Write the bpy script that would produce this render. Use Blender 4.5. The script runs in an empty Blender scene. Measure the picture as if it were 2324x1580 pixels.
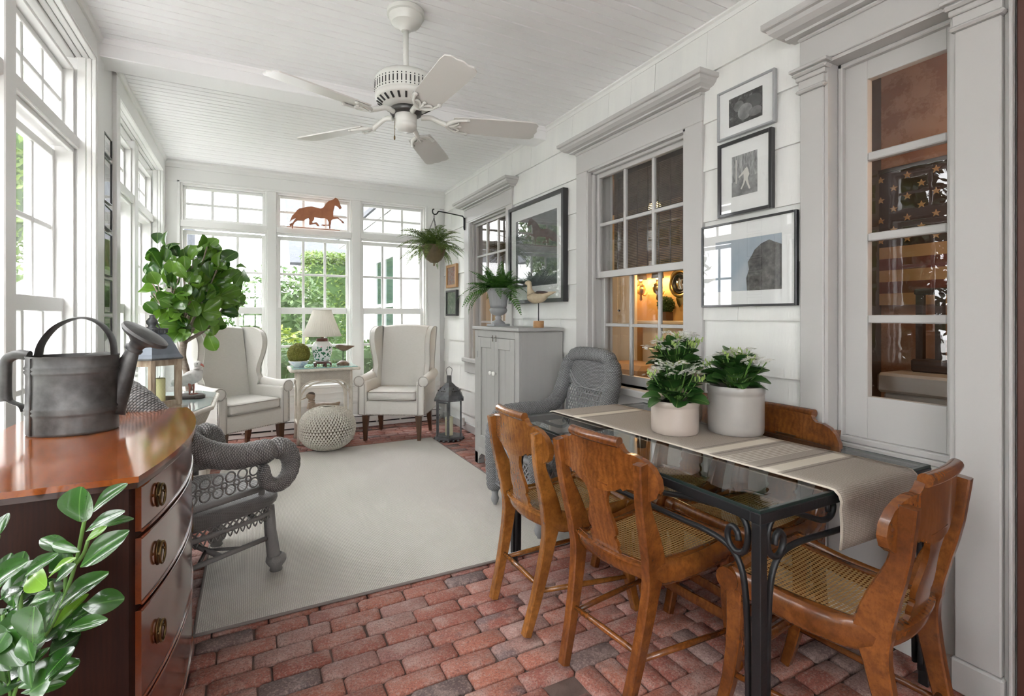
import bpy, math, random
from mathutils import Vector, Matrix
PI = math.pi
sc = bpy.context.scene
COL = sc.collection
rnd = random.Random(7)

# ------------------------------------------------------------------ camera
CAMH = 1.25
cd = bpy.data.cameras.new('camera')
cam = bpy.data.objects.new('camera', cd)
COL.objects.link(cam)
cam.location = (0, 0, CAMH)
cam.rotation_euler = (PI/2, 0, -math.radians(27.5))
cd.sensor_width = 36.0
cd.lens = 1140.0/2324.0*36.0
cd.shift_y = -(790-718)/2324.0
cd.clip_start = 0.02
sc.camera = cam

# ------------------------------------------------------------------ world (bright overcast), exposure
w = bpy.data.worlds.new('overcast_sky')
sc.world = w
w.use_nodes = True
bg = w.node_tree.nodes['Background']
bg.inputs[0].default_value = (0.985, 0.975, 1.0, 1)
bg.inputs[1].default_value = 9.0
vs = sc.view_settings
vs.view_transform = 'Standard'
vs.look = 'None'
vs.exposure = 0.88
vs.gamma = 1.0
vs.use_curve_mapping = False

# ------------------------------------------------------------------ materials
MATS = {}
def _mix(nt, fac, a, b):
    n = nt.nodes.new('ShaderNodeMix'); n.data_type = 'RGBA'
    for i, v in ((0, fac), (6, a), (7, b)):
        if hasattr(v, 'is_linked') or hasattr(v, 'links'):
            nt.links.new(v, n.inputs[i])
        elif i == 0:
            n.inputs[i].default_value = v
        else:
            n.inputs[i].default_value = (*v[:3], 1)
    return n.outputs[2]
def _ramp(nt, fac, stops):
    r = nt.nodes.new('ShaderNodeValToRGB')
    nt.links.new(fac, r.inputs[0])
    e = r.color_ramp.elements
    while len(e) < len(stops):
        e.new(0.5)
    for i, (p, c) in enumerate(stops):
        e[i].position = p
        e[i].color = (c, c, c, 1) if isinstance(c, (int, float)) else (*c[:3], 1)
    return r.outputs[0]
def _coords(nt, kind='Object', scale=(1, 1, 1), rot=(0, 0, 0)):
    tc = nt.nodes.new('ShaderNodeTexCoord')
    mp = nt.nodes.new('ShaderNodeMapping')
    mp.inputs['Scale'].default_value = scale
    mp.inputs['Rotation'].default_value = rot
    nt.links.new(tc.outputs[kind], mp.inputs[0])
    return mp.outputs[0]
def _noise(nt, vec, scale, detail=3, rough=.55):
    n = nt.nodes.new('ShaderNodeTexNoise')
    n.inputs['Scale'].default_value = scale
    n.inputs['Detail'].default_value = detail
    n.inputs['Roughness'].default_value = rough
    nt.links.new(vec, n.inputs['Vector'])
    return n.outputs['Fac']
def _math(nt, op, a, b=None, c=None):
    n = nt.nodes.new('ShaderNodeMath'); n.operation = op
    for i, v in enumerate((a, b, c)):
        if v is None: continue
        if isinstance(v, (int, float)): n.inputs[i].default_value = v
        else: nt.links.new(v, n.inputs[i])
    return n.outputs[0]
def _wave(nt, vec, scale, dist=0, dscale=1, kind='BANDS', axis='X', prof='SIN', detail=2):
    n = nt.nodes.new('ShaderNodeTexWave')
    n.wave_type = kind; n.wave_profile = prof
    if kind == 'BANDS': n.bands_direction = axis
    n.inputs['Scale'].default_value = scale
    n.inputs['Distortion'].default_value = dist
    n.inputs['Detail Scale'].default_value = dscale
    n.inputs['Detail'].default_value = detail
    nt.links.new(vec, n.inputs['Vector'])
    return n.outputs['Fac']
def _new(name):
    m = bpy.data.materials.new(name)
    m.use_nodes = True
    nt = m.node_tree
    b = nt.nodes['Principled BSDF']
    return m, nt, b
def _bump(nt, b, h, strength, dist=0.01):
    n = nt.nodes.new('ShaderNodeBump')
    n.inputs['Strength'].default_value = strength
    n.inputs['Distance'].default_value = dist
    nt.links.new(h, n.inputs['Height'])
    nt.links.new(n.outputs[0], b.inputs['Normal'])
def mat(name, col, rough=.5, metal=0, col2=None, vscale=4, stretch=(1, 1, 1), lo=.35, hi=.65,
        bump=0, bscale=60, bdist=.004, coat=0, spec=.5, trans=0, rnd_obj=0, emit=None, estr=0, detail=4, sub=0):
    m, nt, b = _new(name)
    b.inputs['Roughness'].default_value = rough
    b.inputs['Metallic'].default_value = metal
    b.inputs['Specular IOR Level'].default_value = spec
    b.inputs['Coat Weight'].default_value = coat
    b.inputs['Coat Roughness'].default_value = .08
    vec = _coords(nt, 'Object', stretch)
    c = None
    if col2 is not None:
        f = _ramp(nt, _noise(nt, vec, vscale, detail), [(lo, 0.0), (hi, 1.0)])
        c = _mix(nt, f, col, col2)
        nt.links.new(c, b.inputs['Base Color'])
    else:
        b.inputs['Base Color'].default_value = (*col, 1)
    if rnd_obj:
        oi = nt.nodes.new('ShaderNodeObjectInfo')
        hs = nt.nodes.new('ShaderNodeHueSaturation')
        v = _math(nt, 'MULTIPLY_ADD', oi.outputs['Random'], rnd_obj*2, 1-rnd_obj)
        nt.links.new(v, hs.inputs['Value'])
        if c is not None: nt.links.new(c, hs.inputs['Color'])
        else: hs.inputs['Color'].default_value = (*col, 1)
        nt.links.new(hs.outputs[0], b.inputs['Base Color'])
    if bump:
        _bump(nt, b, _noise(nt, vec, bscale, 3), bump, bdist)
    if trans:
        b.inputs['Transmission Weight'].default_value = 0
        b.inputs['Subsurface Weight'].default_value = 0
        t = nt.nodes.new('ShaderNodeBsdfTranslucent')
        if c is not None: nt.links.new(c, t.inputs[0])
        else: t.inputs[0].default_value = (*col, 1)
        mx = nt.nodes.new('ShaderNodeMixShader'); mx.inputs[0].default_value = trans
        out = nt.nodes['Material Output']
        nt.links.new(b.outputs[0], mx.inputs[1]); nt.links.new(t.outputs[0], mx.inputs[2])
        nt.links.new(mx.outputs[0], out.inputs[0])
    if emit:
        b.inputs['Emission Color'].default_value = (*emit, 1)
        b.inputs['Emission Strength'].default_value = estr
    MATS[name] = m
    return m
def _schlick(nt, r0, k):
    lw = nt.nodes.new('ShaderNodeLayerWeight'); lw.inputs[0].default_value = .5
    p5 = _math(nt, 'POWER', lw.outputs['Facing'], 5.0)
    return _math(nt, 'MULTIPLY', _math(nt, 'MULTIPLY_ADD', p5, 1-r0, r0), k)
def glass_mat(name, tint=(.97, .985, .98), refl=1.0, wav=0, base=.0):
    """thin pane: clear transmission plus fresnel mirror reflection"""
    m, nt, b = _new(name)
    nt.nodes.remove(b)
    out = nt.nodes['Material Output']
    tr = nt.nodes.new('ShaderNodeBsdfTransparent'); tr.inputs[0].default_value = (*tint, 1)
    gl = nt.nodes.new('ShaderNodeBsdfGlossy'); gl.inputs['Roughness'].default_value = 0.0
    fac = _schlick(nt, .075, refl)
    if wav:
        vec = _coords(nt, 'Object')
        bn = nt.nodes.new('ShaderNodeBump'); bn.inputs['Strength'].default_value = wav; bn.inputs['Distance'].default_value = .01
        nt.links.new(_noise(nt, vec, 14, 2), bn.inputs['Height'])
        nt.links.new(bn.outputs[0], gl.inputs['Normal'])
    mx = nt.nodes.new('ShaderNodeMixShader')
    nt.links.new(fac, mx.inputs[0]); nt.links.new(tr.outputs[0], mx.inputs[1]); nt.links.new(gl.outputs[0], mx.inputs[2])
    nt.links.new(mx.outputs[0], out.inputs[0])
    MATS[name] = m
    return m

WHITE = mat('white_paint', (.80, .80, .78), .42, bump=.12, bscale=35, bdist=.003)
SIDING = mat('siding_paint', (.80, .80, .77), .5, col2=(.76, .76, .74), vscale=3, stretch=(1, 3, .4), bump=.35, bscale=30, bdist=.004)
CEILP = mat('ceiling_paint', (.88, .88, .88), .4)
GREIGE = mat('greige_trim_paint', (.50, .488, .475), .42, bump=.15, bscale=30, bdist=.003)
PANE = glass_mat('window_glass')
PANEW = glass_mat('old_wavy_glass', tint=(.95, .955, .95), refl=.95, wav=.012)
PICGLASS = glass_mat('picture_glass', tint=(.98, .985, .985), refl=.9)
IRON = mat('black_iron', (.017, .018, .02), .40, metal=.35, bump=.15, bscale=80)

# ------------------------------------------------------------------ mesh building
class MB:
    def __init__(s):
        s.v = []; s.f = []
    def add(s, vs, fs, M=None):
        o = len(s.v)
        if M is not None:
            vs = [tuple(M @ Vector(p)) for p in vs]
        s.v += [tuple(p) for p in vs]
        s.f += [tuple(i+o for i in q) for q in fs]
        return s
    def box(s, x0, x1, y0, y1, z0, z1, M=None, ch=0):
        if x1 < x0: x0, x1 = x1, x0
        if y1 < y0: y0, y1 = y1, y0
        if z1 < z0: z0, z1 = z1, z0
        if ch:
            c = min(ch, (x1-x0)*.45, (y1-y0)*.45, (z1-z0)*.45)
            vs = []
            for sx, X in ((1, x0), (-1, x1)):
                for sy, Y in ((1, y0), (-1, y1)):
                    for sz, Z in ((1, z0), (-1, z1)):
                        vs += [(X, Y+sy*c, Z+sz*c), (X+sx*c, Y, Z+sz*c), (X+sx*c, Y+sy*c, Z)]
            def i(a, b, d, k): return (a*4+b*2+d)*3+k
            fs = []
            fs += [(i(0,0,0,0), i(0,0,1,0), i(0,1,1,0), i(0,1,0,0)), (i(1,0,0,0), i(1,1,0,0), i(1,1,1,0), i(1,0,1,0))]
            fs += [(i(0,0,0,1), i(1,0,0,1), i(1,0,1,1), i(0,0,1,1)), (i(0,1,0,1), i(0,1,1,1), i(1,1,1,1), i(1,1,0,1))]
            fs += [(i(0,0,0,2), i(0,1,0,2), i(1,1,0,2), i(1,0,0,2)), (i(0,0,1,2), i(1,0,1,2), i(1,1,1,2), i(0,1,1,2))]
            for a in (0, 1):
                for b in (0, 1):
                    fs.append((i(a,b,0,0), i(a,b,0,1), i(a,b,1,1), i(a,b,1,0)))
                    fs.append((i(a,0,b,0), i(a,0,b,2), i(a,1,b,2), i(a,1,b,0)))
                    fs.append((i(0,a,b,1), i(0,a,b,2), i(1,a,b,2), i(1,a,b,1)))
                    for d in (0, 1):
                        fs.append((i(a,b,d,0), i(a,b,d,1), i(a,b,d,2)))
            return s.add(vs, fs, M)
        vs = [(x0,y0,z0),(x1,y0,z0),(x1,y1,z0),(x0,y1,z0),(x0,y0,z1),(x1,y0,z1),(x1,y1,z1),(x0,y1,z1)]
        fs = [(0,3,2,1),(4,5,6,7),(0,1,5,4),(1,2,6,5),(2,3,7,6),(3,0,4,7)]
        return s.add(vs, fs, M)
    def prism(s, poly, axis, a, b, M=None):
        """extrude a 2-D polygon along axis: 'x' poly=(y,z), 'y' poly=(x,z), 'z' poly=(x,y)"""
        def P(p, t):
            return {'x': (t, p[0], p[1]), 'y': (p[0], t, p[1]), 'z': (p[0], p[1], t)}[axis]
        n = len(poly)
        vs = [P(p, a) for p in poly]+[P(p, b) for p in poly]
        fs = [(i, (i+1) % n, n+(i+1) % n, n+i) for i in range(n)]
        fs += [tuple(range(n-1, -1, -1)), tuple(range(n, 2*n))]
        return s.add(vs, fs, M)
    def lathe(s, prof, n=24, M=None, closed=False, a0=0, a1=2*PI, sx=1, sy=1, fn=None):
        """prof: list of (r, z)"""
        full = abs((a1-a0)-2*PI) < 1e-6
        m = len(prof); k = n if full else n+1
        vs = []
        for i in range(k):
            t = a0+(a1-a0)*i/n
            for j, (r, z) in enumerate(prof):
                rr = r*(fn(t, z, j) if fn else 1)
                vs.append((rr*math.cos(t)*sx, rr*math.sin(t)*sy, z))
        fs = []
        for i in range(n):
            i2 = (i+1) % k if full else i+1
            for j in range(m-1 if not closed else m):
                j2 = (j+1) % m
                fs.append((i*m+j, i2*m+j, i2*m+j2, i*m+j2))
        if full and not closed:
            if prof[0][0] > 1e-5: fs.append(tuple(i*m for i in range(n))[::-1])
            if prof[-1][0] > 1e-5: fs.append(tuple(i*m+m-1 for i in range(n)))
        return s.add(vs, fs, M)
    def tube(s, pts, r, n=8, closed=False, caps=True, M=None, flat=None, up=None, rot=0):
        """tube along a path; r number or list; flat=(a,b) elliptic scale of the section"""
        P = [Vector(p) for p in pts]; L = len(P)
        R = r if isinstance(r, (list, tuple)) else [r]*L
        vs = []; N = None
        for i in range(L):
            if closed: t = P[(i+1) % L]-P[i-1]
            else: t = P[min(i+1, L-1)]-P[max(i-1, 0)]
            if t.length < 1e-9: t = Vector((0, 0, 1))
            t.normalize()
            if up is not None:
                N = Vector(up)-t*Vector(up).dot(t)
                if N.length < 1e-4: N = t.orthogonal()
            elif N is None:
                N = t.orthogonal()
            else:
                N = N-t*N.dot(t)
                if N.length < 1e-6: N = t.orthogonal()
            N.normalize(); B = t.cross(N)
            fa, fb = flat if flat else (1, 1)
            for k in range(n):
                a = 2*PI*k/n+rot
                vs.append(P[i]+(N*math.cos(a)*fa+B*math.sin(a)*fb)*R[i])
        fs = []
        for i in range(L if closed else L-1):
            i2 = (i+1) % L
            for k in range(n):
                k2 = (k+1) % n
                fs.append((i*n+k, i*n+k2, i2*n+k2, i2*n+k))
        if caps and not closed:
            fs.append(tuple(range(n-1, -1, -1)))
            fs.append(tuple((L-1)*n+k for k in range(n)))
        return s.add(vs, fs, M)
    def bar(s, p, q, wx, wz, up=(0, 0, 1)):
        """rectangular bar between two points"""
        return s.tube([p, q], 1.0, 4, up=up, flat=(wz*.7071, wx*.7071), rot=PI/4)
    def sphere(s, c, r, n=16, m=10, sx=1, sy=1, sz=1, M=None):
        prof = [(r*math.sin(PI*j/m), -r*math.cos(PI*j/m)) for j in range(m+1)]
        prof[0] = (0.0, -r); prof[-1] = (0.0, r)
        T = Matrix.Translation(c) @ Matrix.Diagonal((sx, sy, sz, 1))
        if M is not None: T = M @ T
        return s.lathe([(max(a, 1e-6), b) for a, b in prof], n, T)
    def grid(s, fn, nu, nv, M=None, cu=False, cv=False):
        vs = [fn(i/(nu if cu else nu), j/(nv if cv else nv)) for i in range(nu if cu else nu+1) for j in range(nv if cv else nv+1)]
        w = nv if cv else nv+1
        h = nu if cu else nu+1
        fs = []
        for i in range(nu):
            for j in range(nv):
                a, b = i, (i+1) % h
                c, d = j, (j+1) % w
                fs.append((a*w+c, b*w+c, b*w+d, a*w+d))
        return s.add(vs, fs, M)
    def mesh(s, name, smooth=False):
        me = bpy.data.meshes.new(name)
        me.from_pydata(s.v, [], s.f)
        me.update()
        if smooth:
            me.shade_smooth() if smooth is True else me.shade_smooth()
        return me

def link(name, me, m, parent=None, loc=None, rot=None, kind=None, label=None, cat=None, group=None):
    o = bpy.data.objects.new(name, me)
    COL.objects.link(o)
    if m is not None and me is not None and not me.materials: me.materials.append(m)
    if parent is not None: o.parent = parent
    if loc is not None: o.location = loc
    if rot is not None: o.rotation_euler = rot
    tag(o, label, cat, group, kind)
    return o
def tag(o, label=None, cat=None, group=None, kind=None):
    if label: o['label'] = label
    if cat: o['category'] = cat
    if group: o['group'] = group
    if kind: o['kind'] = kind
    return o
def obj(name, mb, m, parent=None, smooth=False, kind=None, label=None, cat=None, group=None, loc=None, rot=None,
        bevel=0, subsurf=0, auto=None, seg=2):
    me = mb.mesh(name, smooth)
    o = link(name, me, m, parent, loc, rot, kind, label, cat, group)
    if subsurf:
        md = o.modifiers.new('s', 'SUBSURF'); md.levels = subsurf; md.render_levels = subsurf
    if bevel:
        md = o.modifiers.new('b', 'BEVEL'); md.width = bevel; md.segments = seg; md.limit_method = 'ANGLE'; md.angle_limit = math.radians(40)
        md.harden_normals = False
    if auto:
        me.shade_smooth()
        a = math.radians(auto)
        # sharp edges by angle
        import bmesh
        bm = bmesh.new(); bm.from_mesh(me)
        bmesh.ops.recalc_face_normals(bm, faces=bm.faces)
        for e in bm.edges:
            if len(e.link_faces) == 2 and e.calc_face_angle(0) > a: e.smooth = False
        bm.to_mesh(me); bm.free()
    return o
def thing(name, loc=(0, 0, 0), rz=0, label=None, cat=None, group=None, kind=None):
    o = bpy.data.objects.new(name, None)
    o.empty_display_size = .1
    COL.objects.link(o)
    o.location = loc; o.rotation_euler = (0, 0, rz)
    return tag(o, label, cat, group, kind)
def copy_tree(o, parent=None):
    c = o.copy(); COL.objects.link(c); c.parent = parent
    for ch in list(o.children): copy_tree(ch, c)
    return c
def Rz(a): return Matrix.Rotation(a, 4, 'Z')
def Rx(a): return Matrix.Rotation(a, 4, 'X')
def Ry(a): return Matrix.Rotation(a, 4, 'Y')
def T(x, y, z): return Matrix.Translation((x, y, z))
def lerp(a, b, t): return a+(b-a)*t
def spline(pts, n=8, closed=False):
    """Catmull-Rom through points"""
    P = [Vector(p) for p in pts]; L = len(P); out = []
    rng = L if closed else L-1
    for i in range(rng):
        p0 = P[i-1] if (closed or i > 0) else P[0]*2-P[1]
        p1 = P[i]; p2 = P[(i+1) % L]
        p3 = P[(i+2) % L] if (closed or i+2 < L) else P[-1]*2-P[-2]
        for k in range(n):
            t = k/n
            out.append(.5*((2*p1)+(p2-p0)*t+(2*p0-5*p1+4*p2-p3)*t*t+(3*p1-p0-3*p2+p3)*t**3))
    if not closed: out.append(P[-1])
    return out
def spline2(pts, n=6, closed=False):
    return [(p.x, p.y) for p in spline([(a, b, 0) for a, b in pts], n, closed)]
# ================================================================== STRUCTURE
XR, YF, XL, ZC = 2.12, 5.85, -0.73, 2.77
YB = -1.9                                     # back of the porch, behind the camera
# ---- brick
def brick_material():
    m, nt, b = _new('brick_clay')
    oi = nt.nodes.new('ShaderNodeObjectInfo')
    ge = nt.nodes.new('ShaderNodeNewGeometry')
    r = _math(nt, 'FRACT', _math(nt, 'ADD', oi.outputs['Random'], ge.outputs['Random Per Island']))
    vec = _coords(nt, 'Object', (1, 1, 1))
    add = nt.nodes.new('ShaderNodeVectorMath'); add.operation = 'ADD'
    nt.links.new(vec, add.inputs[0])
    cmb = nt.nodes.new('ShaderNodeCombineXYZ')
    for i in range(3): nt.links.new(_math(nt, 'MULTIPLY', r, 37.0+11*i), cmb.inputs[i])
    nt.links.new(cmb.outputs[0], add.inputs[1])
    v = add.outputs[0]
    base = nt.nodes.new('ShaderNodeValToRGB')
    e = base.color_ramp.elements
    cols = [(.0, (.26, .085, .062)), (.22, (.33, .122, .088)), (.42, (.29, .105, .076)), (.60, (.37, .135, .088)), (.78, (.27, .118, .10)), (.88, (.34, .19, .16)), (.95, (.14, .10, .095)), (1.0, (.17, .115, .105))]
    while len(e) < len(cols): e.new(.5)
    for i, (p, c) in enumerate(cols): e[i].position = p; e[i].color = (*c, 1)
    nt.links.new(r, base.inputs[0])
    # whitish lime bloom and dark soot patches
    bloom = _ramp(nt, _noise(nt, v, 9, 5, .7), [(.47, 0), (.72, .75)])
    c1 = _mix(nt, bloom, base.outputs[0], (.46, .34, .30))
    soot = _ramp(nt, _noise(nt, v, 5, 3), [(.64, 0), (.72, .6)])
    c2 = _mix(nt, soot, c1, (.075, .075, .085))
    pit = _ramp(nt, _noise(nt, v, 190, 2), [(.36, .55), (.5, 0)])
    c3 = _mix(nt, pit, c2, (.09, .05, .045))
    grain = _ramp(nt, _noise(nt, v, 120, 2), [(.52, 0), (.66, .4)])
    c4 = _mix(nt, grain, c3, (.45, .33, .29))
    nt.links.new(c4, b.inputs['Base Color'])
    b.inputs['Roughness'].default_value = .72
    b.inputs['Specular IOR Level'].default_value = .35
    h = _math(nt, 'ADD', _math(nt, 'MULTIPLY', _noise(nt, v, 160, 3), .35), _noise(nt, v, 25, 3))
    _bump(nt, b, h, .7, .006)
    return m
BRICK = brick_material()
MORTAR = mat('brick_joint_dirt', (.075, .048, .04), .9, col2=(.13, .085, .07), vscale=12, bump=.6, bscale=90)

fl = MB(); fl.box(XL-.3, XR+.1, YB, YF+.15, -.10, -.016)
floor = obj('floor', fl, MORTAR, kind='structure')

def brick_mesh(i, L=.194, W=.0845, H=.022):
    r = random.Random(100+i)
    def j(a=.0022): return r.uniform(-a, a)
    ch = .006
    b0 = [(-L/2+j(), -W/2+j()), (L/2+j(), -W/2+j()), (L/2+j(), W/2+j()), (-L/2+j(), W/2+j())]
    # rounded outline: corner cut
    out = []
    for k in range(4):
        p = Vector((*b0[k], 0)); a = Vector((*b0[k-1], 0)); c = Vector((*b0[(k+1) % 4], 0))
        cut = .006+r.random()*.006
        out += [p+(a-p).normalized()*cut, p+(c-p).normalized()*cut]
    n = len(out); m = MB()
    lo = [(p.x, p.y, -H) for p in out]
    mid = [(p.x, p.y, -ch+j(.001)) for p in out]
    top = [(p.x*(1-ch/(L/2)), p.y*(1-ch*1.1/(W/2)), j(.0012)) for p in out]
    vs = lo+mid+top+[(0, 0, .001)]
    fs = []
    for k in range(n):
        k2 = (k+1) % n
        fs += [(k, k2, n+k2, n+k), (n+k, n+k2, 2*n+k2, 2*n+k), (2*n+k, 2*n+k2, 3*n)]
    m.add(vs, fs)
    return m
BM = [brick_mesh(i) for i in range(9)]
BME = [b.mesh('brick', True) for b in BM]
half = [MB().add([(x*.47, y, z) for x, y, z in b.v], b.f) for b in BM[:4]]
HME = [b.mesh('brick', True) for b in half]
def brick_spots():
    out = []
    P = .0905; k0 = int((2.28-YB)/P); 
    for k in range(-40, k0):
        y = 2.28-P*(k+.5)
        if y < YB+.03 or y > YF+.02: continue
        off = .013+(.064 if k % 2 else 0)+.012*math.sin(k*1.7)
        x = XL-.25+((off-(XL-.25)) % .2)-.1
        while x < XR+.03:
            soldier = (1.29 < y < 1.46) and x > .93
            if not soldier: out.append((x, y, 0, 0))
            x += .2
    for k in range(13):
        out.append((1.05+.0925*k, 1.375, PI/2, 0))
    return out
spots = brick_spots()
def under_rug(x, y): return -.02 < x < 1.52 and 2.46 < y < 4.82
def vis_w(x, y):
    d = x*math.sin(math.radians(27.5))+y*math.cos(math.radians(27.5))
    s = x*math.cos(math.radians(27.5))-y*math.sin(math.radians(27.5))
    if d < .3: return -1
    u = 1162+1140*s/d; v = 718+1140*CAMH/d
    if u < 330 or u > 2400 or v > 1680: return -1
    return 1/(d*d)
keep = [(vis_w(x, y), x, y, a) for x, y, a, _ in spots if not under_rug(x, y)]
keep.sort(reverse=True)
near = [k for k in keep if k[0] > 0][:298]
nearset = set((k[1], k[2]) for k in near)
for wv, x, y, a in near:
    b = link('brick', rnd.choice(BME), BRICK, floor, (x+rnd.uniform(-.002, .002), y+rnd.uniform(-.0015, .0015), rnd.uniform(-.0035, -.0005)),
             (rnd.uniform(-.006, .006), rnd.uniform(-.006, .006), a+rnd.uniform(-.012, .012)+(PI if rnd.random() < .5 else 0)))
rest = MB()
for wv, x, y, a in keep:
    if (x, y) in nearset: continue
    b = rnd.choice(BM)
    rest.add(b.v, b.f, T(x, y, -.002+rnd.uniform(-.001, .001)) @ Rz(a+rnd.uniform(-.01, .01)))
obj('brick_paving', rest, BRICK, floor, smooth=True, kind='stuff')

# ---- ceiling: beadboard
cs = MB(); cs.box(XL-.35, XR+.15, YB, YF+.2, ZC+.012, ZC+.08)
ceiling = obj('ceiling', cs, CEILP, kind='structure')
BW = .13
def bead_board():
    m = MB(); wd = BW; g = .005; t = .012
    pr = [(-wd/2+.001, t), (-wd/2+.001, .009), (-wd/2+.006, 0), (-.009, 0), (-.006, .008), (-.003, .008), (-.001, .001), (.004, 0), (wd/2-.006, 0), (wd/2-.001, .009), (wd/2-.001, t)]
    m.prism(pr, 'x', XL+.002, XR-.002)
    return m.mesh('ceiling_board')
bbm = bead_board()
y = 3.47-BW/2
ys = []
while y > YB: ys.append(y); y -= BW
y = 3.66+BW/2
while y < YF: ys.append(y); y += BW
for y in ys: link('ceiling_board', bbm, CEILP, ceiling, (0, y, ZC))
bm_ = MB(); bm_.box(XL-.02, XR+.01, 3.47, 3.66, 2.672, ZC+.01, ch=.004)
beam = obj('trim_1', bm_, CEILP, kind='structure', label='white ceiling cross beam spanning the porch')
bmm = MB()
bmm.prism([(3.47, 2.742), (3.462, 2.742), (3.455, 2.755), (3.447, 2.762), (3.445, 2.772), (3.47, 2.772)], 'x', XL, XR)
obj('beam_molding', bmm, CEILP, beam)

# ---- wall mapping helpers: u along the wall, d outward depth behind the inner face
def W_far(u0, u1, d0, d1, z0, z1): return (u0, u1, YF+d0, YF+d1, z0, z1)
def W_left(u0, u1, d0, d1, z0, z1): return (XL-d1, XL-d0, u0, u1, z0, z1)
def W_right(u0, u1, d0, d1, z0, z1): return (XR+d0, XR+d1, u0, u1, z0, z1)
def W_back(u0, u1, d0, d1, z0, z1): return (u0, u1, YB-d1, YB-d0, z0, z1)

def sash(name, Wm, u0, u1, z0, z1, d, cols, rows, parent, m, stile=.04, rt=.04, rb=.045, th=.035, mun=.026, glass=PANE):
    mb = MB()
    mb.box(*Wm(u0, u0+stile, d, d+th, z0, z1), ch=.003)
    mb.box(*Wm(u1-stile, u1, d, d+th, z0, z1), ch=.003)
    mb.box(*Wm(u0+stile, u1-stile, d, d+th, z1-rt, z1), ch=.003)
    mb.box(*Wm(u0+stile, u1-stile, d, d+th, z0, z0+rb), ch=.003)
    s = obj(name, mb, m, parent)
    gu0, gu1, gz0, gz1 = u0+stile, u1-stile, z0+rb, z1-rt
    for i in range(1, cols):
        uu = lerp(gu0, gu1, i/cols)
        q = MB(); q.box(*Wm(uu-mun/2, uu+mun/2, d+.006, d+th-.006, gz0, gz1), ch=.003)
        obj('muntin', q, m, s)
    for j in range(1, rows):
        zz = lerp(gz0, gz1, j/rows)
        for i in range(cols):
            q = MB(); q.box(*Wm(lerp(gu0, gu1, i/cols)+(mun/2 if i else 0), lerp(gu0, gu1, (i+1)/cols)-(mun/2 if i < cols-1 else 0), d+.006, d+th-.006, zz-mun/2, zz+mun/2), ch=.003)
            obj('muntin', q, m, s)
    for i in range(cols):
        for j in range(rows):
            e = .002
            x0, x1, y0, y1, za, zb = Wm(lerp(gu0, gu1, i/cols)+e, lerp(gu0, gu1, (i+1)/cols)-e, d+th*.5, d+th*.5, lerp(gz0, gz1, j/rows)+e, lerp(gz0, gz1, (j+1)/rows)-e)
            q2 = MB()
            if abs(x1-x0) < 1e-6: q2.add([(x0, y0, za), (x0, y1, za), (x0, y1, zb), (x0, y0, zb)], [(0, 1, 2, 3)])
            else: q2.add([(x0, y0, za), (x1, y0, za), (x1, y0, zb), (x0, y0, zb)], [(0, 1, 2, 3)])
            obj('pane', q2, glass, s)
    return s

WN = [0]
def porch_window(Wm, u0, u1, label, m=WHITE, dd=0.05):
    """transom over a double-hung window in an opening u0..u1"""
    WN[0] += 1
    t = thing('window_%d' % WN[0], kind='structure', label=label)
    fr = MB()
    for a, b in ((u0, u0+.018), (u1-.018, u1)):
        fr.box(*Wm(a, b, dd-.03, dd+.12, .50, 2.562), ch=.002)
    fr.box(*Wm(u0+.018, u1-.018, dd-.03, dd+.12, 2.544, 2.562), ch=.002)
    obj('window_frame', fr, m, t)
    rl = MB(); rl.box(*Wm(u0, u1, dd-.05, dd+.12, 2.134, 2.196), ch=.004); rl.box(*Wm(u0+.01, u1-.01, dd-.03, dd-.012, 2.112, 2.134), ch=.002)
    obj('transom_rail', rl, m, t)
    sash('transom_sash', Wm, u0+.018, u1-.018, 2.198, 2.542, dd+.01, 3, 2, t, m, stile=.026, rt=.03, rb=.03, th=.03)
    sash('upper_sash', Wm, u0+.018, u1-.018, 1.30, 2.112, dd+.045, 3, 2, t, m, stile=.03, rt=.04, rb=.04, th=.03)
    sash('lower_sash', Wm, u0+.018, u1-.018, .50, 1.345, dd+.008, 3, 2, t, m, stile=.03, rt=.07, rb=.075, th=.034)
    sl = MB(); sl.box(*Wm(u0-.03, u1+.03, -.03+min(dd-.05, 0), dd+.14, .462, .50), ch=.006)
    obj('window_sill', sl, m, t)
    return t

# ---- far wall
wf = MB()
wf.box(*W_far(XL-.02, XR, 0, .16, 2.562, ZC), ch=.002)                 # header
wf.box(*W_far(XL-.02, -.611, 0, .16, 0, 2.562), ch=.002)
wf.box(*W_far(1.871, 2.055, 0, .16, 0, 2.562), ch=.002)
wf.box(*W_far(2.055, XR+.03, .035, .16, 0, 2.77))
for a, b in ((.153, .241), (1.013, 1.108)):
    wf.box(*W_far(a, b, .0, .16, .30, 2.562), ch=.003)
wf.box(*W_far(-.611, 1.871, .012, .16, 0, .465))
wall_far = obj('wall_far', wf, WHITE, kind='structure')
ap = MB()
ap.box(*W_far(XL, 2.055, -.006, .0, .40, .462), ch=.003)
ap.box(*W_far(XL, 2.055, -.010, .0, .27, .33), ch=.003)
obj('apron_rail', ap, WHITE, wall_far)
cs_ = MB()
for a, b, z0, z1 in ((-.635, -.611, .5, 2.58), (1.871, 1.895, .5, 2.58), (-.635, 1.895, 2.562, 2.582)):
    cs_.box(*W_far(a, b, -.008, .002, z0, z1), ch=.003)
obj('casing_bead', cs_, WHITE, wall_far)
for i, (a, b) in enumerate(((-.611, .153), (.241, 1.013), (1.108, 1.871))):
    porch_window(W_far, a, b, ['far wall window behind the fig tree', 'far wall window behind the table lamp', 'far wall window behind the right wing chair'][i])
cr = MB()
cr.prism([(YF, 2.70), (YF-.012, 2.70), (YF-.014, 2.735), (YF-.03, 2.752), (YF-.034, 2.772), (YF, 2.772)], 'x', XL, XR)
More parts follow.
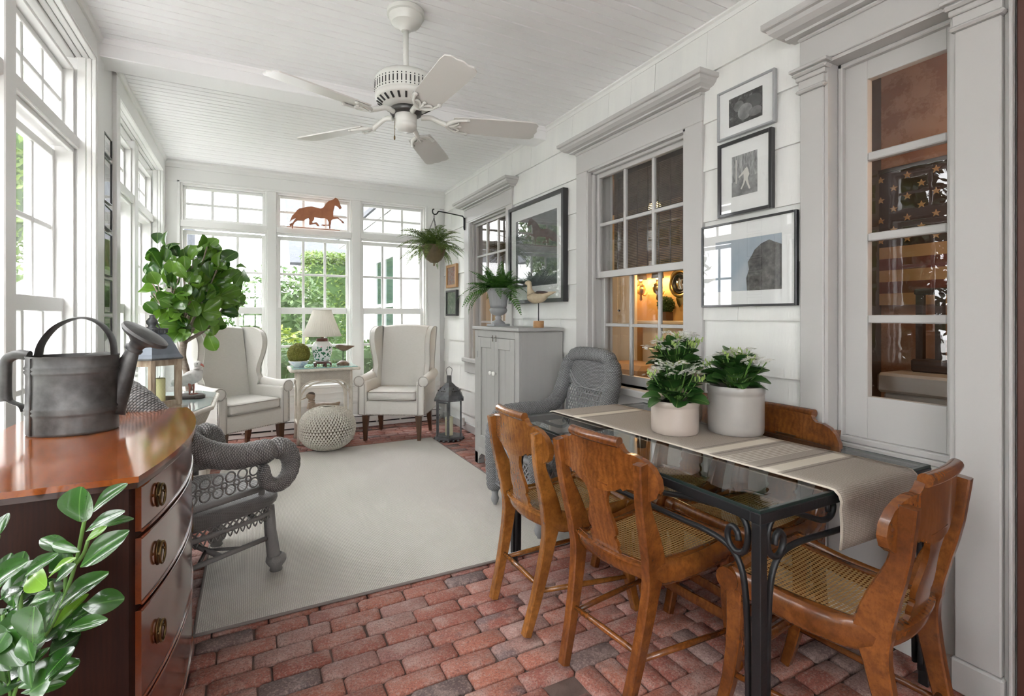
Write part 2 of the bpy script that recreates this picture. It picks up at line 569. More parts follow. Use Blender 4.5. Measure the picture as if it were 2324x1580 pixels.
obj('trim_2', cr, WHITE, kind='structure')
cr = MB()
cr.prism([(XR, 2.735), (XR-.008, 2.735), (XR-.012, 2.755), (XR-.026, 2.762), (XR-.028, 2.772), (XR, 2.772)], 'y', YB, YF)
obj('trim_3', cr, WHITE, kind='structure')

# ---- baseboard heater along the far wall
ht = thing('baseboard_heater', (0, 0, 0), 0, 'long white baseboard heater with dark slots under the far windows', 'heater')
hb = MB()
hb.prism([(YF-.002, .005), (YF-.055, .005), (YF-.058, .045), (YF-.004, .05)], 'x', -.70, 2.05)
obj('bottom_strip', hb, WHITE, ht)
hb = MB(); hb.prism([(YF-.062, .062), (YF-.07, .066), (YF-.07, .118), (YF-.055, .122), (YF-.055, .062)], 'x', -.70, 2.05)
obj('front_cover', hb, WHITE, ht)
hb = MB(); hb.prism([(YF-.002, .150), (YF-.05, .147), (YF-.066, .136), (YF-.066, .132), (YF-.05, .14), (YF-.002, .144)], 'x', -.70, 2.05)
obj('top_hood', hb, WHITE, ht)
hb = MB(); hb.box(-.69, 2.04, YF-.045, YF-.003, .01, .143)
obj('heating_fins', hb, mat('heater_dark', (.03, .03, .032), .6), ht)
k = -.62
while k < 2.0:
    hb = MB(); hb.box(k, k+.016, YF-.066, YF-.045, .048, .138)
    obj('bracket', hb, WHITE, ht); k += .27

# ---- left wall
wl = MB()
def lb(u0, u1, d0, d1, z0, z1, ch=.002, mb=None): (mb or wl).box(*W_left(u0, u1, d0, d1, z0, z1), ch=ch)
lb(YB, 3.43, 0, .30, 2.637, ZC); lb(3.87, YF, 0, .30, 2.63, ZC)
lb(3.43, 3.57, 0, .30, 0, ZC); lb(3.57, 3.87, .021, .30, 0, ZC); lb(3.87, 3.965, 0, .30, 0, 2.63); lb(5.745, YF+.02, 0, .30, 0, 2.63)
lb(YB, 3.43, .03, .30, 0, .465); lb(3.965, 5.745, .03, .30, 0, .465)
wall_left = obj('wall_left', wl, WHITE, kind='structure')
# soffit boards and jamb boards of the deep window bays
for (a, b) in ((YB, 3.43), (3.965, 5.745)):
    for k in range(3):
        q = MB(); q.box(*W_left(a, b, .004+.03*k, .031+.03*k, 2.627-.002*k, 2.637), ch=.003); obj('soffit_board', q, WHITE, wall_left)
    q = MB(); q.box(*W_left(a, b, .094, .20, 2.618, 2.637), ch=.003); obj('soffit_board', q, WHITE, wall_left)
for yy in (3.43, 5.745):
    for k, (a, b) in enumerate(((.004, .022), (.024, .046), (.048, .085))):
        q = MB(); q.box(*W_left(yy-.010, yy, a, b, .47, 2.63), ch=.003); obj('jamb_board', q, WHITE, wall_left)
bays1 = [(2.60, 3.42), (1.68, 2.50), (.76, 1.58), (-.16, .66), (-1.08, -.26)]
bays2 = [(3.975, 4.85), (4.98, 5.735)]
lw_labels = ['left wall window behind the watering can', 'left window just in front of the camera, at the picture edge', 'left window beside the camera', 'left window behind the camera', 'rearmost left window',
             'left wall window beyond the stack of black frames', 'left wall window nearest the fig tree']
for i, (a, b) in enumerate(bays1+bays2):
    porch_window(W_left, a, b, lw_labels[i], dd=.125)
for a, b in ((2.50, 2.60), (1.58, 1.68), (.66, .76), (-.26, -.16), (4.85, 4.98)):
    q = MB(); q.box(*W_left(a, b, .07, .28, .47, 2.637), ch=.004); obj('mullion', q, WHITE, wall_left)
q = MB(); q.box(*W_left(YB, -1.08, .03, .30, 0, 2.637)); obj('pier', q, WHITE, wall_left)
for a, b in ((YB, 3.43), (3.965, 5.745)):
    q = MB(); q.box(*W_left(a, b, .02, .05, .08, .14)); q.box(*W_left(a, b, .02, .05, .34, .40)); obj('panel_rail', q, WHITE, wall_left)
    q = MB(); q.box(*W_left(a, b, -.01, .20, .452, .474), ch=.004); obj('stool', q, WHITE, wall_left)
q = MB(); q.prism([(XL, 2.742), (XL+.012, 2.745), (XL+.02, 2.757), (XL+.024, 2.772), (XL, 2.772)], 'y', YB, YF); obj('trim_4', q, WHITE, kind='structure')

# ---- back wall behind the camera, with a window band
wb = MB()
wb.box(*W_back(XL-.3, XR+.2, 0, .16, 2.562, ZC)); wb.box(*W_back(XL-.3, XR+.2, 0, .16, 0, .465))
for a, b in ((XL-.3, -.45), (.40, XR+.2)): wb.box(*W_back(a, b, 0, .16, .465, 2.562))
wall_back = obj('wall_back', wb, WHITE, kind='structure')
for a, b in ((-.45, .40),): porch_window(W_back, a, b, 'window in the wall behind the camera')

# ---- right wall: house wall with wide painted shingles
OPEN = {'A': (1.988, 2.884, .80, 2.27), 'B': (4.14, 5.03, .80, 2.27), 'D': (.809, 1.242, .70, 2.30)}
wr = MB()
def rb(u0, u1, z0, z1, d0=.012, d1=.20): wr.box(*W_right(u0, u1, d0, d1, z0, z1))
rb(YB, YF+.16, 2.30, ZC); rb(YB, .809, 0, 2.30); rb(1.242, 1.988, 0, 2.30); rb(2.884, 4.14, 0, 2.30); rb(5.03, YF+.16, 0, 2.30)
for k in 'AB':
    a, b, z0, z1 = OPEN[k]; rb(a, b, 0, z0); rb(a, b, z1, 2.30)
rb(.809, 1.242, 0, .70, .03)
wall_right = obj('wall_right', wr, SIDING, kind='structure')
ZL = [-.08, .178, .438, .70, .974, 1.23, 1.487, 1.741, 2.005, 2.255, 2.51, 2.78]
def intervals(z0, z1):
    zm = .5*(z0+z1)
    if zm > 2.5: return [(.45, YF)]
    blk = [(-9, 1.342)]
    if z1 > .82 and z0 < 2.44: blk += [(1.872, 3.012), (4.04, 5.128)]
    blk.sort(); out = []; a = -9
    for p, q in blk:
        if p > a: out.append((a, p))
        a = max(a, q)
    out.append((a, YF))
    return [(max(p, 1.342), q) for p, q in out if q > 1.342]
for i in range(len(ZL)-1):
    z0, z1 = ZL[i], ZL[i+1]
    for p, q in intervals(z0, z1):
        y = p
        while y < q-.01:
            wd = rnd.uniform(.20, .62)
            e = y+wd
            if q-e < .12: e = q
            s = MB()
            t0 = rnd.uniform(-.001, .001)
            s.prism([(XR-.017+t0, max(z0, 0.0)), (XR-.001+t0, min(z1+.02, ZC)), (XR+.013, min(z1+.02, ZC)), (XR+.013, max(z0, 0))], 'y', y+.0010, e-.0010)
            obj('shingle', s, SIDING, wall_right)
            y = e

def cornice(mb, y0, y1, z0, z1, out=.12, xin=XR-.03):
    h = z1-z0
    pr = [(0, 0), (.35, 0), (.37, .12), (.62, .2), (.80, .42), (.86, .62), (.97, .66), (1, .72), (1, 1), (0, 1)]
    # mitred: stack of boxes following the profile
    for k in range(len(pr)-2):
        a0, h0 = pr[k]; a1, h1 = pr[k+1]
        if h1-h0 < 1e-4: continue
        o0, o1 = out*a0, out*a1
        vs = [(xin-o0, y0-o0*.8, z0+h*h0), (xin-o0, y1+o0*.8, z0+h*h0), (XR+.01, y1+o0*.8, z0+h*h0), (XR+.01, y0-o0*.8, z0+h*h0),
              (xin-o1, y0-o1*.8, z0+h*h1), (xin-o1, y1+o1*.8, z0+h*h1), (XR+.01, y1+o1*.8, z0+h*h1), (XR+.01, y0-o1*.8, z0+h*h1)]
        mb.add(vs, [(0,3,2,1),(4,5,6,7),(0,1,5,4),(1,2,6,5),(2,3,7,6),(3,0,4,7)])
def house_window(k, label, glass):
    WN[0] += 1
    a, b, z0, z1 = OPEN[k]
    t = thing('window_%d' % WN[0], kind='structure', label=label)
    c = MB()
    for p, q in ((a-.118, a), (b, b+.128)):
        c.box(*W_right(p, q, -.03, .0, .74, 2.27), ch=.004)
    c.box(*W_right(a-.118, b+.128, -.03, 0, 2.27, 2.44), ch=.004)
    obj('casing', c, GREIGE, t)
    c = MB()
    for p, q in ((a, a+.012), (b-.012, b)): c.box(*W_right(p, q, -.026, .17, z0, z1))
    c.box(*W_right(a, b, -.026, .17, z1-.014, z1))
    for p, q in ((a+.012, a+.03), (b-.03, b-.012)): c.box(*W_right(p, q, .005, .03, z0, z1), ch=.003)
    c.box(*W_right(a+.012, b-.012, .005, .03, z1-.032, z1-.014), ch=.003)
    obj('jamb', c, GREIGE, t)
    c = MB(); cornice(c, a-.118, b+.128, 2.425, 2.492, .11)
    obj('cornice', c, GREIGE, t)
    c = MB(); c.box(*W_right(a-.12, b+.13, -.042, .0, 2.405, 2.425), ch=.006); obj('fillet_molding', c, GREIGE, t)
    sash('upper_sash', W_right, a+.012, b-.012, 1.515, z1-.014, .035, 3, 2, t, GREIGE, stile=.045, rt=.045, rb=.045, th=.035, mun=.022, glass=glass)
    sash('lower_sash', W_right, a+.012, b-.012, z0, 1.56, .085, 3, 2, t, GREIGE, stile=.045, rt=.04, rb=.06, th=.035, mun=.022, glass=glass)
    c = MB(); c.box(*W_right(a-.14, b+.15, -.055, .16, z0-.045, z0), ch=.006); c.box(*W_right(a-.118, b+.128, -.028, 0, z0-.16, z0-.045), ch=.005)
    obj('window_sill', c, GREIGE, t)
    return t
house_window('A', 'six-over-six house window with orange room behind', PANEW)
house_window('B', 'house window behind the fern urn', PANEW)

# sidelight with four stacked panes, pilasters and capitals
sl_ = thing('door_1', kind='structure', label='tall grey sidelight with four stacked panes')
c = MB(); 
for p, q in ((1.242, 1.342), (.69, .809)):
    c.box(*W_right(p, q, -.03, .0, 0.11, 2.20), ch=.004)
    c.box(*W_right(p-.008, q+.008, -.04, .0, 0, .11), ch=.006)
obj('pilaster', c, GREIGE, sl_)
for p, q in ((1.242, 1.342), (.69, .809)):
    c = MB()
    c.box(*W_right(p-.012, q+.012, -.046, 0, 2.20, 2.217), ch=.007)
    c.box(*W_right(p-.004, q+.004, -.034, 0, 2.217, 2.252), ch=.002)
    c.box(*W_right(p-.012, q+.012, -.042, 0, 2.252, 2.272), ch=.003)
    c.box(*W_right(p-.024, q+.024, -.055, 0, 2.272, 2.292), ch=.008)
    c.box(*W_right(p-.030, q+.030, -.062, 0, 2.292, 2.305), ch=.002)
    obj('capital', c, GREIGE, sl_)
c = MB(); c.box(*W_right(.50, 1.342, -.03, 0, 2.305, 2.46), ch=.003); obj('frieze', c, GREIGE, sl_)
c = MB(); c.box(*W_right(.50, 1.345, -.044, 0, 2.42, 2.437), ch=.006); obj('fillet_molding', c, GREIGE, sl_)
c = MB(); cornice(c, .45, 1.345, 2.437, 2.515, .12); obj('cornice', c, GREIGE, sl_)
c = MB()
c.box(*W_right(1.228, 1.242, -.02, .10, .70, 2.305)); c.box(*W_right(.809, .823, -.02, .10, .70, 2.305)); c.box(*W_right(.823, 1.228, -.02, .10, 2.291, 2.305))
for st, ww in ((.045, .018), (.06, .012)):
    c.box(*W_right(1.228-ww, 1.228, st, st+.03, .70, 2.291), ch=.004); c.box(*W_right(.823, 1.228, st, st+.03, 2.291-ww, 2.291), ch=.004)
    c.box(*W_right(.823, .823+ww, st, st+.03, .70, 2.291), ch=.004)
obj('jamb', c, GREIGE, sl_)
c = MB()
zp = [(2.199, 1.905), (1.873, 1.582), (1.55, 1.255), (1.223, .929)]
gy0, gy1 = .868, 1.127
c.box(*W_right(gy1, 1.212, .07, .105, .76, 2.28), ch=.002); c.box(*W_right(.838, gy0, .07, .105, .76, 2.28), ch=.002)
c.box(*W_right(gy0, gy1, .07, .105, 2.199, 2.28), ch=.002); c.box(*W_right(gy0, gy1, .07, .105, .76, .929), ch=.002)
leaf = obj('sidelight_leaf', c, GREIGE, sl_)
for i in range(3):
    q = MB(); q.box(*W_right(gy0, gy1, .07, .105, zp[i+1][0], zp[i][1]), ch=.004); obj('glazing_bar', q, GREIGE, leaf)
for i, (zt, zb) in enumerate(zp):
    q = MB(); X = XR+.088; q.add([(X, gy0, zb), (X, gy1, zb), (X, gy1, zt), (X, gy0, zt)], [(0, 1, 2, 3)])
    obj('pane', q, PANEW, leaf)
c = MB()
for i, (z0, z1, dd) in enumerate(((.735, .76, .045), (.715, .735, .03), (.69, .715, .012), (.66, .69, -.002))):
    c.box(*W_right(.809, 1.242, dd, .11, z0, z1), ch=.004)
obj('sill_molding', c, GREIGE, sl_)
c = MB(); c.box(*W_right(.809, 1.242, .005, .06, .09, .66)); obj('lower_panel', c, GREIGE, sl_)
c = MB(); c.box(*W_right(.664, .69, -.012, .0, 0, 2.305), ch=.004); c.box(*W_right(.664, .674, -.03, 0, 0, 2.305), ch=.003); obj('outer_trim', c, GREIGE, sl_)
BROWN = mat('brown_door_paint', (.10, .04, .03), .45)
dr = thing('door_2', kind='structure', label='brown front door at the right picture edge')
c = MB(); c.box(*W_right(-.32, .660, -.012, .03, 0, 2.3), ch=.004); obj('door_leaf', c, BROWN, dr)
for z0, z1 in ((.2, .9), (1.05, 2.1)):
    c = MB(); c.box(*W_right(-.2, .46, -.016, 0, z0, z1), ch=.01); obj('door_panel', c, BROWN, dr)
c = MB(); c.sphere((XR-.06, .52, .98), .028, 14, 8); c.tube([(XR, .52, .98), (XR-.05, .52, .98)], .012); obj('door_knob', c, mat('door_brass', (.55, .4, .15), .3, metal=1), dr, smooth=True)
q = MB()
q.box(*W_right(1.342, YF, -.028, 0, 0, .085), ch=.004)
obj('baseboard_right', q, GREIGE, kind='structure')
# ================================================================== OUTSIDE
BOUNCE_GROUND = mat('bounce_ground', (.64, .63, .61), .9, col2=(.56, .555, .53), vscale=3)  # ground made pale so it bounces daylight up to the ceiling
g = MB(); g.box(-40, 40, -30, 60, -.6, -.35)
obj('ground', g, BOUNCE_GROUND, kind='structure', label='garden ground outside the windows, paled to bounce light inside')
CLAP = mat('clapboard_white', (.78, .79, .78), .6)
SHING = mat('grey_roof_shingle', (.055, .06, .07), .85, col2=(.035, .04, .046), vscale=10, stretch=(1, 6, 6))

def leaf_quads(mb, rng, centre, rad, n, size, shell=.75, zmin=-9, box=False):
    cx, cy, cz = centre
    for _ in range(n):
        if box:
            p = [rng.uniform(-1, 1) for _ in range(3)]
            k = rng.choice((0, 1, 2, 1, 2)); p[k] = math.copysign(rng.uniform(.86, 1.04), p[k])
            p = Vector(p)
        else:
            p = Vector((rng.gauss(0, 1), rng.gauss(0, 1), rng.gauss(0, 1))).normalized()*rng.uniform(shell, 1.05)
        q = Vector((cx+p.x*rad[0], cy+p.y*rad[1], cz+p.z*rad[2]))
        if q.z < zmin: continue
        d = (p*.7+Vector((rng.gauss(0, .6), rng.gauss(0, .6), rng.gauss(.3, .6)))).normalized()
        a = d.orthogonal().normalized(); b = d.cross(a)
        t = rng.uniform(0, 6.3); a, b = a*math.cos(t)+b*math.sin(t), b*math.cos(t)-a*math.sin(t)
        s = size*rng.uniform(.6, 1.3); o = len(mb.v)
        mb.v += [tuple(q-a*s), tuple(q-b*s*.42+d*s*.1), tuple(q+a*s), tuple(q+b*s*.42+d*s*.1)]
        mb.f.append((o, o+1, o+2, o+3))
def leafmat(name, c1, c2, sc_=6, tr=.35):
    m, nt, b = _new(name)
    ge = nt.nodes.new('ShaderNodeNewGeometry')
    vec = _coords(nt, 'Object')
    f = _math(nt, 'MULTIPLY_ADD', ge.outputs['Random Per Island'], .6, _math(nt, 'MULTIPLY', _noise(nt, vec, sc_, 2), .4))
    c = _mix(nt, f, c1, c2)
    nt.links.new(c, b.inputs['Base Color']); b.inputs['Roughness'].default_value = .5
    t = nt.nodes.new('ShaderNodeBsdfTranslucent'); nt.links.new(c, t.inputs[0])
    mx = nt.nodes.new('ShaderNodeMixShader'); mx.inputs[0].default_value = tr
    nt.links.new(b.outputs[0], mx.inputs[1]); nt.links.new(t.outputs[0], mx.inputs[2])
    nt.links.new(mx.outputs[0], nt.nodes['Material Output'].inputs[0])
    MATS[name] = m
    return m
LF1 = leafmat('hedge_leaf', (.035, .085, .012), (.14, .205, .035))
LF2 = leafmat('shrub_leaf', (.026, .066, .016), (.095, .16, .045))
LF3 = leafmat('lime_leaf', (.085, .15, .016), (.25, .29, .05))
LF4 = leafmat('evergreen_needle', (.018, .032, .018), (.060, .085, .050))
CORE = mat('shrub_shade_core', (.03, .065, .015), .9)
SOIL = mat('bark_brown', (.10, .07, .05), .9)
def shrub(name, label, centre, rad, n, size, m, box=False, cat='shrub', seed=1):
    t = thing(name, (centre[0], centre[1], -.35), 0, label, cat)
    rng = random.Random(seed)
    c = MB()
    L = (0, 0, centre[2]+.35)
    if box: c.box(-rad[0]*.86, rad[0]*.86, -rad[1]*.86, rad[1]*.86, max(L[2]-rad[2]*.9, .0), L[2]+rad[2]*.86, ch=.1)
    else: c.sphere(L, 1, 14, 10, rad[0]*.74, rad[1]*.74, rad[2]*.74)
    obj('inner_shade', c, CORE, t)  # solid core, its dark colour stands in for shade inside the foliage
    f = MB(); leaf_quads(f, rng, L, rad, n, size, zmin=.02, box=box)
    obj('foliage', f, m, t)
    s = MB(); s.tube([(0, 0, 0), (.03, 0, L[2]*.6)], [.05, .03], 6); obj('stem', s, SOIL, t)
    return t
shrub('clipped_hedge', 'tall clipped yellow-green hedge beyond the middle window', (2.35, 14.3, 1.15), (1.12, .33, 1.75), 9000, .055, LF1, True, 'hedge', 2)
shrub('flowering_shrub', 'loose glossy shrub outside the middle window', (.45, 9.25, .55), (1.02, .8, 1.50), 5200, .06, LF2, seed=3)
shrub('flowering_shrub', 'loose glossy shrub outside the left far window', (-1.60, 9.6, .55), (1.0, .9, 1.65), 4200, .06, LF2, seed=4)
shrub('lime_shrub', 'pale yellow-green shrub low outside the middle window', (.30, 7.75, .30), (.62, .5, .80), 2600, .05, LF3, seed=5)
shrub('boxwood_hedge', 'low clipped boxwood hedge right outside the far windows', (.50, 6.80, .30), (1.45, .34, .60), 7000, .032, LF2, True, 'hedge', 6)
shrub('garden_shrub', 'dark green shrub outside the right far window corner', (1.65, 7.75, .25), (.45, .45, .62), 2000, .05, LF2, seed=7)
# shrubs and trees on the left side
shrub('garden_shrub', 'leafy shrub outside the window behind the watering can', (-2.1, 4.3, .30), (.55, .9, .62), 3000, .045, LF2, seed=8)
shrub('garden_shrub', 'leafy shrub outside beside the left wall', (-2.2, 6.9, .35), (.7, 1.0, .75), 2600, .05, LF1, seed=9)
shrub('garden_tree', 'pale leafy tree beyond the left window', (-4.3, 13.4, 4.6), (1.1, 1.1, 2.6), 3000, .10, LF1, cat='tree', seed=10)
# reflected greenery behind the left side near the camera
shrub('garden_tree', 'dark evergreen tree beyond the left windows beside the camera', (-7.5, 1.5, 3.0), (2.2, 2.4, 3.2), 5000, .12, LF4, cat='tree', seed=11)
shrub('garden_shrub', 'shrub outside the left windows beside the camera', (-2.6, .9, .35), (.7, 1.5, .75), 2800, .05, LF2, seed=12)

for i, (tx, ty, tr, th) in enumerate(((-5.6, 10.6, 1.5, 3.2), (-8.2, 14.6, 1.8, 3.8), (-8.9, 8.3, 1.5, 3.4), (-6.4, 5.6, 1.4, 3.0), (-6.2, -2.8, 1.6, 3.4))):
    shrub('evergreen_tree', ['tall dark evergreen outside left, beyond the far corner', 'tall dark evergreen outside left, farthest away', 'tall dark evergreen outside left of the left windows', 'dark evergreen outside left, opposite the sidelight', 'dark evergreen outside left behind the camera'][i], (tx, ty, th-.35), (tr, tr, th), 4200, .13, LF4, cat='tree', seed=40+i)
# house wing seen through the right far window
hw = thing('house_wing', (2.6, 6.2, -.35), 0, 'white clapboard house wing beyond the right far window', 'building')
hb = MB(); hb.box(.03, 3.0, -.3, 7.3, 0, 3.5); obj('wall', hb, CLAP, hw)
for i in range(15):
    z0 = .1+i*.235
    q = MB(); q.prism([(-.012, z0), (.012, z0+.255), (.03, z0+.255), (.03, z0)], 'y', -.3, 3.85); q.prism([(-.012, z0), (.012, z0+.255), (.03, z0+.255), (.03, z0)], 'y', 5.75, 7.3)
    obj('clapboard', q, CLAP, hw)
for i in (0, 1, 2, 12, 13, 14):
    z0 = .1+i*.235
    q = MB(); q.prism([(-.012, z0), (.012, z0+.255), (.03, z0+.255), (.03, z0)], 'y', 3.85, 5.75)
    obj('clapboard', q, CLAP, hw)
q = MB()
for a, b in ((3.85, 3.97), (5.63, 5.75)): q.box(-.03, .03, a, b, .85, 2.95)
q.box(-.03, .03, 3.97, 5.63, 2.83, 2.95); q.box(-.05, .03, 3.8, 5.8, .80, .86); q.box(-.025, .03, 4.75, 4.85, .86, 2.83); q.box(-.02, .03, 3.97, 5.63, 1.80, 1.87)
obj('window_frame', q, CLAP, hw)
q = MB(); q.box(.0, .03, 3.97, 5.63, .86, 2.83); obj('window_pane', q, mat('wing_window_glass', (.03, .05, .045), .08), hw)
q = MB(); q.box(-.55, .0, -.35, 7.5, 3.36, 3.42); q.box(-.57, -.53, -.35, 7.5, 3.36, 3.56); obj('eave', q, CLAP, hw)
q = MB(); q.prism([(-.62, 3.56), (3.2, 5.6), (3.2, 5.68), (-.62, 3.64)], 'y', -.4, 7.6); obj('roof', q, SHING, hw)
# neighbour house with shingled roof straight ahead
nh = thing('neighbour_house', (0, 15, -.35), 0, 'neighbouring house with pale grey shingle roof beyond the hedge', 'building')
q = MB(); q.box(1.2, 11, .4, 8, 0, 3.1); obj('wall', q, CLAP, nh)
q = MB(); q.prism([(0, 3.0), (4.4, 7.4), (4.4, 7.5), (-.05, 3.08)], 'x', .95, 11.4)
obj('roof', q, SHING, nh)
q = MB(); q.prism([(0, 2.9), (4.4, 7.3), (4.4, 7.55), (-.1, 3.05)], 'x', .88, .95); obj('rake_board', q, CLAP, nh)
q = MB(); q.box(-2.2, -.75, 3.0, 3.8, 0, 5.0, ch=.02); 
cz = thing('white_garden_shed', (0, 15, -.35), 0, 'pale shed with low roof beyond the left far window', 'building')
s = MB(); s.box(-5.2, -.8, .5, 3.5, 0, 2.7); obj('wall', s, CLAP, cz)
s = MB(); s.prism([(.3, 2.6), (2.0, 3.6), (3.7, 2.6)], 'x', -5.4, -.6); obj('roof', s, CLAP, cz)
s = MB(); s.box(-1.75, -1.35, 1.2, 1.6, 3.0, 4.0); obj('chimney', s, SHING, cz)
# neighbour on the left
ln = thing('side_house', (-7.5, 18, -.35), 0, 'white sided house seen through the left window', 'building')
q = MB(); q.box(-5, 0, 0, 16, 0, 4.2); obj('wall', q, CLAP, ln)
for i in range(17):
    z0 = .1+i*.24
    q = MB(); q.prism([(.03, z0), (.008, z0+.26), (-.01, z0+.26), (-.01, z0)], 'y', -.02, 16); q.prism([(-.03, z0), (-.008, z0+.26), (.02, z0+.26), (.02, z0)], 'x', -5, .0)
    obj('clapboard', q, CLAP, ln)
q = MB(); q.prism([(.5, 4.1), (-2.5, 6.3), (-5.5, 4.1)], 'y', -.4, 16.4); obj('roof', q, SHING, ln)

# ================================================================== ROOMS OF THE HOUSE seen through the glass
OCHRE = mat('ochre_wall_paint', (.62, .40, .16), .6)
CREAM = mat('cream_paint', (.74, .66, .54), .5)
WOODF = mat('dark_floorboards', (.10, .045, .02), .45)
DARK = mat('dark_interior', (.05, .035, .03), .7)
rm = MB()
rm.box(4.30, 4.36, 1.55, 6.6, .1, 2.6)
rm.box(2.34, 4.36, 6.6, 6.66, .1, 2.6)
obj('wall_room', rm, OCHRE, kind='structure')
rp = MB(); rp.box(2.33, 4.36, 1.50, 1.56, .0, 2.6); obj('wall_partition', rp, DARK, kind='structure')
rf = MB(); rf.box(2.32, 4.36, .1, 6.6, .0, .12); obj('floor_room', rf, WOODF, kind='structure')
rc = MB(); rc.box(2.32, 4.36, .1, 6.7, 2.6, 2.7); obj('ceiling_room', rc, DARK, kind='structure')
# woven shades behind the upper sashes
BAMB = mat('bamboo_slat', (.035, .024, .018), .7, col2=(.06, .04, .03), vscale=20)
for k, lab in (('A', 'dark woven bamboo blind behind the six-over-six window'), ('B', 'dark woven bamboo blind behind the far house window')):
    a, b, _, _ = OPEN[k]
    t = thing('bamboo_blind', (2.33, a, 1.56), 0, lab, 'blind')
    q = MB(); q.box(.0, .03, 0, b-a, .68, .72); obj('head_rail', q, BAMB, t)
    q = MB(); z = .01
    while z < .68:
        q.box(.006, .009, 0.0, b-a, z, z+.0092); z += .0108
    for i in range(9):
        yy = .04+(b-a-.08)*i/8; q.box(.003, .0062, yy-.004, yy+.004, 0, .69)
    obj('slats', q, BAMB, t, kind='stuff')
# panelled folding door
t = thing('folding_door', (4.05, 4.62, .12), 0, 'cream panelled folding door inside the orange room', 'door')
for i, (a, b, xx) in enumerate(((0, .26, 0), (.28, .54, .02))):
    q = MB(); q.box(xx, xx+.04, a, b, 0, 2.1, ch=.004); p = obj('door_leaf', q, CREAM, t)
    for z0, z1 in ((.2, .9), (1.05, 1.95)):
        q = MB(); q.box(xx-.008, xx, a+.05, b-.05, z0, z1, ch=.006); obj('door_panel', q, CREAM, p)
q = MB(); q.tube([(-.005, .27, 1.2), (-.03, .27, 1.2)], .012, 8); obj('door_knob', q, IRON, t)
# door casing, orange lamplight put into its colour
q = MB(); q.box(4.2, 4.29, 5.20, 5.42, .12, 2.2, ch=.01); tag(obj('door_casing', q, OCHRE), 'door casing inside the house, coloured as if lit orange', 'door casing')
# sconces
BRASS = mat('aged_brass', (.50, .34, .12), .28, metal=1)
SHADE = mat('dark_lamp_shade', (.05, .04, .03), .8)
BULB = mat('bulb_glow', (1, .8, .5), .5, emit=(1, .62, .25), estr=25)
def sconce(y, z, lab):
    t = thing('wall_sconce', (4.28, y, z), 0, lab, 'wall lamp', 'brass sconces in the orange room')
    q = MB(); q.lathe([(.0, -.17), (.018, -.15), (.012, -.10), (.045, -.07), (.06, -.02), (.045, .02), (.015, .04), (.02, .07), (0.001, .08)], 16, T(-.10, 0, 0)); q.tube(spline([(0, 0, -.06), (-.03, 0, -.10), (-.08, 0, -.08), (-.1, 0, -.03)], 5), .008, 8)
    obj('arm', q, BRASS, t, smooth=True)
    q = MB(); q.sphere((-.10, 0, .10), .022, 12, 8); obj('bulb', q, BULB, t, smooth=True)
    q = MB(); q.lathe([(.072, .09), (.058, .22)], 20, T(-.10, 0, 0)); obj('lamp_shade', q, SHADE, t, smooth=True)
    l = bpy.data.lights.new('sconce_light', 'POINT'); l.energy = 11; l.color = (1, .62, .28); l.shadow_soft_size = .03
    lo = bpy.data.objects.new('sconce_light', l); COL.objects.link(lo); lo.parent = t; lo.location = (-.10, 0, .07)
sconce(4.66, 1.60, 'brass wall sconce with dark shade farther from the round mirror')
sconce(4.38, 1.60, 'brass wall sconce with dark shade beside the round mirror')
l = bpy.data.lights.new('room_fill_light', 'POINT'); l.energy = 16; l.color = (1, .66, .34); l.shadow_soft_size = .12  # added fill lamp, out of view, brightens the orange room
rl = thing('room_fill_lamp', (3.4, 3.6, 2.28), 0, 'unseen lamp added to brighten the orange room', 'lamp')
q = MB(); q.tube([(0, 0, .32), (0, 0, .1)], .006, 6); obj('cord', q, IRON, rl)
q = MB(); q.sphere((0, 0, 0), .06, 14, 10); obj('globe', q, BULB, rl, smooth=True)
lo = bpy.data.objects.new('room_fill_light', l); COL.objects.link(lo); lo.parent = rl; lo.location = (0, 0, -.19)
# round convex mirror
t = thing('round_mirror', (4.27, 4.10, 1.62), 0, 'round convex mirror in a gilt frame with black inner ring', 'mirror')
q = MB(); q.lathe([(.115, 0), (.12, .03), (.145, .045), (.165, .03), (.17, 0)], 36, Ry(-PI/2)); obj('frame', q, BRASS, t, smooth=True)
q = MB(); q.lathe([(.095, 0), (.10, .03), (.115, .03), (.118, 0)], 36, Ry(-PI/2)); obj('inner_ring', q, IRON, t, smooth=True)
q = MB(); q.lathe([(.098, .005), (.07, .018), (.035, .026), (.0001, .03)], 30, Ry(-PI/2)); obj('mirror_glass', q, mat('mirror_silver', (.9, .9, .9), .02, metal=1), t, smooth=True)
q = MB(); q.prism([(-.06, -.16), (.06, -.16), (.03, -.24), (0, -.27), (-.03, -.24)], 'x', -.03, -.005); obj('crest', q, BRASS, t)
# mantel shelf and topiary
q = MB(); q.box(4.12, 4.295, 3.6, 4.75, 1.16, 1.20, ch=.008); q.box(4.2, 4.295, 3.7, 4.65, .12, 1.16); tag(obj('mantel_shelf', q, CREAM), 'cream mantel shelf under the round mirror', 'mantel')
t = thing('ball_topiary', (4.19, 4.26, 1.20), 0, 'round clipped topiary in a brown square pot on the mantel', 'topiary')
q = MB(); q.prism([(-.055, -.055), (.055, -.055), (.055, .055), (-.055, .055)], 'z', 0, .10); obj('pot', q, mat('brown_pot', (.12, .06, .035), .6), t)
q = MB(); q.sphere((0, 0, .18), .085, 14, 10); obj('inner_ball', q, CORE, t, smooth=True)
q = MB(); leaf_quads(q, random.Random(3), (0, 0, .18), (.095, .095, .095), 900, .013, .9); obj('foliage', q, LF2, t)
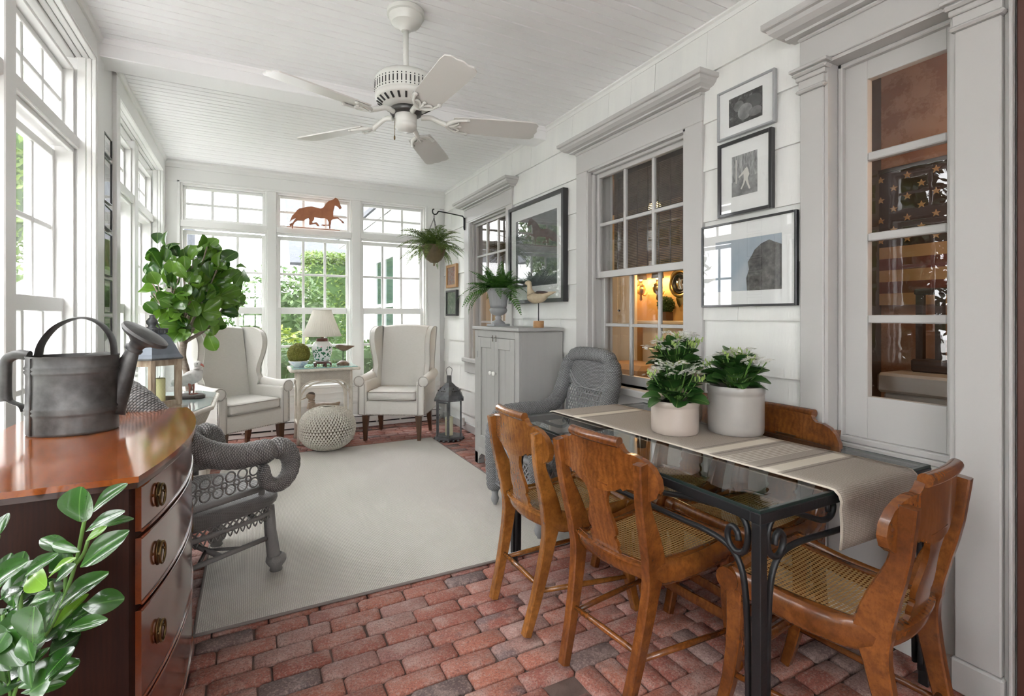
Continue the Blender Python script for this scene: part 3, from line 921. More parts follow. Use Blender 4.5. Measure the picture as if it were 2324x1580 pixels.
# upholstered bench
t = thing('upholstered_bench', (3.75, 4.25, .12), 0, 'tan upholstered bench inside the orange room', 'bench')
q = MB(); q.box(-.25, .25, -.35, .35, .42, .62, ch=.05); obj('cushion', q, mat('tan_fabric', (.45, .30, .18), .8), t)
q = MB(); q.box(-.25, .25, -.35, .35, .34, .42, ch=.01); obj('frame', q, WOODF, t)
for sx in (-1, 1):
    for sy in (-1, 1):
        q = MB(); q.box(sx*.22-.025, sx*.22+.025, sy*.32-.025, sy*.32+.025, 0, .34); obj('leg', q, WOODF, t)

# small hall behind the sidelight
def wallpaper():
    m, nt, b = _new('floral_wallpaper')
    vec = _coords(nt, 'Object', (9, 9, 9))
    vo = nt.nodes.new('ShaderNodeTexVoronoi'); vo.feature = 'SMOOTH_F1'; vo.inputs['Scale'].default_value = 1.0
    nt.links.new(vec, vo.inputs['Vector'])
    n = _noise(nt, vec, 5, 2)
    f = _ramp(nt, _math(nt, 'ADD', vo.outputs['Distance'], _math(nt, 'MULTIPLY', n, .5)), [(.62, 1), (.66, .35), (.70, .8), (.78, 0)])
    nt.links.new(_mix(nt, f, (.34, .17, .10), (.45, .27, .18)), b.inputs['Base Color'])
    b.inputs['Roughness'].default_value = .7
    return m
WP = wallpaper()
q = MB(); q.box(3.05, 3.1, .1, 1.9, .1, 2.6); obj('wall_hall', q, WP, kind='structure')
q = MB(); q.box(2.33, 3.06, .05, .1, .1, 2.6); obj('wall_hall_side', q, WP, kind='structure')
t = thing('framed_flag', (3.02, 1.06, 1.32), 0, 'faded flag with cream stars and dark red stripes hanging behind the sidelight', 'flag')
NAVY = mat('faded_navy_cloth', (.05, .028, .026), .9); REDC = mat('faded_red_cloth', (.17, .05, .04), .9); TANC = mat('aged_cream_cloth', (.50, .33, .17), .9)
q = MB(); q.box(.012, .02, .02, .48, .30, .70); obj('canton', q, NAVY, t)
for i in range(5):
    q = MB(); q.box(.012, .02, .0, .48, .30-.062*(i+1), .30-.062*i); obj('stripe', q, TANC if i % 2 == 0 else REDC, t)
q = MB(); q.box(.012, .02, .0, .02, .30, .70); obj('stripe', q, TANC, t)
star = []
for i in range(10):
    r = .019 if i % 2 == 0 else .0078; a = PI/2+i*PI/5; star.append((r*math.cos(a), r*math.sin(a)))
sm = MB(); sm.prism(star, 'x', .006, .012); sme = sm.mesh('star')
for i in range(7):
    for j in range(7):
        if (i+j) % 2: continue
        link('star', sme, TANC, t, (0, .06+.062*i, .335+.055*j))
q = MB(); q.box(.0, .022, -.02, .0, -.02, .72); q.box(.0, .022, .48, .50, -.02, .72); q.box(0, .022, 0, .48, .70, .72); obj('frame', q, DARK, t)
t = thing('grey_chest', (2.78, 1.0, .12), 0, 'light grey painted chest behind the lowest sidelight pane', 'chest')
PALEG = mat('pale_grey_paint', (.52, .52, .50), .35)
q = MB(); q.box(-.18, .18, -.27, .27, 0, .78, ch=.01); obj('body', q, PALEG, t)
q = MB(); q.box(-.20, .20, -.29, .29, .78, .87, ch=.012); obj('lid', q, PALEG, t)
t = thing('slatted_stand', (2.80, 1.02, .99), 0, 'dark slatted frame standing on the grey chest', 'stand')
q = MB(); q.box(-.05, .05, -.21, .21, 0, .06, ch=.008); obj('base', q, DARK, t)
for i in range(6):
    q = MB(); q.box(-.015, .015, -.19+.076*i-.014, -.19+.076*i+.014, .06, .36); obj('slat', q, DARK, t)
q = MB(); q.box(-.02, .02, -.21, .21, .36, .39, ch=.006); obj('top_rail', q, DARK, t)
# unseen lamp, added to brighten the hall behind the sidelight
t = thing('hall_fill_lamp', (2.72, .45, 2.1), 0, 'unseen lamp added to light the hall behind the sidelight', 'lamp')
q = MB(); q.sphere((0, 0, 0), .05, 12, 8); obj('globe', q, BULB, t, smooth=True)
l = bpy.data.lights.new('hall_fill_light', 'POINT'); l.energy = 4; l.color = (1, .72, .48); l.shadow_soft_size = .08
lo = bpy.data.objects.new('hall_fill_light', l); COL.objects.link(lo); lo.parent = t; lo.location = (0, .0, -.12)
# ================================================================== DINING SET
def wood_mat(name, c1, c2, c3, rough=.27, coat=.5, ring=14, figure=True, axis=(1, 1, 1)):
    m, nt, b = _new(name)
    oi = nt.nodes.new('ShaderNodeObjectInfo')
    vec0 = _coords(nt, 'Object', axis)
    add = nt.nodes.new('ShaderNodeVectorMath'); add.operation = 'ADD'
    nt.links.new(vec0, add.inputs[0])
    cmb = nt.nodes.new('ShaderNodeCombineXYZ')
    for i in range(3): nt.links.new(_math(nt, 'MULTIPLY', oi.outputs['Random'], 17.0+7*i), cmb.inputs[i])
    nt.links.new(cmb.outputs[0], add.inputs[1])
    vec = add.outputs[0]
    n1 = _noise(nt, vec, 6, 4, .6)
    f1 = _ramp(nt, n1, [(.35, 0), (.68, 1)])
    c = _mix(nt, f1, c1, c2)
    wv = _wave(nt, vec, ring, 9, 1.2, 'BANDS', 'X')
    c = _mix(nt, _ramp(nt, wv, [(.2, 0.0), (.95, .28)]), c, c3)
    if figure:
        fg = _wave(nt, vec, 34, 9, 3.0, 'BANDS', 'Y')
        c = _mix(nt, _math(nt, 'MULTIPLY', fg, .12), c, c3)
        bl = _ramp(nt, _noise(nt, vec, 17, 5, .7), [(.52, 0), (.70, .55)])
        c = _mix(nt, bl, c, c3)
    fine = _noise(nt, vec, 90, 2)
    c = _mix(nt, _ramp(nt, fine, [(.52, 0), (.75, .35)]), c, tuple(x*.45 for x in c1))
    nt.links.new(c, b.inputs['Base Color'])
    b.inputs['Roughness'].default_value = rough
    b.inputs['Coat Weight'].default_value = coat
    b.inputs['Coat Roughness'].default_value = .12
    _bump(nt, b, n1, .06, .004)
    return m
MAPLE1 = wood_mat('honey_maple', (.185, .064, .012), (.37, .150, .030), (.085, .025, .006))
MAPLE2 = wood_mat('reddish_maple', (.125, .036, .008), (.27, .090, .018), (.050, .014, .005))
def cane_material():
    m, nt, b = _new('woven_cane')
    tc = nt.nodes.new('ShaderNodeTexCoord')
    sp = nt.nodes.new('ShaderNodeSeparateXYZ'); nt.links.new(tc.outputs['Object'], sp.inputs[0])
    P = .0128
    def cell(o, k=1.0/P, sh=0):
        return _math(nt, 'ABSOLUTE', _math(nt, 'SUBTRACT', _math(nt, 'FRACT', _math(nt, 'ADD', _math(nt, 'MULTIPLY', o, k), sh)), .5))
    ax, ay = cell(sp.outputs[0]), cell(sp.outputs[1])
    r = _math(nt, 'SQRT', _math(nt, 'ADD', _math(nt, 'MULTIPLY', ax, ax), _math(nt, 'MULTIPLY', ay, ay)))
    hole = _math(nt, 'LESS_THAN', r, .285)
    d1 = cell(_math(nt, 'ADD', sp.outputs[0], sp.outputs[1]), 1.0/P)
    col = _mix(nt, _ramp(nt, d1, [(.1, 0), (.4, 1)]), (.34, .18, .055), (.60, .37, .14))
    vn = _noise(nt, tc.outputs['Object'], 40, 2)
    col = _mix(nt, _math(nt, 'MULTIPLY', vn, .5), col, (.30, .15, .045))
    nt.links.new(col, b.inputs['Base Color']); b.inputs['Roughness'].default_value = .45
    h = _math(nt, 'ADD', cell(sp.outputs[0], 2/P), cell(sp.outputs[1], 2/P))
    _bump(nt, b, h, .5, .002)
    tr = nt.nodes.new('ShaderNodeBsdfTransparent')
    mx = nt.nodes.new('ShaderNodeMixShader')
    nt.links.new(hole, mx.inputs[0]); nt.links.new(b.outputs[0], mx.inputs[1]); nt.links.new(tr.outputs[0], mx.inputs[2])
    nt.links.new(mx.outputs[0], nt.nodes['Material Output'].inputs[0])
    return m
CANE = cane_material()

def ribbon_plank(center, widths, x0, thick, xfun):
    """plank lying in the y-z plane: centreline [(y,z)], width per point, thickness in x"""
    C = spline([(0, a, b) for a, b in center], 5)
    n = len(C); Wd = [0]*n
    for i in range(n):
        t = i/(n-1)*(len(widths)-1); k = min(int(t), len(widths)-2); Wd[i] = lerp(widths[k], widths[k+1], t-k)
    vs = []; fs = []
    for i in range(n):
        t = C[min(i+1, n-1)]-C[max(i-1, 0)]; t.normalize()
        nm = Vector((0, -t.z, t.y))
        xo = xfun(C[i].y, C[i].z)
        c = .004
        for sy, sx in ((-1, -1), (-1, 1), (1, 1), (1, -1)):
            p = C[i]+nm*sy*Wd[i]/2
            if sx*sy > 0:
                order = [(0, 1), (1, 0)]
            else:
                order = [(1, 0), (0, 1)]
            for ox, oy in order:
                q = C[i]+nm*sy*(Wd[i]/2-oy*c)
                vs.append((xo+sx*(thick/2-ox*c), q.y, q.z))
    m = 8
    for i in range(n-1):
        for k in range(m):
            fs.append((i*m+k, i*m+(k+1) % m, (i+1)*m+(k+1) % m, (i+1)*m+k))
    fs.append(tuple(range(m-1, -1, -1))); fs.append(tuple((n-1)*m+k for k in range(m)))
    return MB().add(vs, fs)

def make_dining_chair(W):
    t = thing('dining_chair')
    for s in (-1, 1):
        # stile and rear sabre leg in one piece
        mb = ribbon_plank([(-.262, 0), (-.225, .13), (-.192, .27), (-.172, .38), (-.165, .46), (-.188, .55), (-.222, .65), (-.238, .74), (-.246, .80)],
                          [.034, .040, .048, .058, .085, .070, .046, .040, .038], 0, .034, lambda y, z: s*(.148+.030*min(z/.46, 1)+.020*max(0, (z-.46)/.34)))
        obj('stile', mb, W, t, auto=35)
        # front sabre leg
        mb = ribbon_plank([(.245, 0), (.212, .13), (.194, .27), (.192, .40), (.194, .43)], [.032, .038, .044, .050, .052], 0, .036, lambda y, z: s*(.202-.004*z))
        obj('leg', mb, W, t, auto=35)
        # side rail swooping from the stile to a rounded nose
        P = spline([(s*.176, -.175, .452), (s*.186, -.08, .424), (s*.196, .04, .424), (s*.203, .15, .436), (s*.205, .205, .440)], 6)
        mb = MB(); mb.tube(P, [.044]*6+[.041]*6+[.040]*6+[.041]*7, 12, up=(0, 0, 1), flat=(.95, .42))
        mb.tube([(s*.205-.020, .208, .442), (s*.205+.020, .208, .442)], .036, 14)
        obj('side_rail', mb, W, t, auto=50)
    # rear rail, bowed
    mb = MB(); P = [(x, -.168-.03*(1-(x/.17)**2), .438) for x in [(-.16+.32*i/10) for i in range(11)]]
    mb.tube(P, .030, 8, up=(0, 0, 1), flat=(1.0, .45), rot=PI/8); obj('rear_rail', mb, W, t, auto=40)
    mb = MB(); P = [(x, .222-.012*(x/.2)**2, .446) for x in [(-.19+.38*i/8) for i in range(9)]]
    mb.tube(P, .034, 12, up=(0, 0, 1), flat=(.95, .62)); obj('front_rail', mb, W, t, auto=50)
    # cane panel in a thin frame
    def seat(u, v):
        y = lerp(-.185+.0, .205, v); hw = lerp(.150, .182, v)
        x = lerp(-hw, hw, u)
        y -= (1-v)*.02*(1-(2*u-1)**2)
        z = .4575-.010*math.sin(PI*v)*math.sin(PI*u)-.008*math.sin(PI*v)
        return (x, y, z)
    mb = MB(); mb.grid(seat, 10, 10); obj('cane_seat', mb, CANE, t, smooth=True)
    mb = MB()
    edge = [seat(i/10, 0) for i in range(11)]+[seat(1, i/10) for i in range(1, 11)]+[seat(1-i/10, 1) for i in range(1, 11)]+[seat(0, 1-i/10) for i in range(1, 10)]
    mb.tube(edge, .010, 6, closed=True, up=(0, 0, 1), flat=(.7, 1.6)); obj('seat_frame', mb, W, t, auto=40)
    # splat
    half_ = [(.70, .060), (.668, .054), (.650, .045), (.625, .042), (.595, .049), (.565, .061), (.540, .066), (.524, .063), (.518, .055), (.510, .055), (.503, .063), (.488, .066), (.476, .060), (.470, .067), (.455, .076)]
    mb = MB(); vs = []; fs = []
    for z, hw in half_:
        yb = -.190-.048*((z-.455)/.245)
        for i in range(7):
            x = lerp(-hw, hw, i/6)
            for d in (0, .013): vs.append((x, yb-d+.10*x*x*4, z))
    for k in range(len(half_)-1):
        for i in range(6):
            a = (k*7+i)*2; b = a+2; c = a+14; d = c+2
            fs += [(a, c, d, b), (a+1, b+1, d+1, c+1)]
        for i in (0, 6):
            a = (k*7+i)*2; c = a+14; fs.append((a, a+1, c+1, c))
    mb.add(vs, fs); obj('splat', mb, W, t, auto=35)
    # crest tablet with drooping ears and scroll roll
    top = [(0, .845), (.06, .845), (.113, .843), (.122, .828), (.135, .818), (.165, .818), (.198, .808), (.225, .788), (.243, .757), (.246, .728), (.236, .700), (.214, .684), (.193, .690), (.186, .706)]
    bot = [(.150, .706), (.128, .703), (.122, .694), (.114, .702), (.10, .690), (.07, .679), (.035, .674), (0, .672)]
    prof = top+bot
    full = prof+[(-x, z) for x, z in prof[-2:0:-1]]
    def yc(x, z): return -.2435+.60*x*x-.06*(z-.76)
    n = len(full); vs = []
    for x, z in full: vs.append((x, yc(x, z), z))
    for x, z in full: vs.append((x, yc(x, z)+.022, z))
    fs = [(i, (i+1) % n, n+(i+1) % n, n+i) for i in range(n)]
    mb = MB()
    # faces as strips between mirrored upper and lower outlines
    def at_z(x, lst):
        for (xa, za), (xb, zb) in zip(lst, lst[1:]):
            lo, hi = min(xa, xb), max(xa, xb)
            if lo <= x <= hi and hi > lo: return za+(zb-za)*(x-xa)/(xb-xa)
        return lst[-1][1]
    xs = sorted(set([0, .03, .06, .09, .113, .122, .135, .15, .165, .18, .186, .198, .214, .225, .236, .243, .246]))
    upper = [p for p in prof[:10]]
    lower = [(.246, .728), (.236, .700), (.214, .684), (.193, .690), (.186, .706)]+bot
    cols = []
    for x in [-q for q in xs[::-1] if q > 0]+xs:
        ax = abs(x); zt = at_z(ax, upper); zb = at_z(ax, lower)
        cols.append((x, zb, zt))
    vs = []; fs = []
    for x, zb, zt in cols:
        for k in range(5):
            z = lerp(zb, zt, k/4)
            vs += [(x, yc(x, z)-.011, z), (x, yc(x, z)+.011, z)]
    for i in range(len(cols)-1):
        for k in range(4):
            a = (i*5+k)*2; b = a+2; c = a+10; d = c+2
            fs += [(a, b, d, c), (a+1, c+1, d+1, b+1)]
        for k in (0, 4):
            a = (i*5+k)*2; c = a+10
            fs.append((a, c, c+1, a+1))
    for i in (0, len(cols)-1):
        for k in range(4):
            a = (i*5+k)*2; fs.append((a, a+1, a+3, a+2))
    mb.add(vs, fs)
    cr = obj('crest_rail', mb, W, t, auto=40)
    mb = MB(); mb.tube([(x, yc(x, .848)-.010, .848) for x in [(-.115+.23*i/8) for i in range(9)]], .0175, 14, up=(0, 0, 1)); obj('crest_roll', mb, W, cr, auto=50)
    # stretchers
    mb = MB(); mb.tube([(-.15, -.208, .185), (0, -.208, .185), (.15, -.208, .185)], [.009, .011, .009], 10); obj('stretcher', mb, W, t, smooth=True)
    for s in (-1, 1):
        mb = MB(); mb.tube([(s*.156, -.215, .165), (s*.18, 0, .155), (s*.20, .205, .145)], [.009, .011, .009], 10); obj('stretcher', mb, W, t, smooth=True)
    mb = MB(); P = [(x, .205-.0, .185) for x in (-.195, 0, .195)]
    mb.tube(P, .020, 8, up=(0, 0, 1), flat=(1, .45), rot=PI/8); obj('stretcher', mb, W, t, auto=40)
    return t
GRP = 'maple dining chairs with cane seats'
def place_chair(ch, x, y, ang, label):
    ch.location = (x, y, .001); ch.rotation_euler = (0, 0, ang)
    tag(ch, label, 'chair', GRP)
chA = make_dining_chair(MAPLE1)
chB = make_dining_chair(MAPLE2)
place_chair(chA, 1.218, 1.865, -PI/2+.0, 'honey maple cane chair farthest left, in front of the rug')
place_chair(chB, 1.275, 1.395, -PI/2+.10, 'reddish maple cane chair nearest the camera on the left side of the glass table')
c5 = copy_tree(chB); place_chair(c5, 1.545, .885, .12, 'reddish maple cane chair at the near table end under the hanging runner')
c4 = copy_tree(chB); place_chair(c4, 1.810, 1.375, PI/2, 'maple cane chair between glass table and grey sidelight wall')
c3 = copy_tree(chB); place_chair(c3, 1.770, 1.835, PI/2, 'maple cane chair on the wall side hidden behind the flower crocks')

# ---- iron and glass table
TX0, TX1, TY0, TY1, TZ = 1.165, 2.045, .852, 2.255, .738
tb = thing('dining_table', (TX0, TY0, 0), 0, 'black wrought iron dining table with scrolled legs and a clear glass top', 'table')
LX, LY = TX1-TX0, TY1-TY0
fr = MB(); h = .030
fr.box(0, LX, 0, h, TZ-.028, TZ, ch=.002); fr.box(0, LX, LY-h, LY, TZ-.028, TZ, ch=.002)
fr.box(0, h, h, LY-h, TZ-.028, TZ, ch=.002); fr.box(LX-h, LX, h, LY-h, TZ-.028, TZ, ch=.002)
obj('top_frame', fr, IRON, tb)
for x in (0, LX-.028):
    for y in (0, LY-.028):
        q = MB(); q.box(x, x+.028, y, y+.028, 0, TZ-.028, ch=.002); obj('leg', q, IRON, tb)
low = [(.016, .06), (.018, .22), (.021, .42), (.030, .53), (.048, .585), (.085, .615), (.16, .626), (.28, .624)]
up_ = [(.048, .640), (.053, .662), (.068, .672), (.083, .655), (.080, .625), (.058, .607), (.030, .618), (.020, .650), (.022, .685), (.042, .712), (.085, .720), (.13, .712)]
up_short = up_+[(.19, .690), (.26, .666), (.30, .672), (.312, .700), (.295, .716), (.285, .700), (.287, .688)]
up_long = up_+[(.22, .702), (.33, .682), (.45, .662), (.52, .664), (.55, .690), (.535, .712), (.515, .700), (.515, .688)]
def scroll_side(axis, fix, length, sgn):
    for end in (0, 1):
        base = .028
        for pts, nm in ((low+[(length/2-.028, .622)], 'lower_scroll'), (up_short if length < 1 else up_long, 'upper_scroll')):
            P = []
            for s, z in pts:
                s = s+base
                if end: s = length-s
                P.append((s, fix, z) if axis == 'x' else (fix, s, z))
            q = MB(); q.tube(spline(P, 5), .0085, 8); obj(nm, q, IRON, tb, smooth=True)
scroll_side('x', .014, LX, 1); scroll_side('x', LY-.014, LX, 1); scroll_side('y', .014, LY, 1); scroll_side('y', LX-.014, LY, 1)
def table_glass():
    m, nt, b = _new('table_glass')
    nt.nodes.remove(b)
    tr = nt.nodes.new('ShaderNodeBsdfTransparent'); tr.inputs[0].default_value = (.86, .92, .90, 1)
    gl = nt.nodes.new('ShaderNodeBsdfGlossy'); gl.inputs['Roughness'].default_value = .0
    f = _schlick(nt, .085, 1.0)
    mx = nt.nodes.new('ShaderNodeMixShader')
    nt.links.new(f, mx.inputs[0]); nt.links.new(tr.outputs[0], mx.inputs[1]); nt.links.new(gl.outputs[0], mx.inputs[2])
    nt.links.new(mx.outputs[0], nt.nodes['Material Output'].inputs[0])
    return m
TGLASS = table_glass()
q = MB(); q.add([(.004, .004, TZ+.008), (LX-.004, .004, TZ+.008), (LX-.004, LY-.004, TZ+.008), (.004, LY-.004, TZ+.008)], [(0, 1, 2, 3)])
gt = obj('glass_top', q, TGLASS, tb)
q = MB()
e = .003
for (a, b_, c, d) in ((.002, LX-.002, .002, .002+e), (.002, LX-.002, LY-.002-e, LY-.002), (.002, .002+e, .005, LY-.005), (LX-.002-e, LX-.002, .005, LY-.005)):
    q.box(a, b_, c, d, TZ+.0005, TZ+.0085)
obj('glass_edge', q, mat('glass_edge_green', (.006, .018, .016), .5), gt)

# ---- woven runner
def runner_material():
    m, nt, b = _new('woven_runner')
    at = nt.nodes.new('ShaderNodeAttribute'); at.attribute_name = 'UVMap'; at.attribute_type = 'GEOMETRY'
    uv = nt.nodes.new('ShaderNodeUVMap')
    sp = nt.nodes.new('ShaderNodeSeparateXYZ'); nt.links.new(uv.outputs[0], sp.inputs[0])
    u, v = sp.outputs[0], sp.outputs[1]
    # stripes across the runner along v (metres)
    def band(a, b2):
        return _math(nt, 'MULTIPLY', _math(nt, 'GREATER_THAN', v, a), _math(nt, 'LESS_THAN', v, b2))
    cream = None
    for a, b2 in ((.345, .395), (.60, .65), (1.35, 1.40)):
        for lo, hi in ((a, b2),):
            x = band(lo, hi); cream = x if cream is None else _math(nt, 'ADD', cream, x)
    dark = None
    for a, b2 in ((.325, .333), (.407, .415), (.58, .588), (.662, .670), (1.33, 1.338), (1.412, 1.42)):
        x = band(a, b2); dark = x if dark is None else _math(nt, 'ADD', dark, x)
    thin = None
    for k in range(7):
        a = .462+.014*k; x = band(a, a+.005); thin = x if thin is None else _math(nt, 'ADD', thin, x)
    w1 = _wave(nt, uv.outputs[0], 62, 0, 1, 'BANDS', 'X'); w2 = _wave(nt, uv.outputs[0], 62, 0, 1, 'BANDS', 'Y')
    chk = _math(nt, 'MULTIPLY', w1, w2)
    nz = _noise(nt, uv.outputs[0], 260, 2)
    base = _mix(nt, _ramp(nt, _math(nt, 'ADD', _math(nt, 'MULTIPLY', nz, .7), _math(nt, 'MULTIPLY', chk, .45)), [(.35, 0), (.7, 1)]), (.30, .255, .215), (.50, .45, .395))
    c = _mix(nt, cream, base, (.66, .60, .51))
    c = _mix(nt, thin, c, (.62, .57, .49))
    c = _mix(nt, dark, c, (.24, .21, .18))
    edge = _math(nt, 'GREATER_THAN', _math(nt, 'ABSOLUTE', _math(nt, 'SUBTRACT', u, .215)), .208)
    c = _mix(nt, edge, c, (.66, .60, .51))
    nt.links.new(c, b.inputs['Base Color']); b.inputs['Roughness'].default_value = .9
    b.inputs['Specular IOR Level'].default_value = .15
    _bump(nt, b, _math(nt, 'ADD', chk, nz), .6, .002)
    return m
def make_runner():
    zt = TZ+.0125
    path = []   # (y, z) along the length: from near hem up, over the table and under the far fold
    yn, yf = TY0-.018, TY1+.012
    for z in (.585, .62, .66, .70): path.append((yn-.004*math.sin((z-.58)*25), z))
    path += [(yn+.001, .722), (yn+.006, .738), (yn+.018, zt-.0015), (yn+.035, zt)]
    n = 14
    for i in range(1, n+1): path.append((lerp(yn+.035, yf-.03, i/n), zt+.0008*math.sin(i*1.3)))
    path += [(yf-.012, zt-.002), (yf, zt-.010), (yf+.003, zt-.025)]
    for z in (.70, .66, .62): path.append((yf+.004, z))
    L = [0]
    for a, b in zip(path, path[1:]): L.append(L[-1]+math.hypot(b[0]-a[0], b[1]-a[1]))
    nu = 10; vs = []; uvs = []
    for k, (y, z) in enumerate(path):
        t = (y-yn)/(yf-yn); x0 = lerp(1.485, 1.405, t)
        for i in range(nu+1):
            vs.append((x0+.43*i/nu, y-.03*(i/nu-.5)*(1 if k < 4 else 0)*.3, z)); uvs.append((.43*i/nu, L[k]))
    fs = [(k*(nu+1)+i, k*(nu+1)+i+1, (k+1)*(nu+1)+i+1, (k+1)*(nu+1)+i) for k in range(len(path)-1) for i in range(nu)]
    mb = MB().add(vs, fs); me = mb.mesh('table_runner', True)
    ul = me.uv_layers.new(name='UVMap')
    for p in me.polygons:
        for li in p.loop_indices: ul.data[li].uv = uvs[me.loops[li].vertex_index]
    o = link('table_runner', me, runner_material(), None, label='taupe woven table runner with cream stripes draped over the glass table end', cat='table runner')
    md = o.modifiers.new('t', 'SOLIDIFY'); md.thickness = .004; md.offset = 1
    return o
make_runner()

# ---- stoneware crocks with kalanchoe
STONE1 = mat('cream_stoneware', (.52, .445, .385), .3, col2=(.46, .395, .35), vscale=6, coat=.3)
STONE2 = mat('grey_stoneware', (.41, .385, .355), .28, col2=(.35, .335, .32), vscale=7, coat=.35)
STONE3 = mat('tan_stoneware', (.46, .38, .28), .35, col2=(.40, .33, .25), vscale=6, coat=.2)
SOILM = mat('potting_soil', (.05, .035, .025), .95, bump=.6, bscale=70)
def green_leaf(name, c1, c2, rough=.35, tr=.12, vein=(.30, .42, .12), coat=.15):
    m, nt, b = _new(name)
    oi = nt.nodes.new('ShaderNodeObjectInfo')
    c = _mix(nt, oi.outputs['Random'], c1, c2)
    vec = _coords(nt, 'Object')
    c = _mix(nt, _math(nt, 'MULTIPLY', _noise(nt, vec, 30, 2), .35), c, tuple(x*.6 for x in c1))
    sp = nt.nodes.new('ShaderNodeSeparateXYZ'); nt.links.new(vec, sp.inputs[0])
    mid = _math(nt, 'LESS_THAN', _math(nt, 'ABSOLUTE', sp.outputs[0]), .016)
    c = _mix(nt, _math(nt, 'MULTIPLY', mid, .45), c, vein)
    nt.links.new(c, b.inputs['Base Color']); b.inputs['Roughness'].default_value = rough; b.inputs['Coat Weight'].default_value = coat
    t = nt.nodes.new('ShaderNodeBsdfTranslucent'); nt.links.new(c, t.inputs[0])
    mx = nt.nodes.new('ShaderNodeMixShader'); mx.inputs[0].default_value = tr
    nt.links.new(b.outputs[0], mx.inputs[1]); nt.links.new(t.outputs[0], mx.inputs[2])
    nt.links.new(mx.outputs[0], nt.nodes['Material Output'].inputs[0])
    return m
def leaf_mesh(name, outline, cup=.25, droop=.3, nu=8, wav=0, seed=0, fold=0):
    """unit leaf: base at origin, tip along +y (length 1); outline(t) half-width"""
    r = random.Random(seed); ph = r.uniform(0, 6)
    mb = MB()
    def fn(a, b):
        t = a; s = (b-.5)*2
        hw = outline(t)
        x = s*hw
        z = cup*(x*x)*3.0-droop*t*t+fold*abs(s)*hw+wav*math.sin(t*14+ph+s*2)*abs(s)
        y = t-.15*droop*t*t
        return (x, y, z)
    mb.grid(fn, nu, 6)
    return mb.mesh(name, True)
def place(name, me, m, parent, pos, direction, up, size, roll=0):
    """leaf with its +y along direction"""
    d = Vector(direction).normalized()
    u = Vector(up)-d*Vector(up).dot(d)
    if u.length < 1e-4: u = d.orthogonal()
    u.normalize(); x = d.cross(u)
    if roll:
        u, x = u*math.cos(roll)+x*math.sin(roll), x*math.cos(roll)-u*math.sin(roll)
    M = Matrix(((x.x, d.x, u.x, pos[0]), (x.y, d.y, u.y, pos[1]), (x.z, d.z, u.z, pos[2]), (0, 0, 0, 1)))
    sz = size if isinstance(size, (tuple, list)) else (size, size, size)
    M = M @ Matrix.Diagonal((sz[0], sz[1], sz[2], 1))
    o = bpy.data.objects.new(name, me); COL.objects.link(o)
    if not me.materials: me.materials.append(m)
    o.parent = parent; o.matrix_basis = M
    return o
KALM = green_leaf('kalanchoe_leaf', (.022, .075, .016), (.06, .15, .035), .38)
def scallop(t):
    w = .44*math.sin(PI*min(1, t*.93+.05))**.7
    return max(.015, w*(1+.05*math.sin(t*34)))
KL = [leaf_mesh('leaf', scallop, .25, .12+.12*i, 18, 0, i) for i in range(4)]
PETAL = mat('white_petal', (.85, .85, .80), .6, trans=.3)
BUD = mat('lime_bud', (.30, .42, .10), .5)
STEM = mat('green_stem', (.12, .24, .05), .5)
def floret_cluster(seed):
    r = random.Random(seed); mb = MB()
    for _ in range(20):
        a = r.uniform(0, 6.3); rr = .030*math.sqrt(r.random()); c = Vector((rr*math.cos(a), rr*math.sin(a), .012*(1-(rr/.026)**2)+r.uniform(-.003, .004)))
        n = Vector((c.x*14, c.y*14, 1)).normalized(); x = n.orthogonal().normalized(); y = n.cross(x); s = r.uniform(.0075, .0105); off = r.uniform(0, 6)
        for k in range(4):
            t = off+k*PI/2; d = x*math.cos(t)+y*math.sin(t); e = n.cross(d)
            mb.add([c, c+d*s*.55+e*s*.42+n*.0015, c+d*s*1.05+n*.001, c+d*s*.55-e*s*.42+n*.0015], [(0, 1, 2, 3)])
    return mb
def bud_cluster(seed):
    r = random.Random(seed); mb = MB()
    for _ in range(14):
        a = r.uniform(0, 6.3); rr = .02*math.sqrt(r.random()); c = (rr*math.cos(a), rr*math.sin(a), r.uniform(-.012, .012))
        mb.sphere(c, .0032, 5, 4, 1, 1, 2.0)
    return mb
FC = [floret_cluster(i).mesh('flower_cluster') for i in range(3)]
BC = [bud_cluster(i).mesh('bud_cluster') for i in range(2)]
def crock(loc, r, h, m, label, glabel, rim=.008):
    t = thing('stoneware_crock', loc, 0, label, 'crock')
    q = MB(); q.lathe([(r*.94, 0), (r*.985, .006), (r, .03), (r*1.0, h*.80), (r*1.0, h*.84), (r*1.03, h*.86), (r*1.035, h*.96), (r*1.01, h), (r*.93, h), (r*.92, h*.9), (r*.92, .02)], 40)
    obj('body', q, m, t, auto=50)
    q = MB(); q.lathe([(.0001, h*.88), (r*.5, h*.885), (r*.925, h*.87)], 24); obj('soil', q, SOILM, t, smooth=True)
    return t
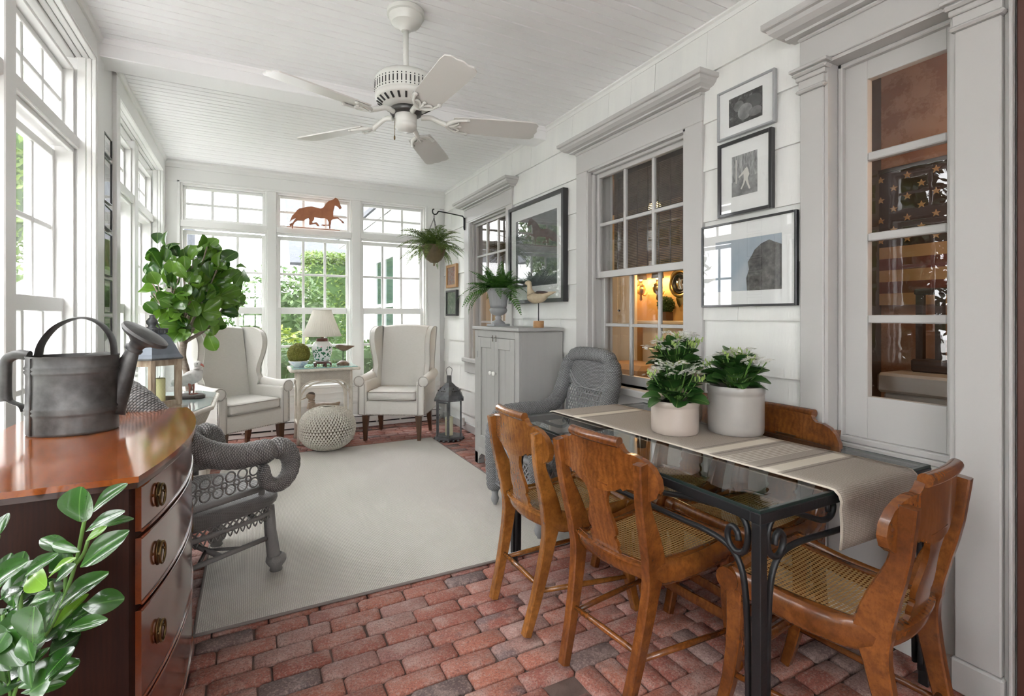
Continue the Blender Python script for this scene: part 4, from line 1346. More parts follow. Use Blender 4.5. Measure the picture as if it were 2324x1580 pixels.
def kalanchoe(loc, r, height, seed, label, nleaf=54, nfl=24):
    t = thing('kalanchoe', loc, 0, label, 'plant')
    R = random.Random(seed)
    q = MB()
    for i in range(nleaf):
        f = i/nleaf; a = i*2.4+R.uniform(-.3, .3)
        el = lerp(.22, 1.15, f)+R.uniform(-.12, .15)
        rad = r*lerp(.95, .35, f); z = lerp(.018, height*.62, f)+R.uniform(-.006, .01)
        pos = (rad*.55*math.cos(a), rad*.55*math.sin(a), z)
        d = (math.cos(a)*math.cos(el), math.sin(a)*math.cos(el), math.sin(el))
        s = R.uniform(.070, .098)*lerp(1.1, .8, f)
        place('leaf', R.choice(KL), KALM, t, pos, d, (0, 0, 1), s, R.uniform(-.5, .5))
        if i % 3 == 0: q.tube([(0, 0, -.02), (pos[0]*.6, pos[1]*.6, z*.6), pos], .0035, 5)
    for i in range(nfl):
        a = i*2.4+R.uniform(-.4, .4); rr = r*R.uniform(.15, 1.05); z = height*R.uniform(.70, .98)*(1-.22*(rr/r)**2)
        p = (rr*math.cos(a), rr*math.sin(a), z)
        q.tube(spline([(p[0]*.3, p[1]*.3, .02), (p[0]*.7, p[1]*.7, z*.6), p], 4), .0025, 5)
        place('flower_cluster', R.choice(FC), PETAL, t, p, (math.cos(a), math.sin(a), .3), (p[0]*3, p[1]*3, 1), R.uniform(.85, 1.25)) if R.random() < .72 else place('bud_cluster', R.choice(BC), BUD, t, p, (1, 0, 0), (0, 0, 1), R.uniform(.8, 1.2))
    obj('stems', q, STEM, t, smooth=True)
    return t
ZR = TZ+.018
crock((1.612, 1.587, ZR), .098, .137, STONE1, 'small cream stoneware crock in front on the table runner', '')
crock((1.845, 1.468, ZR), .112, .200, STONE2, 'wide pale grey stoneware crock on the right of the three', '')
crock((1.815, 1.775, ZR), .115, .255, STONE3, 'tall tan stoneware crock behind the other two', '')
kalanchoe((1.612, 1.587, ZR+.118), .112, .200, 11, 'white flowering kalanchoe in the small cream crock')
kalanchoe((1.845, 1.468, ZR+.175), .122, .195, 12, 'white flowering kalanchoe in the wide pale grey crock')
kalanchoe((1.815, 1.775, ZR+.225), .128, .200, 13, 'white flowering kalanchoe in the tall tan crock at the back')
# ================================================================== RUG, CHEST, WICKER
def weave_mat(name, c_hi, c_lo, pu=.014, pv=.006, bump=.8, rough=.7, dist=.003, hole=False):
    """over-under weave driven by a metric UV map"""
    m, nt, b = _new(name)
    uv = nt.nodes.new('ShaderNodeUVMap')
    sp = nt.nodes.new('ShaderNodeSeparateXYZ'); nt.links.new(uv.outputs[0], sp.inputs[0])
    row = _math(nt, 'FLOOR', _math(nt, 'DIVIDE', sp.outputs[1], pv))
    a = _math(nt, 'SINE', _math(nt, 'ADD', _math(nt, 'MULTIPLY', sp.outputs[0], 2*PI/pu), _math(nt, 'MULTIPLY', row, PI)))
    a = _math(nt, 'MULTIPLY_ADD', a, .5, .5)
    bb = _math(nt, 'ABSOLUTE', _math(nt, 'SINE', _math(nt, 'MULTIPLY', sp.outputs[1], PI/pv)))
    h = _math(nt, 'MULTIPLY', bb, _math(nt, 'MULTIPLY_ADD', a, .75, .25))
    nz = _noise(nt, _coords(nt, 'Object'), 25, 3)
    c = _mix(nt, _ramp(nt, _math(nt, 'MULTIPLY_ADD', nz, .3, h), [(.18, 0), (.75, 1)]), c_lo, c_hi)
    nt.links.new(c, b.inputs['Base Color'])
    b.inputs['Roughness'].default_value = rough
    b.inputs['Specular IOR Level'].default_value = .35
    _bump(nt, b, h, bump, dist)
    if hole:
        tr = nt.nodes.new('ShaderNodeBsdfTransparent')
        mx = nt.nodes.new('ShaderNodeMixShader')
        nt.links.new(_math(nt, 'LESS_THAN', h, .16), mx.inputs[0]); nt.links.new(b.outputs[0], mx.inputs[1]); nt.links.new(tr.outputs[0], mx.inputs[2])
        nt.links.new(mx.outputs[0], nt.nodes['Material Output'].inputs[0])
    return m
GWICK = weave_mat('grey_wicker', (.29, .295, .30), (.045, .044, .044), .016, .0075)
GWICD = weave_mat('shaded_grey_wicker', (.265, .255, .248), (.025, .023, .022), .016, .0075, .8, .45)  # left chair's grey wicker darkened, its shade put into the colour
WWICK = weave_mat('white_wicker', (.74, .70, .62), (.26, .23, .19), .014, .0065, .7)
GPAINT = mat('grey_wrapped_cane', (.27, .27, .272), .6, bump=.5, bscale=160)
GPAIND = mat('shaded_grey_cane', (.185, .177, .17), .6, bump=.5, bscale=160)  # grey canes of the left chair, shade painted in likewise
WPAINT = mat('white_wrapped_cane', (.72, .68, .60), .6, col2=(.60, .55, .47), vscale=14, bump=.4, bscale=140)
def uv_mesh(name, fn, nu, nv, uscale, vscale, cu=False, smooth=True):
    """grid with uv in metres; cu closes u"""
    mb = MB(); W_ = nv+1
    vs = []; uvs = []
    for i in range(nu+1):
        for j in range(nv+1):
            vs.append(fn(i/nu, j/nv)); uvs.append((uscale*i/nu, vscale*j/nv))
    fs = [(i*W_+j, (i+1)*W_+j, (i+1)*W_+j+1, i*W_+j+1) for i in range(nu) for j in range(nv)]
    mb.add(vs, fs); me = mb.mesh(name, smooth)
    ul = me.uv_layers.new(name='UVMap')
    for p in me.polygons:
        for li in p.loop_indices: ul.data[li].uv = uvs[me.loops[li].vertex_index]
    return me
def resample(P, step):
    P = [Vector(p) for p in P]
    L = [0]
    for a, b in zip(P, P[1:]): L.append(L[-1]+(b-a).length)
    n = max(2, int(L[-1]/step)); out = []; k = 0
    for i in range(n+1):
        d = L[-1]*i/n
        while k < len(P)-2 and L[k+1] < d: k += 1
        t = (d-L[k])/max(1e-9, L[k+1]-L[k]); out.append(P[k].lerp(P[k+1], min(1, t)))
    return out, L[-1]
def ribbed(name, path, r, m, parent, pitch=.030, amp=.07, n=20, flat=(1, 1), up=(0, 0, 1), step=None, spl=8, rf=None):
    P, L = resample(spline(path, spl), step or pitch/4)
    N = len(P); frames = []
    nrm = None
    for i in range(N):
        t = (P[min(i+1, N-1)]-P[max(i-1, 0)]).normalized()
        if nrm is None:
            nrm = Vector(up)-t*Vector(up).dot(t)
            if nrm.length < 1e-3: nrm = t.orthogonal()
        else: nrm = nrm-t*nrm.dot(t)
        nrm = nrm.normalized(); frames.append((t, nrm.copy(), t.cross(nrm)))
    def fn(u, v):
        i = min(int(round(v*(N-1))), N-1)
        t, a, b = frames[i]; th = 2*PI*u
        ph = v*L/pitch*PI
        rr = r*(1-amp+amp*abs(math.sin(ph)))
        if rf: rr *= rf(v)
        e = min(v, 1-v)*L
        if e < r*.8: rr *= math.sqrt(max(.02, 1-(1-e/(r*.8))**2))
        return P[i]+a*math.cos(th)*rr*flat[0]+b*math.sin(th)*rr*flat[1]
    me = uv_mesh(name, fn, n, N-1, 2*PI*r, L)
    return link(name, me, m, parent)
def lattice(name, quad, m, parent, n=12, r=.0028, both=True):
    """diamond lattice of thin canes over a quad surface fn(u,v)"""
    mb = MB(); K = 8
    for s in ((1, -1) if both else (1,)):
        for k in range(-n, n*2):
            P = []
            for i in range(K+1):
                v = i/K; u = (k/n)+s*v*.5
                if 0 <= u <= 1: P.append(quad(u, v))
            if len(P) > 1: mb.tube(P, r, 4, caps=False)
    return obj(name, mb, m, parent, kind='stuff')

# ---- rug
def rug_mat():
    m, nt, b = _new('woven_rug')
    vec = _coords(nt, 'Object')
    w1 = _wave(nt, vec, 42, .3, 1, 'BANDS', 'X'); w2 = _wave(nt, vec, 30, .3, 1, 'BANDS', 'Y')
    h = _math(nt, 'MULTIPLY', w1, w2)
    nz = _noise(nt, vec, 3, 3); n2 = _noise(nt, vec, 180, 2)
    c = _mix(nt, _ramp(nt, _math(nt, 'MULTIPLY_ADD', n2, .5, h), [(.25, 0), (.8, 1)]), (.46, .43, .385), (.70, .67, .615))
    c = _mix(nt, _math(nt, 'MULTIPLY', nz, .25), c, (.62, .60, .56))
    nt.links.new(c, b.inputs['Base Color']); b.inputs['Roughness'].default_value = .95
    b.inputs['Specular IOR Level'].default_value = .1
    _bump(nt, b, h, .8, .004)
    return m
rg = thing('area_rug', (-.20, 2.30, 0), 0, 'large pale beige woven rug with a taupe bound edge on the brick floor', 'rug')
q = MB(); q.box(.006, 1.844, .006, 2.644, .0015, .0105, ch=.003); obj('pile', q, rug_mat(), rg)
q = MB()
P = [(.004, .004, .006), (1.846, .004, .006), (1.846, 2.646, .006), (.004, 2.646, .006)]
for a, b in zip(P, P[1:]+P[:1]): q.tube([a, b], .0065, 8)
obj('bound_edge', q, mat('taupe_binding', (.20, .17, .155), .85), rg)

# ---- bow front chest
MAHO = wood_mat('mahogany', (.13, .026, .008), (.20, .045, .012), (.07, .014, .006), .16, .7, 5, False, (1, .25, 1))
MAHOT = wood_mat('mahogany_top', (.22, .050, .011), (.34, .10, .020), (.12, .026, .008), .09, .9, 4, False, (1.2, .35, 1))
MAHOS = wood_mat('mahogany_side_shaded', (.018, .005, .003), (.028, .008, .004), (.010, .004, .003), .5, .0, 8, False, (4, 1, .3))  # same mahogany darkened for the sides, shade painted into the colour
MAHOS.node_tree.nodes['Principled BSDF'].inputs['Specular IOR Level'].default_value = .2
EDGE = mat('dark_edge_molding', (.035, .012, .008), .2, coat=.5)
CY0, CY1, CXB, CXF = 1.44, 2.415, -.715, -.238
CH = thing('chest_of_drawers', (CXB, CY0, 0), 0, 'dark mahogany bow-front chest of drawers with oval brass pulls', 'chest of drawers')
CL = CY1-CY0; CD = CXF-CXB
def bow(y, off=0, b=.062): return CD+off+b*(1-((y-CL/2)/(CL/2))**2)
def bow_slab(z0, z1, off, m, name, parent, y0=0, y1=CL, x0=0, nn=24, ch=0):
    q = MB(); front = [(bow(lerp(y0, y1, i/nn), off), lerp(y0, y1, i/nn)) for i in range(nn+1)]
    poly = [(x0, y0)]+front+[(x0, y1)]
    q.prism(poly, 'z', z0, z1)
    return obj(name, q, m, parent, auto=30)
bow_slab(.10, .852, -.012, MAHOS, 'carcase', CH)
tp = bow_slab(.866, .880, .012, MAHOT, 'top', CH, -.012, CL+.012)
bow_slab(.852, .866, .008, EDGE, 'top_molding', CH, -.009, CL+.009)
BRASSD = mat('dark_brass', (.20, .135, .055), .35, metal=1, col2=(.12, .085, .04), vscale=30)
drz = [(.738, .846), (.565, .722), (.335, .549), (.125, .319)]
for z0, z1 in drz:
    q = MB(); nn = 22; y0, y1 = .030, CL-.030; vs = []; fs = []
    for i in range(nn+1):
        y = lerp(y0, y1, i/nn); x = bow(y, .0)
        vs += [(x-.02, y, z0), (x, y, z0), (x, y, z1), (x-.02, y, z1)]
    for i in range(nn):
        a = i*4; fs += [(a+1, a+5, a+6, a+2), (a, a+1, a+5, a+4), (a+2, a+6, a+7, a+3)]
    for a in (0, nn*4): fs.append((a, a+1, a+2, a+3))
    q.add(vs, fs); d = obj('drawer', q, MAHO, CH, auto=30)
    # cock-bead lines
    for zz in (z0, z1):
        bq = MB(); bq.tube([(bow(lerp(y0, y1, i/nn), .001), lerp(y0, y1, i/nn), zz) for i in range(nn+1)], .0035, 6); obj('cock_bead', bq, MAHO, d, smooth=True)
    for py in (.125, CL-.125):
        zc = .5*(z0+z1); px = bow(py, .001); sl = -2*.062*(py-CL/2)/(CL/2)**2
        R_ = T(px, py, zc) @ Rz(math.atan(-sl)) @ Ry(PI/2)
        hq = MB(); hq.lathe([(.0001, .006), (.010, .006), (.014, .004), (.024, .0035), (.030, .002), (.032, 0)], 24, R_ @ Matrix.Diagonal((1.0, .66, 1, 1)))
        pull = obj('pull_plate', hq, BRASSD, d, smooth=True)
        hq = MB(); hq.tube([tuple(R_ @ Vector((.027*math.cos(a), .019*math.sin(a), .0085))) for a in [PI*.5+2*PI*k/20 for k in range(20)]], .0032, 7, closed=True)
        for sgn in (-1, 1): hq.sphere(tuple(R_ @ Vector((-.004, sgn*.019, .006))), .0045, 8, 6)
        obj('bail', hq, BRASSD, pull, smooth=True)
for y in (.02, CL-.08):
    for x in (.02, CD-.07):
        q = MB(); q.prism([(x, y), (x+.06, y), (x+.06, y+.06), (x, y+.06)], 'z', 0, .10); obj('foot', q, MAHOS, CH)

# ---- galvanised watering can
GALV = mat('galvanised_zinc', (.040, .038, .037), .46, metal=.45, col2=(.115, .113, .11), vscale=11, bump=.25, bscale=25, detail=6)
WC = thing('watering_can', (-.506, 2.092, .880), -.22, 'old galvanised oval watering can with tall arched handle on the mahogany chest', 'watering can')
A_, B_ = .119, .096; HC = .245
rings = [0, .004, .01, .055, .062, .068, .074, .080, .086, .16, .185, .190, .196, .202, .208, .214, .238, HC]
rad = {.062: 1.01, .068: 1.04, .074: 1.012, .080: 1.04, .086: 1.01, .190: 1.01, .196: 1.038, .202: 1.008, .208: 1.038, .214: 1.01, HC: 1.02}
q = MB(); q.lathe([(.97, 0)]+[(rad.get(z, 1.0), z) for z in rings[1:]]+[(.985, HC), (.975, HC-.01), (.96, HC-.05)], 48, None, False, 0, 2*PI, A_, B_)
obj('body', q, GALV, WC, auto=60)
q = MB()   # half cover deck on the spout side
vs = [(0, 0, 0)]; 
nn = 28
def deck(u, v):
    th = lerp(-PI*.5, PI*.5, u); x, y = .98*A_*math.cos(th), .98*B_*math.sin(th)
    xi = .020-.0*abs(y); return (lerp(x, min(x, .062), v), y, HC-.004+.035*v*math.cos(th)*.0+.012*math.sin(PI*v*.5)*math.cos(th))
q.grid(deck, nn, 6); obj('hood', q, GALV, WC, smooth=True)
q = MB()   # arched top handle: strap
P = spline([(-.098, 0, HC-.012), (-.084, 0, HC+.042), (-.045, 0, HC+.094), (.015, 0, HC+.120), (.068, 0, HC+.104), (.104, 0, HC+.055), (.112, 0, HC-.005)], 6)
q.tube(P, .023, 10, up=(0, 1, 0), flat=(1, .16)); obj('arched_handle', q, GALV, WC, auto=50)
q = MB()   # rear grip
P = spline([(-.118, 0, HC+.0), (-.150, 0, HC+.004), (-.176, 0, HC-.012), (-.180, 0, HC-.05), (-.180, 0, .125), (-.178, 0, .105)], 5)
q.tube(P, .0155, 12, flat=(1, 1)); 
P = spline([(-.178, 0, .112), (-.160, 0, .098), (-.140, 0, .088), (-.132, 0, .070)], 5); q.tube(P, .016, 10, up=(0, 1, 0), flat=(1, .25)); obj('rear_handle', q, GALV, WC, auto=50)
q = MB()   # spout
P = spline([(.082, .02, .060), (.110, .03, .135), (.132, .036, .207), (.149, .040, .257)], 5)
n_ = len(P); q.tube(P, [lerp(.055, .019, (i/(n_-1))**.7) for i in range(n_)], 16, up=(0, 1, 0), flat=(.75, 1)); obj('spout', q, GALV, WC, smooth=True)
q = MB(); RM = T(.153, .041, .264) @ Ry(math.radians(36)) @ Matrix.Scale(1.12, 4)
q.lathe([(.018, -.012), (.024, -.010), (.025, -.002), (.020, .004), (.022, .014), (.036, .026), (.060, .036), (.068, .044), (.066, .052), (.035, .058), (.0001, .060)], 28, RM); obj('rose', q, GALV, WC, auto=50)
for zz in (.0,):
    q = MB(); q.tube([(-A_*.62, -B_*.80, .005), (-A_*.62, -B_*.80, HC-.005)], .004, 6); obj('seam', q, GALV, WC, smooth=True)

# ---- foreground plant, leaf by leaf
FICM = green_leaf('glossy_leaf', (.014, .055, .008), (.032, .10, .015), .22, .08, (.10, .22, .05), .5)
FICL = green_leaf('young_leaf', (.14, .32, .03), (.20, .38, .04), .28, .2, (.25, .45, .08), .4)
def obov(t): return max(.01, .30*math.sin(PI*min(1., (t*.96+.02)**1.25))**.75)
def roundl(t): return max(.012, .46*math.sin(PI*min(1., (t*.97+.02)**1.1))**.62)
OB = [leaf_mesh('leaf', obov, .35, .08+.06*i, 10, 0, i) for i in range(4)]
RO = [leaf_mesh('leaf', roundl, .22, .06+.06*i, 10, 0, i) for i in range(3)]
OBY = [leaf_mesh('leaf', obov, .35, .1, 10, 0, 9)]; ROY = [leaf_mesh('leaf', roundl, .2, .1, 10, 0, 9)]
FWD = Vector((math.sin(math.radians(27.5)), math.cos(math.radians(27.5)), 0)); RGT = Vector((math.cos(math.radians(27.5)), -math.sin(math.radians(27.5)), 0))
def ray_pt(u, v, t): return Vector((0, 0, CAMH))+FWD*t+RGT*((u-1162)/1140*t)+Vector((0, 0, (718-v)/1140*t))
PB = Vector((-.36, .93, .0))
PL = thing('rubber_plant', tuple(PB), 0, 'glossy green broad-leaved plant in the foreground beside the mahogany chest', 'plant')
leaves = [(575,330,545,120,220,1),(655,265,840,70,90,0),(615,400,840,250,80,0),(640,390,905,285,60,0),(615,470,745,370,50,2),(575,655,845,430,130,0),(760,560,895,410,90,0),(540,560,280,435,70,0),(570,545,385,490,60,0),
 (350,690,450,590,95,1),(330,800,210,700,130,3),(345,730,500,600,40,2),(135,750,140,575,150,1),(180,720,335,580,80,0),(0,800,60,580,110,0),(420,960,655,720,80,0),(530,890,655,780,30,0),(590,940,845,880,130,0),
 (470,1105,720,1030,80,0),(380,1090,590,870,70,2),(310,1190,640,940,60,0),(235,1200,230,970,240,1),(190,950,345,980,60,0),(0,1020,205,830,90,0),(0,890,140,790,110,0),(350,1290,545,1150,170,1),(170,1420,325,1250,60,0),
 (130,1520,440,1340,130,0),(300,1520,510,1350,120,0),(110,1360,290,1190,130,0),(0,1190,80,1050,130,1),(30,1540,90,1290,150,1),(220,920,320,860,70,0),(270,930,470,850,50,0),(470,700,440,560,120,1),(400,760,505,640,90,0),(-10,430,25,280,70,0),(150,1560,430,1490,60,0),(200,740,130,800,30,2),
 (600,300,545,240,40,2),(-40,1330,-20,1100,120,0),(60,1120,110,960,140,1),(150,1240,60,1080,120,0),(240,1330,150,1150,130,0),(420,1180,500,1040,100,0),(20,1420,-40,1250,130,0)]
Rp = random.Random(5)
for _k in range(26):
    _x, _y = Rp.uniform(-60, 330), Rp.uniform(760, 1560); _a = Rp.uniform(.3, 2.6); _l = Rp.uniform(150, 260)
    leaves.append((_x, _y, _x+_l*math.cos(_a), _y-_l*math.sin(_a), Rp.uniform(90, 170), 0 if Rp.random() < .7 else 1))
for i, (bx_, by_, tx_, ty_, wd, kd) in enumerate(leaves):
    t0 = .90+.08*math.sin(i*2.3); t1 = t0+Rp.uniform(-.025, .02)
    b0 = ray_pt(bx_/3.16, 1080+by_/3.16, t0); b1 = ray_pt(tx_/3.16, 1080+ty_/3.16, t1)
    d = b1-b0; Lf = d.length; wid = wd/3.16/1140*t0
    me, m_, un = ((Rp.choice(OB), FICM, .60), (Rp.choice(RO), FICM, .92), (OBY[0], FICL, .60), (ROY[0], FICL, .92))[kd]
    upv = -FWD*.8+Vector((Rp.uniform(-.3, .1), 0, .75))
    place('leaf', me, m_, PL, tuple(b0-PB), d, upv, (max(1.35*wid/un, Lf*.62), Lf*1.12, Lf), Rp.uniform(-.25, .25))
q = MB()
for st in ([(90,1600),(160,1420),(330,1140),(430,960),(540,640),(590,400),(615,280)], [(330,1140),(375,860),(365,760)], [(160,1420),(150,1000),(150,780)], [(80,1600),(40,1300),(20,1000)], [(160,1420),(300,1200),(390,1000)], [(540,640),(600,560),(630,470)], [(470,840),(470,680)], [(40,1300),(-30,900),(-45,600),(-10,430)]):
    P = [ray_pt(x/3.16, 1080+y/3.16, .92)-PB for x, y in st]
    q.tube(spline(P, 4), [.0034]*(4*(len(P)-1)+1), 6)
for x, y in ((90, 1600), (80, 1600)):
    p = ray_pt(x/3.16, 1080+y/3.16, .92)-PB
    q.tube([p, (p.x*.6+.02, p.y*.6, .46), (.0, .0, .40)], .006, 6)
obj('stems', q, STEM, PL, smooth=True)
q = MB(); q.lathe([(.09, .24), (.115, .40), (.125, .44), (.12, .46), (.105, .455), (.1, .4)], 28); obj('pot', q, STONE2, PL, auto=50)
q = MB(); q.lathe([(.0001, .43), (.10, .425)], 20); obj('soil', q, SOILM, PL)
q = MB(); q.lathe([(.0001, .215), (.13, .215), (.14, .225), (.135, .24), (.0001, .24)], 24); q.lathe([(.05, 0), (.1, .0), (.1, .02), (.03, .04), (.025, .215)], 20); obj('stand', q, EDGE, PL, auto=50)

# ---- grey wicker armchair by the chest
def wicker_chair_open(loc, rz, label):
    t = thing('wicker_armchair', loc, rz, label, 'chair')
    # continuous rolled back and arms
    rollp = [(.285, .30, .545), (.325, .305, .595), (.325, .21, .615), (.30, .02, .62), (.294, -.13, .685), (.268, -.25, .815), (.175, -.315, .920), (0, -.33, .950), (-.175, -.315, .920), (-.268, -.25, .815), (-.294, -.13, .685), (-.30, .02, .62), (-.325, .21, .615), (-.325, .305, .595), (-.285, .30, .545)]
    rollp = rollp[2:-2]
    ribbed('rolled_rim', rollp, .058, GWICD, t, .032, .06, 22)
    for s in (-1, 1):
        # scroll end of the arm: ring curling down and back
        P = [(s*.312, .19+.075*math.sin(a)+.03, .53+.085*math.cos(a)) for a in [k*PI/8 for k in range(-1, 14)]]
        P = [(x+s*.002*i, y, z) for i, (x, y, z) in enumerate(P)]
        ribbed('arm_scroll', P, .046, GWICD, t, .026, .07, 18, rf=lambda v: lerp(1.2, .55, v))
        q = MB(); q.tube([(s*.285, .165, .405), (s*.292, .165, .60)], .014, 8); q.tube([(s*.275, -.2, .425), (s*.285, .165, .435)], .016, 8); obj('arm_support', q, GPAIND, t, smooth=True)
        q = MB()
        for k in range(6):
            y0 = -.15+.055*k
            for zz in (.475, .53):
                q.tube([(s*.29, y0+.022*math.cos(a), zz+.022*math.sin(a)) for a in [2*PI*j/12 for j in range(12)]], .004, 5, closed=True)
            q.tube([(s*.29, y0+.027+.012*math.cos(a), .50+.012*math.sin(a)) for a in [2*PI*j/10 for j in range(10)]], .004, 5, closed=True)
        obj('curlicue_panel', q, GPAIND, t, smooth=True)
    # woven back panel with lattice
    def back(u, v):
        a = lerp(-1.15, 1.15, u); z = lerp(.42, .88-.10*abs(math.sin(a))**2, v)
        r = lerp(.255, .285, v)
        return (math.sin(a)*r*1.0, -math.cos(a)*r*1.02+.0, z)
    lattice('back_lattice', back, GPAIND, t, 14, .0045)
    # woven seat with rounded rim
    def seat_out(a):
        k = 4.0
        c, s_ = math.cos(a), math.sin(a)
        r = (abs(c)**k+abs(s_)**k)**(-1/k)
        return (c*r*.29, s_*r*.285+.0)
    def seat(u, v):
        x, y = seat_out(2*PI*u)
        prof = [(0, .395), (.5, .402), (.9, .405), (1.0, .40), (1.07, .385), (1.09, .365), (1.07, .345), (1.0, .333)]
        t_ = v*(len(prof)-1); k = min(int(t_), len(prof)-2); f = t_-k
        rr = lerp(prof[k][0], prof[k+1][0], f); z = lerp(prof[k][1], prof[k+1][1], f)
        return (x*rr, y*rr, z)
    link('seat', uv_mesh('seat', seat, 48, 28, 2.0, .42), GWICD, t)
    q = MB(); pts = [(*seat_out(2*PI*i/48), .300) for i in range(48)]; q.tube(pts, .011, 8, closed=True); obj('apron_rail', q, GPAIND, t, smooth=True)
    q = MB()
    for i in range(64):
        a = 2*PI*i/64; x, y = seat_out(a); x2, y2 = seat_out(a+2*PI/64)
        q.tube([(x, y, .335), (x2*.995, y2*.995, .302)], .004, 4, caps=False); q.tube([(x2, y2, .335), (x*.995, y*.995, .302)], .004, 4, caps=False)
        xm, ym = seat_out(a+PI/64)
        q.tube(spline([(x, y, .298), (xm, ym, .268), (x2, y2, .298)], 3), .0035, 5, caps=False)
    obj('lace_apron', q, GPAIND, t, smooth=True, kind='stuff')
    for sx in (-1, 1):
        for sy in (-1, 1):
            q = MB(); P = [(sx*.235, sy*.235, .32), (sx*.240, sy*.24, .20), (sx*.250, sy*.25, .085), (sx*.256, sy*.256, .07)]
            q.tube(P, [.026, .027, .031, .033], 14); lg = obj('leg', q, GPAIND, t, smooth=True)
            q = MB(); q.lathe([(.024, .0), (.030, .008), (.026, .022), (.036, .034), (.047, .052), (.045, .070), (.034, .080)], 18, T(sx*.258, sy*.258, 0)); obj('ball_foot', q, GPAIND, lg, smooth=True)
    q = MB()
    for s in (-1, 1): q.tube([(s*.243, -.24, .17), (s*.243, .24, .17)], .012, 8)
    obj('stretcher', q, GPAIND, t, smooth=True)
    q = MB(); q.tube([(-.243, 0, .17), (.243, 0, .17)], .012, 8); 
    for s in (-1, 1):
        for r_ in (-1, 1): q.tube([(s*.243, r_*.10, .17), (s*.12, 0, .17)], .008, 6); q.tube([(s*.243, r_*.23, .25), (s*.243, r_*.13, .31)], .009, 6)
    obj('cross_brace', q, GPAIND, t, smooth=True)
    return t
WL = wicker_chair_open((-.245, 2.795, .006), -math.radians(58), 'grey wicker armchair with scroll arms beside the mahogany chest, partly on the rug')

# ---- grey wicker armchair at the far end of the dining table
def wicker_chair_closed(loc, rz, label):
    t = thing('wicker_armchair', loc, rz, label, 'chair')
    for s in (-1, 1):
        P = [(s*.285, .27, .095), (s*.29, .28, .30), (s*.288, .275, .50), (s*.285, .225, .592), (s*.283, .08, .610), (s*.280, -.10, .612), (s*.272, -.20, .66), (s*.262, -.255, .78), (s*.245, -.285, .90), (s*.20, -.295, .965)]
        ribbed('rolled_frame', P, .052, GWICK, t, .034, .09, 22, flat=(1, 1.05), up=(s, 0, 0))
        def side(u, v): return (s*.285, lerp(-.20, .25, u), lerp(.16, .57, v))
        lattice('side_lattice', side, GPAINT, t, 12, .0035)
        q = MB(); q.tube([(s*.28, -.24, .06), (s*.275, -.24, .60)], .018, 10); obj('leg', q, GPAINT, t, smooth=True)
        for yy in (.27, -.24):
            q = MB(); q.lathe([(.010, 0), (.012, .012), (.022, .024), (.028, .045), (.022, .064), (.020, .075), (.026, .10)], 16, T(s*.285, yy, 0)); obj('turned_foot', q, GPAINT, t, smooth=True)
    ribbed('top_roll', [(-.225, -.295, .945), (-.16, -.30, .985), (0, -.30, .992), (.16, -.30, .985), (.225, -.295, .945)], .048, GWICK, t, .034, .09, 22)
    def back(u, v): return (lerp(-.225, .225, u), lerp(-.235, -.285, v), lerp(.42, .95, v))
    def upper(u, v):
        z0 = .80-.06*(1-(2*u-1)**2)*1.0
        x, y, _ = back(u, .8); return (x, lerp(-.272, -.285, v), lerp(z0, .96, v))
    link('back_panel', uv_mesh('back_panel', upper, 24, 16, .45, .18), GWICK, t)
    def lowb(u, v):
        return (lerp(-.225, .225, u), lerp(-.235, -.268, v), lerp(.43, .765, v))
    lattice('back_lattice', lowb, GPAINT, t, 16, .0032)
    q = MB()
    for k in range(5):
        zz = .63+.035*k; q.tube([(-.225, -.258-.002*k, zz), (.225, -.258-.002*k, zz)], .0035, 5)
    q.tube(spline([(-.22, -.27, .86), (-.14, -.274, .77), (0, -.274, .735), (.14, -.274, .77), (.22, -.27, .86)], 6), .006, 6)
    q.tube(spline([(-.22, -.27, .89), (-.14, -.276, .80), (0, -.276, .765), (.14, -.276, .80), (.22, -.27, .89)], 6), .005, 6)
    for xx in (-.225, .225): q.tube([(xx, -.24, .42), (xx, -.285, .95)], .008, 6)
    obj('back_bars', q, GPAINT, t, smooth=True)
    def seat(u, v): return (lerp(-.27, .27, u), lerp(-.24, .27, v), .405+.012*math.sin(PI*u)*math.sin(PI*v))
    link('seat', uv_mesh('seat', seat, 16, 16, .54, .5), GWICK, t)
    def skirt(u, v): return (lerp(-.25, .25, u), .285+.008*math.sin(PI*u), lerp(.16, .405, v))
    lattice('front_lattice', skirt, GPAINT, t, 14, .0035)
    q = MB()
    for k in range(9): q.tube([(-.25, .286, .25+.006*k), (.25, .286, .25+.006*k)], .003, 4, caps=False)
    q.tube([(-.27, .28, .16), (.27, .28, .16)], .010, 8); q.tube([(-.27, .28, .405), (.27, .28, .405)], .016, 8); q.tube([(-.27, -.24, .16), (.27, -.24, .16)], .010, 8)
    for s in (-1, 1): q.tube([(s*.283, -.24, .16), (s*.283, .27, .16)], .010, 8)
    obj('seat_rails', q, GPAINT, t, smooth=True)
    return t
wicker_chair_closed((1.70, 2.705, .006), PI/2, 'grey wicker armchair with a tall woven back between the cabinet and the glass table')

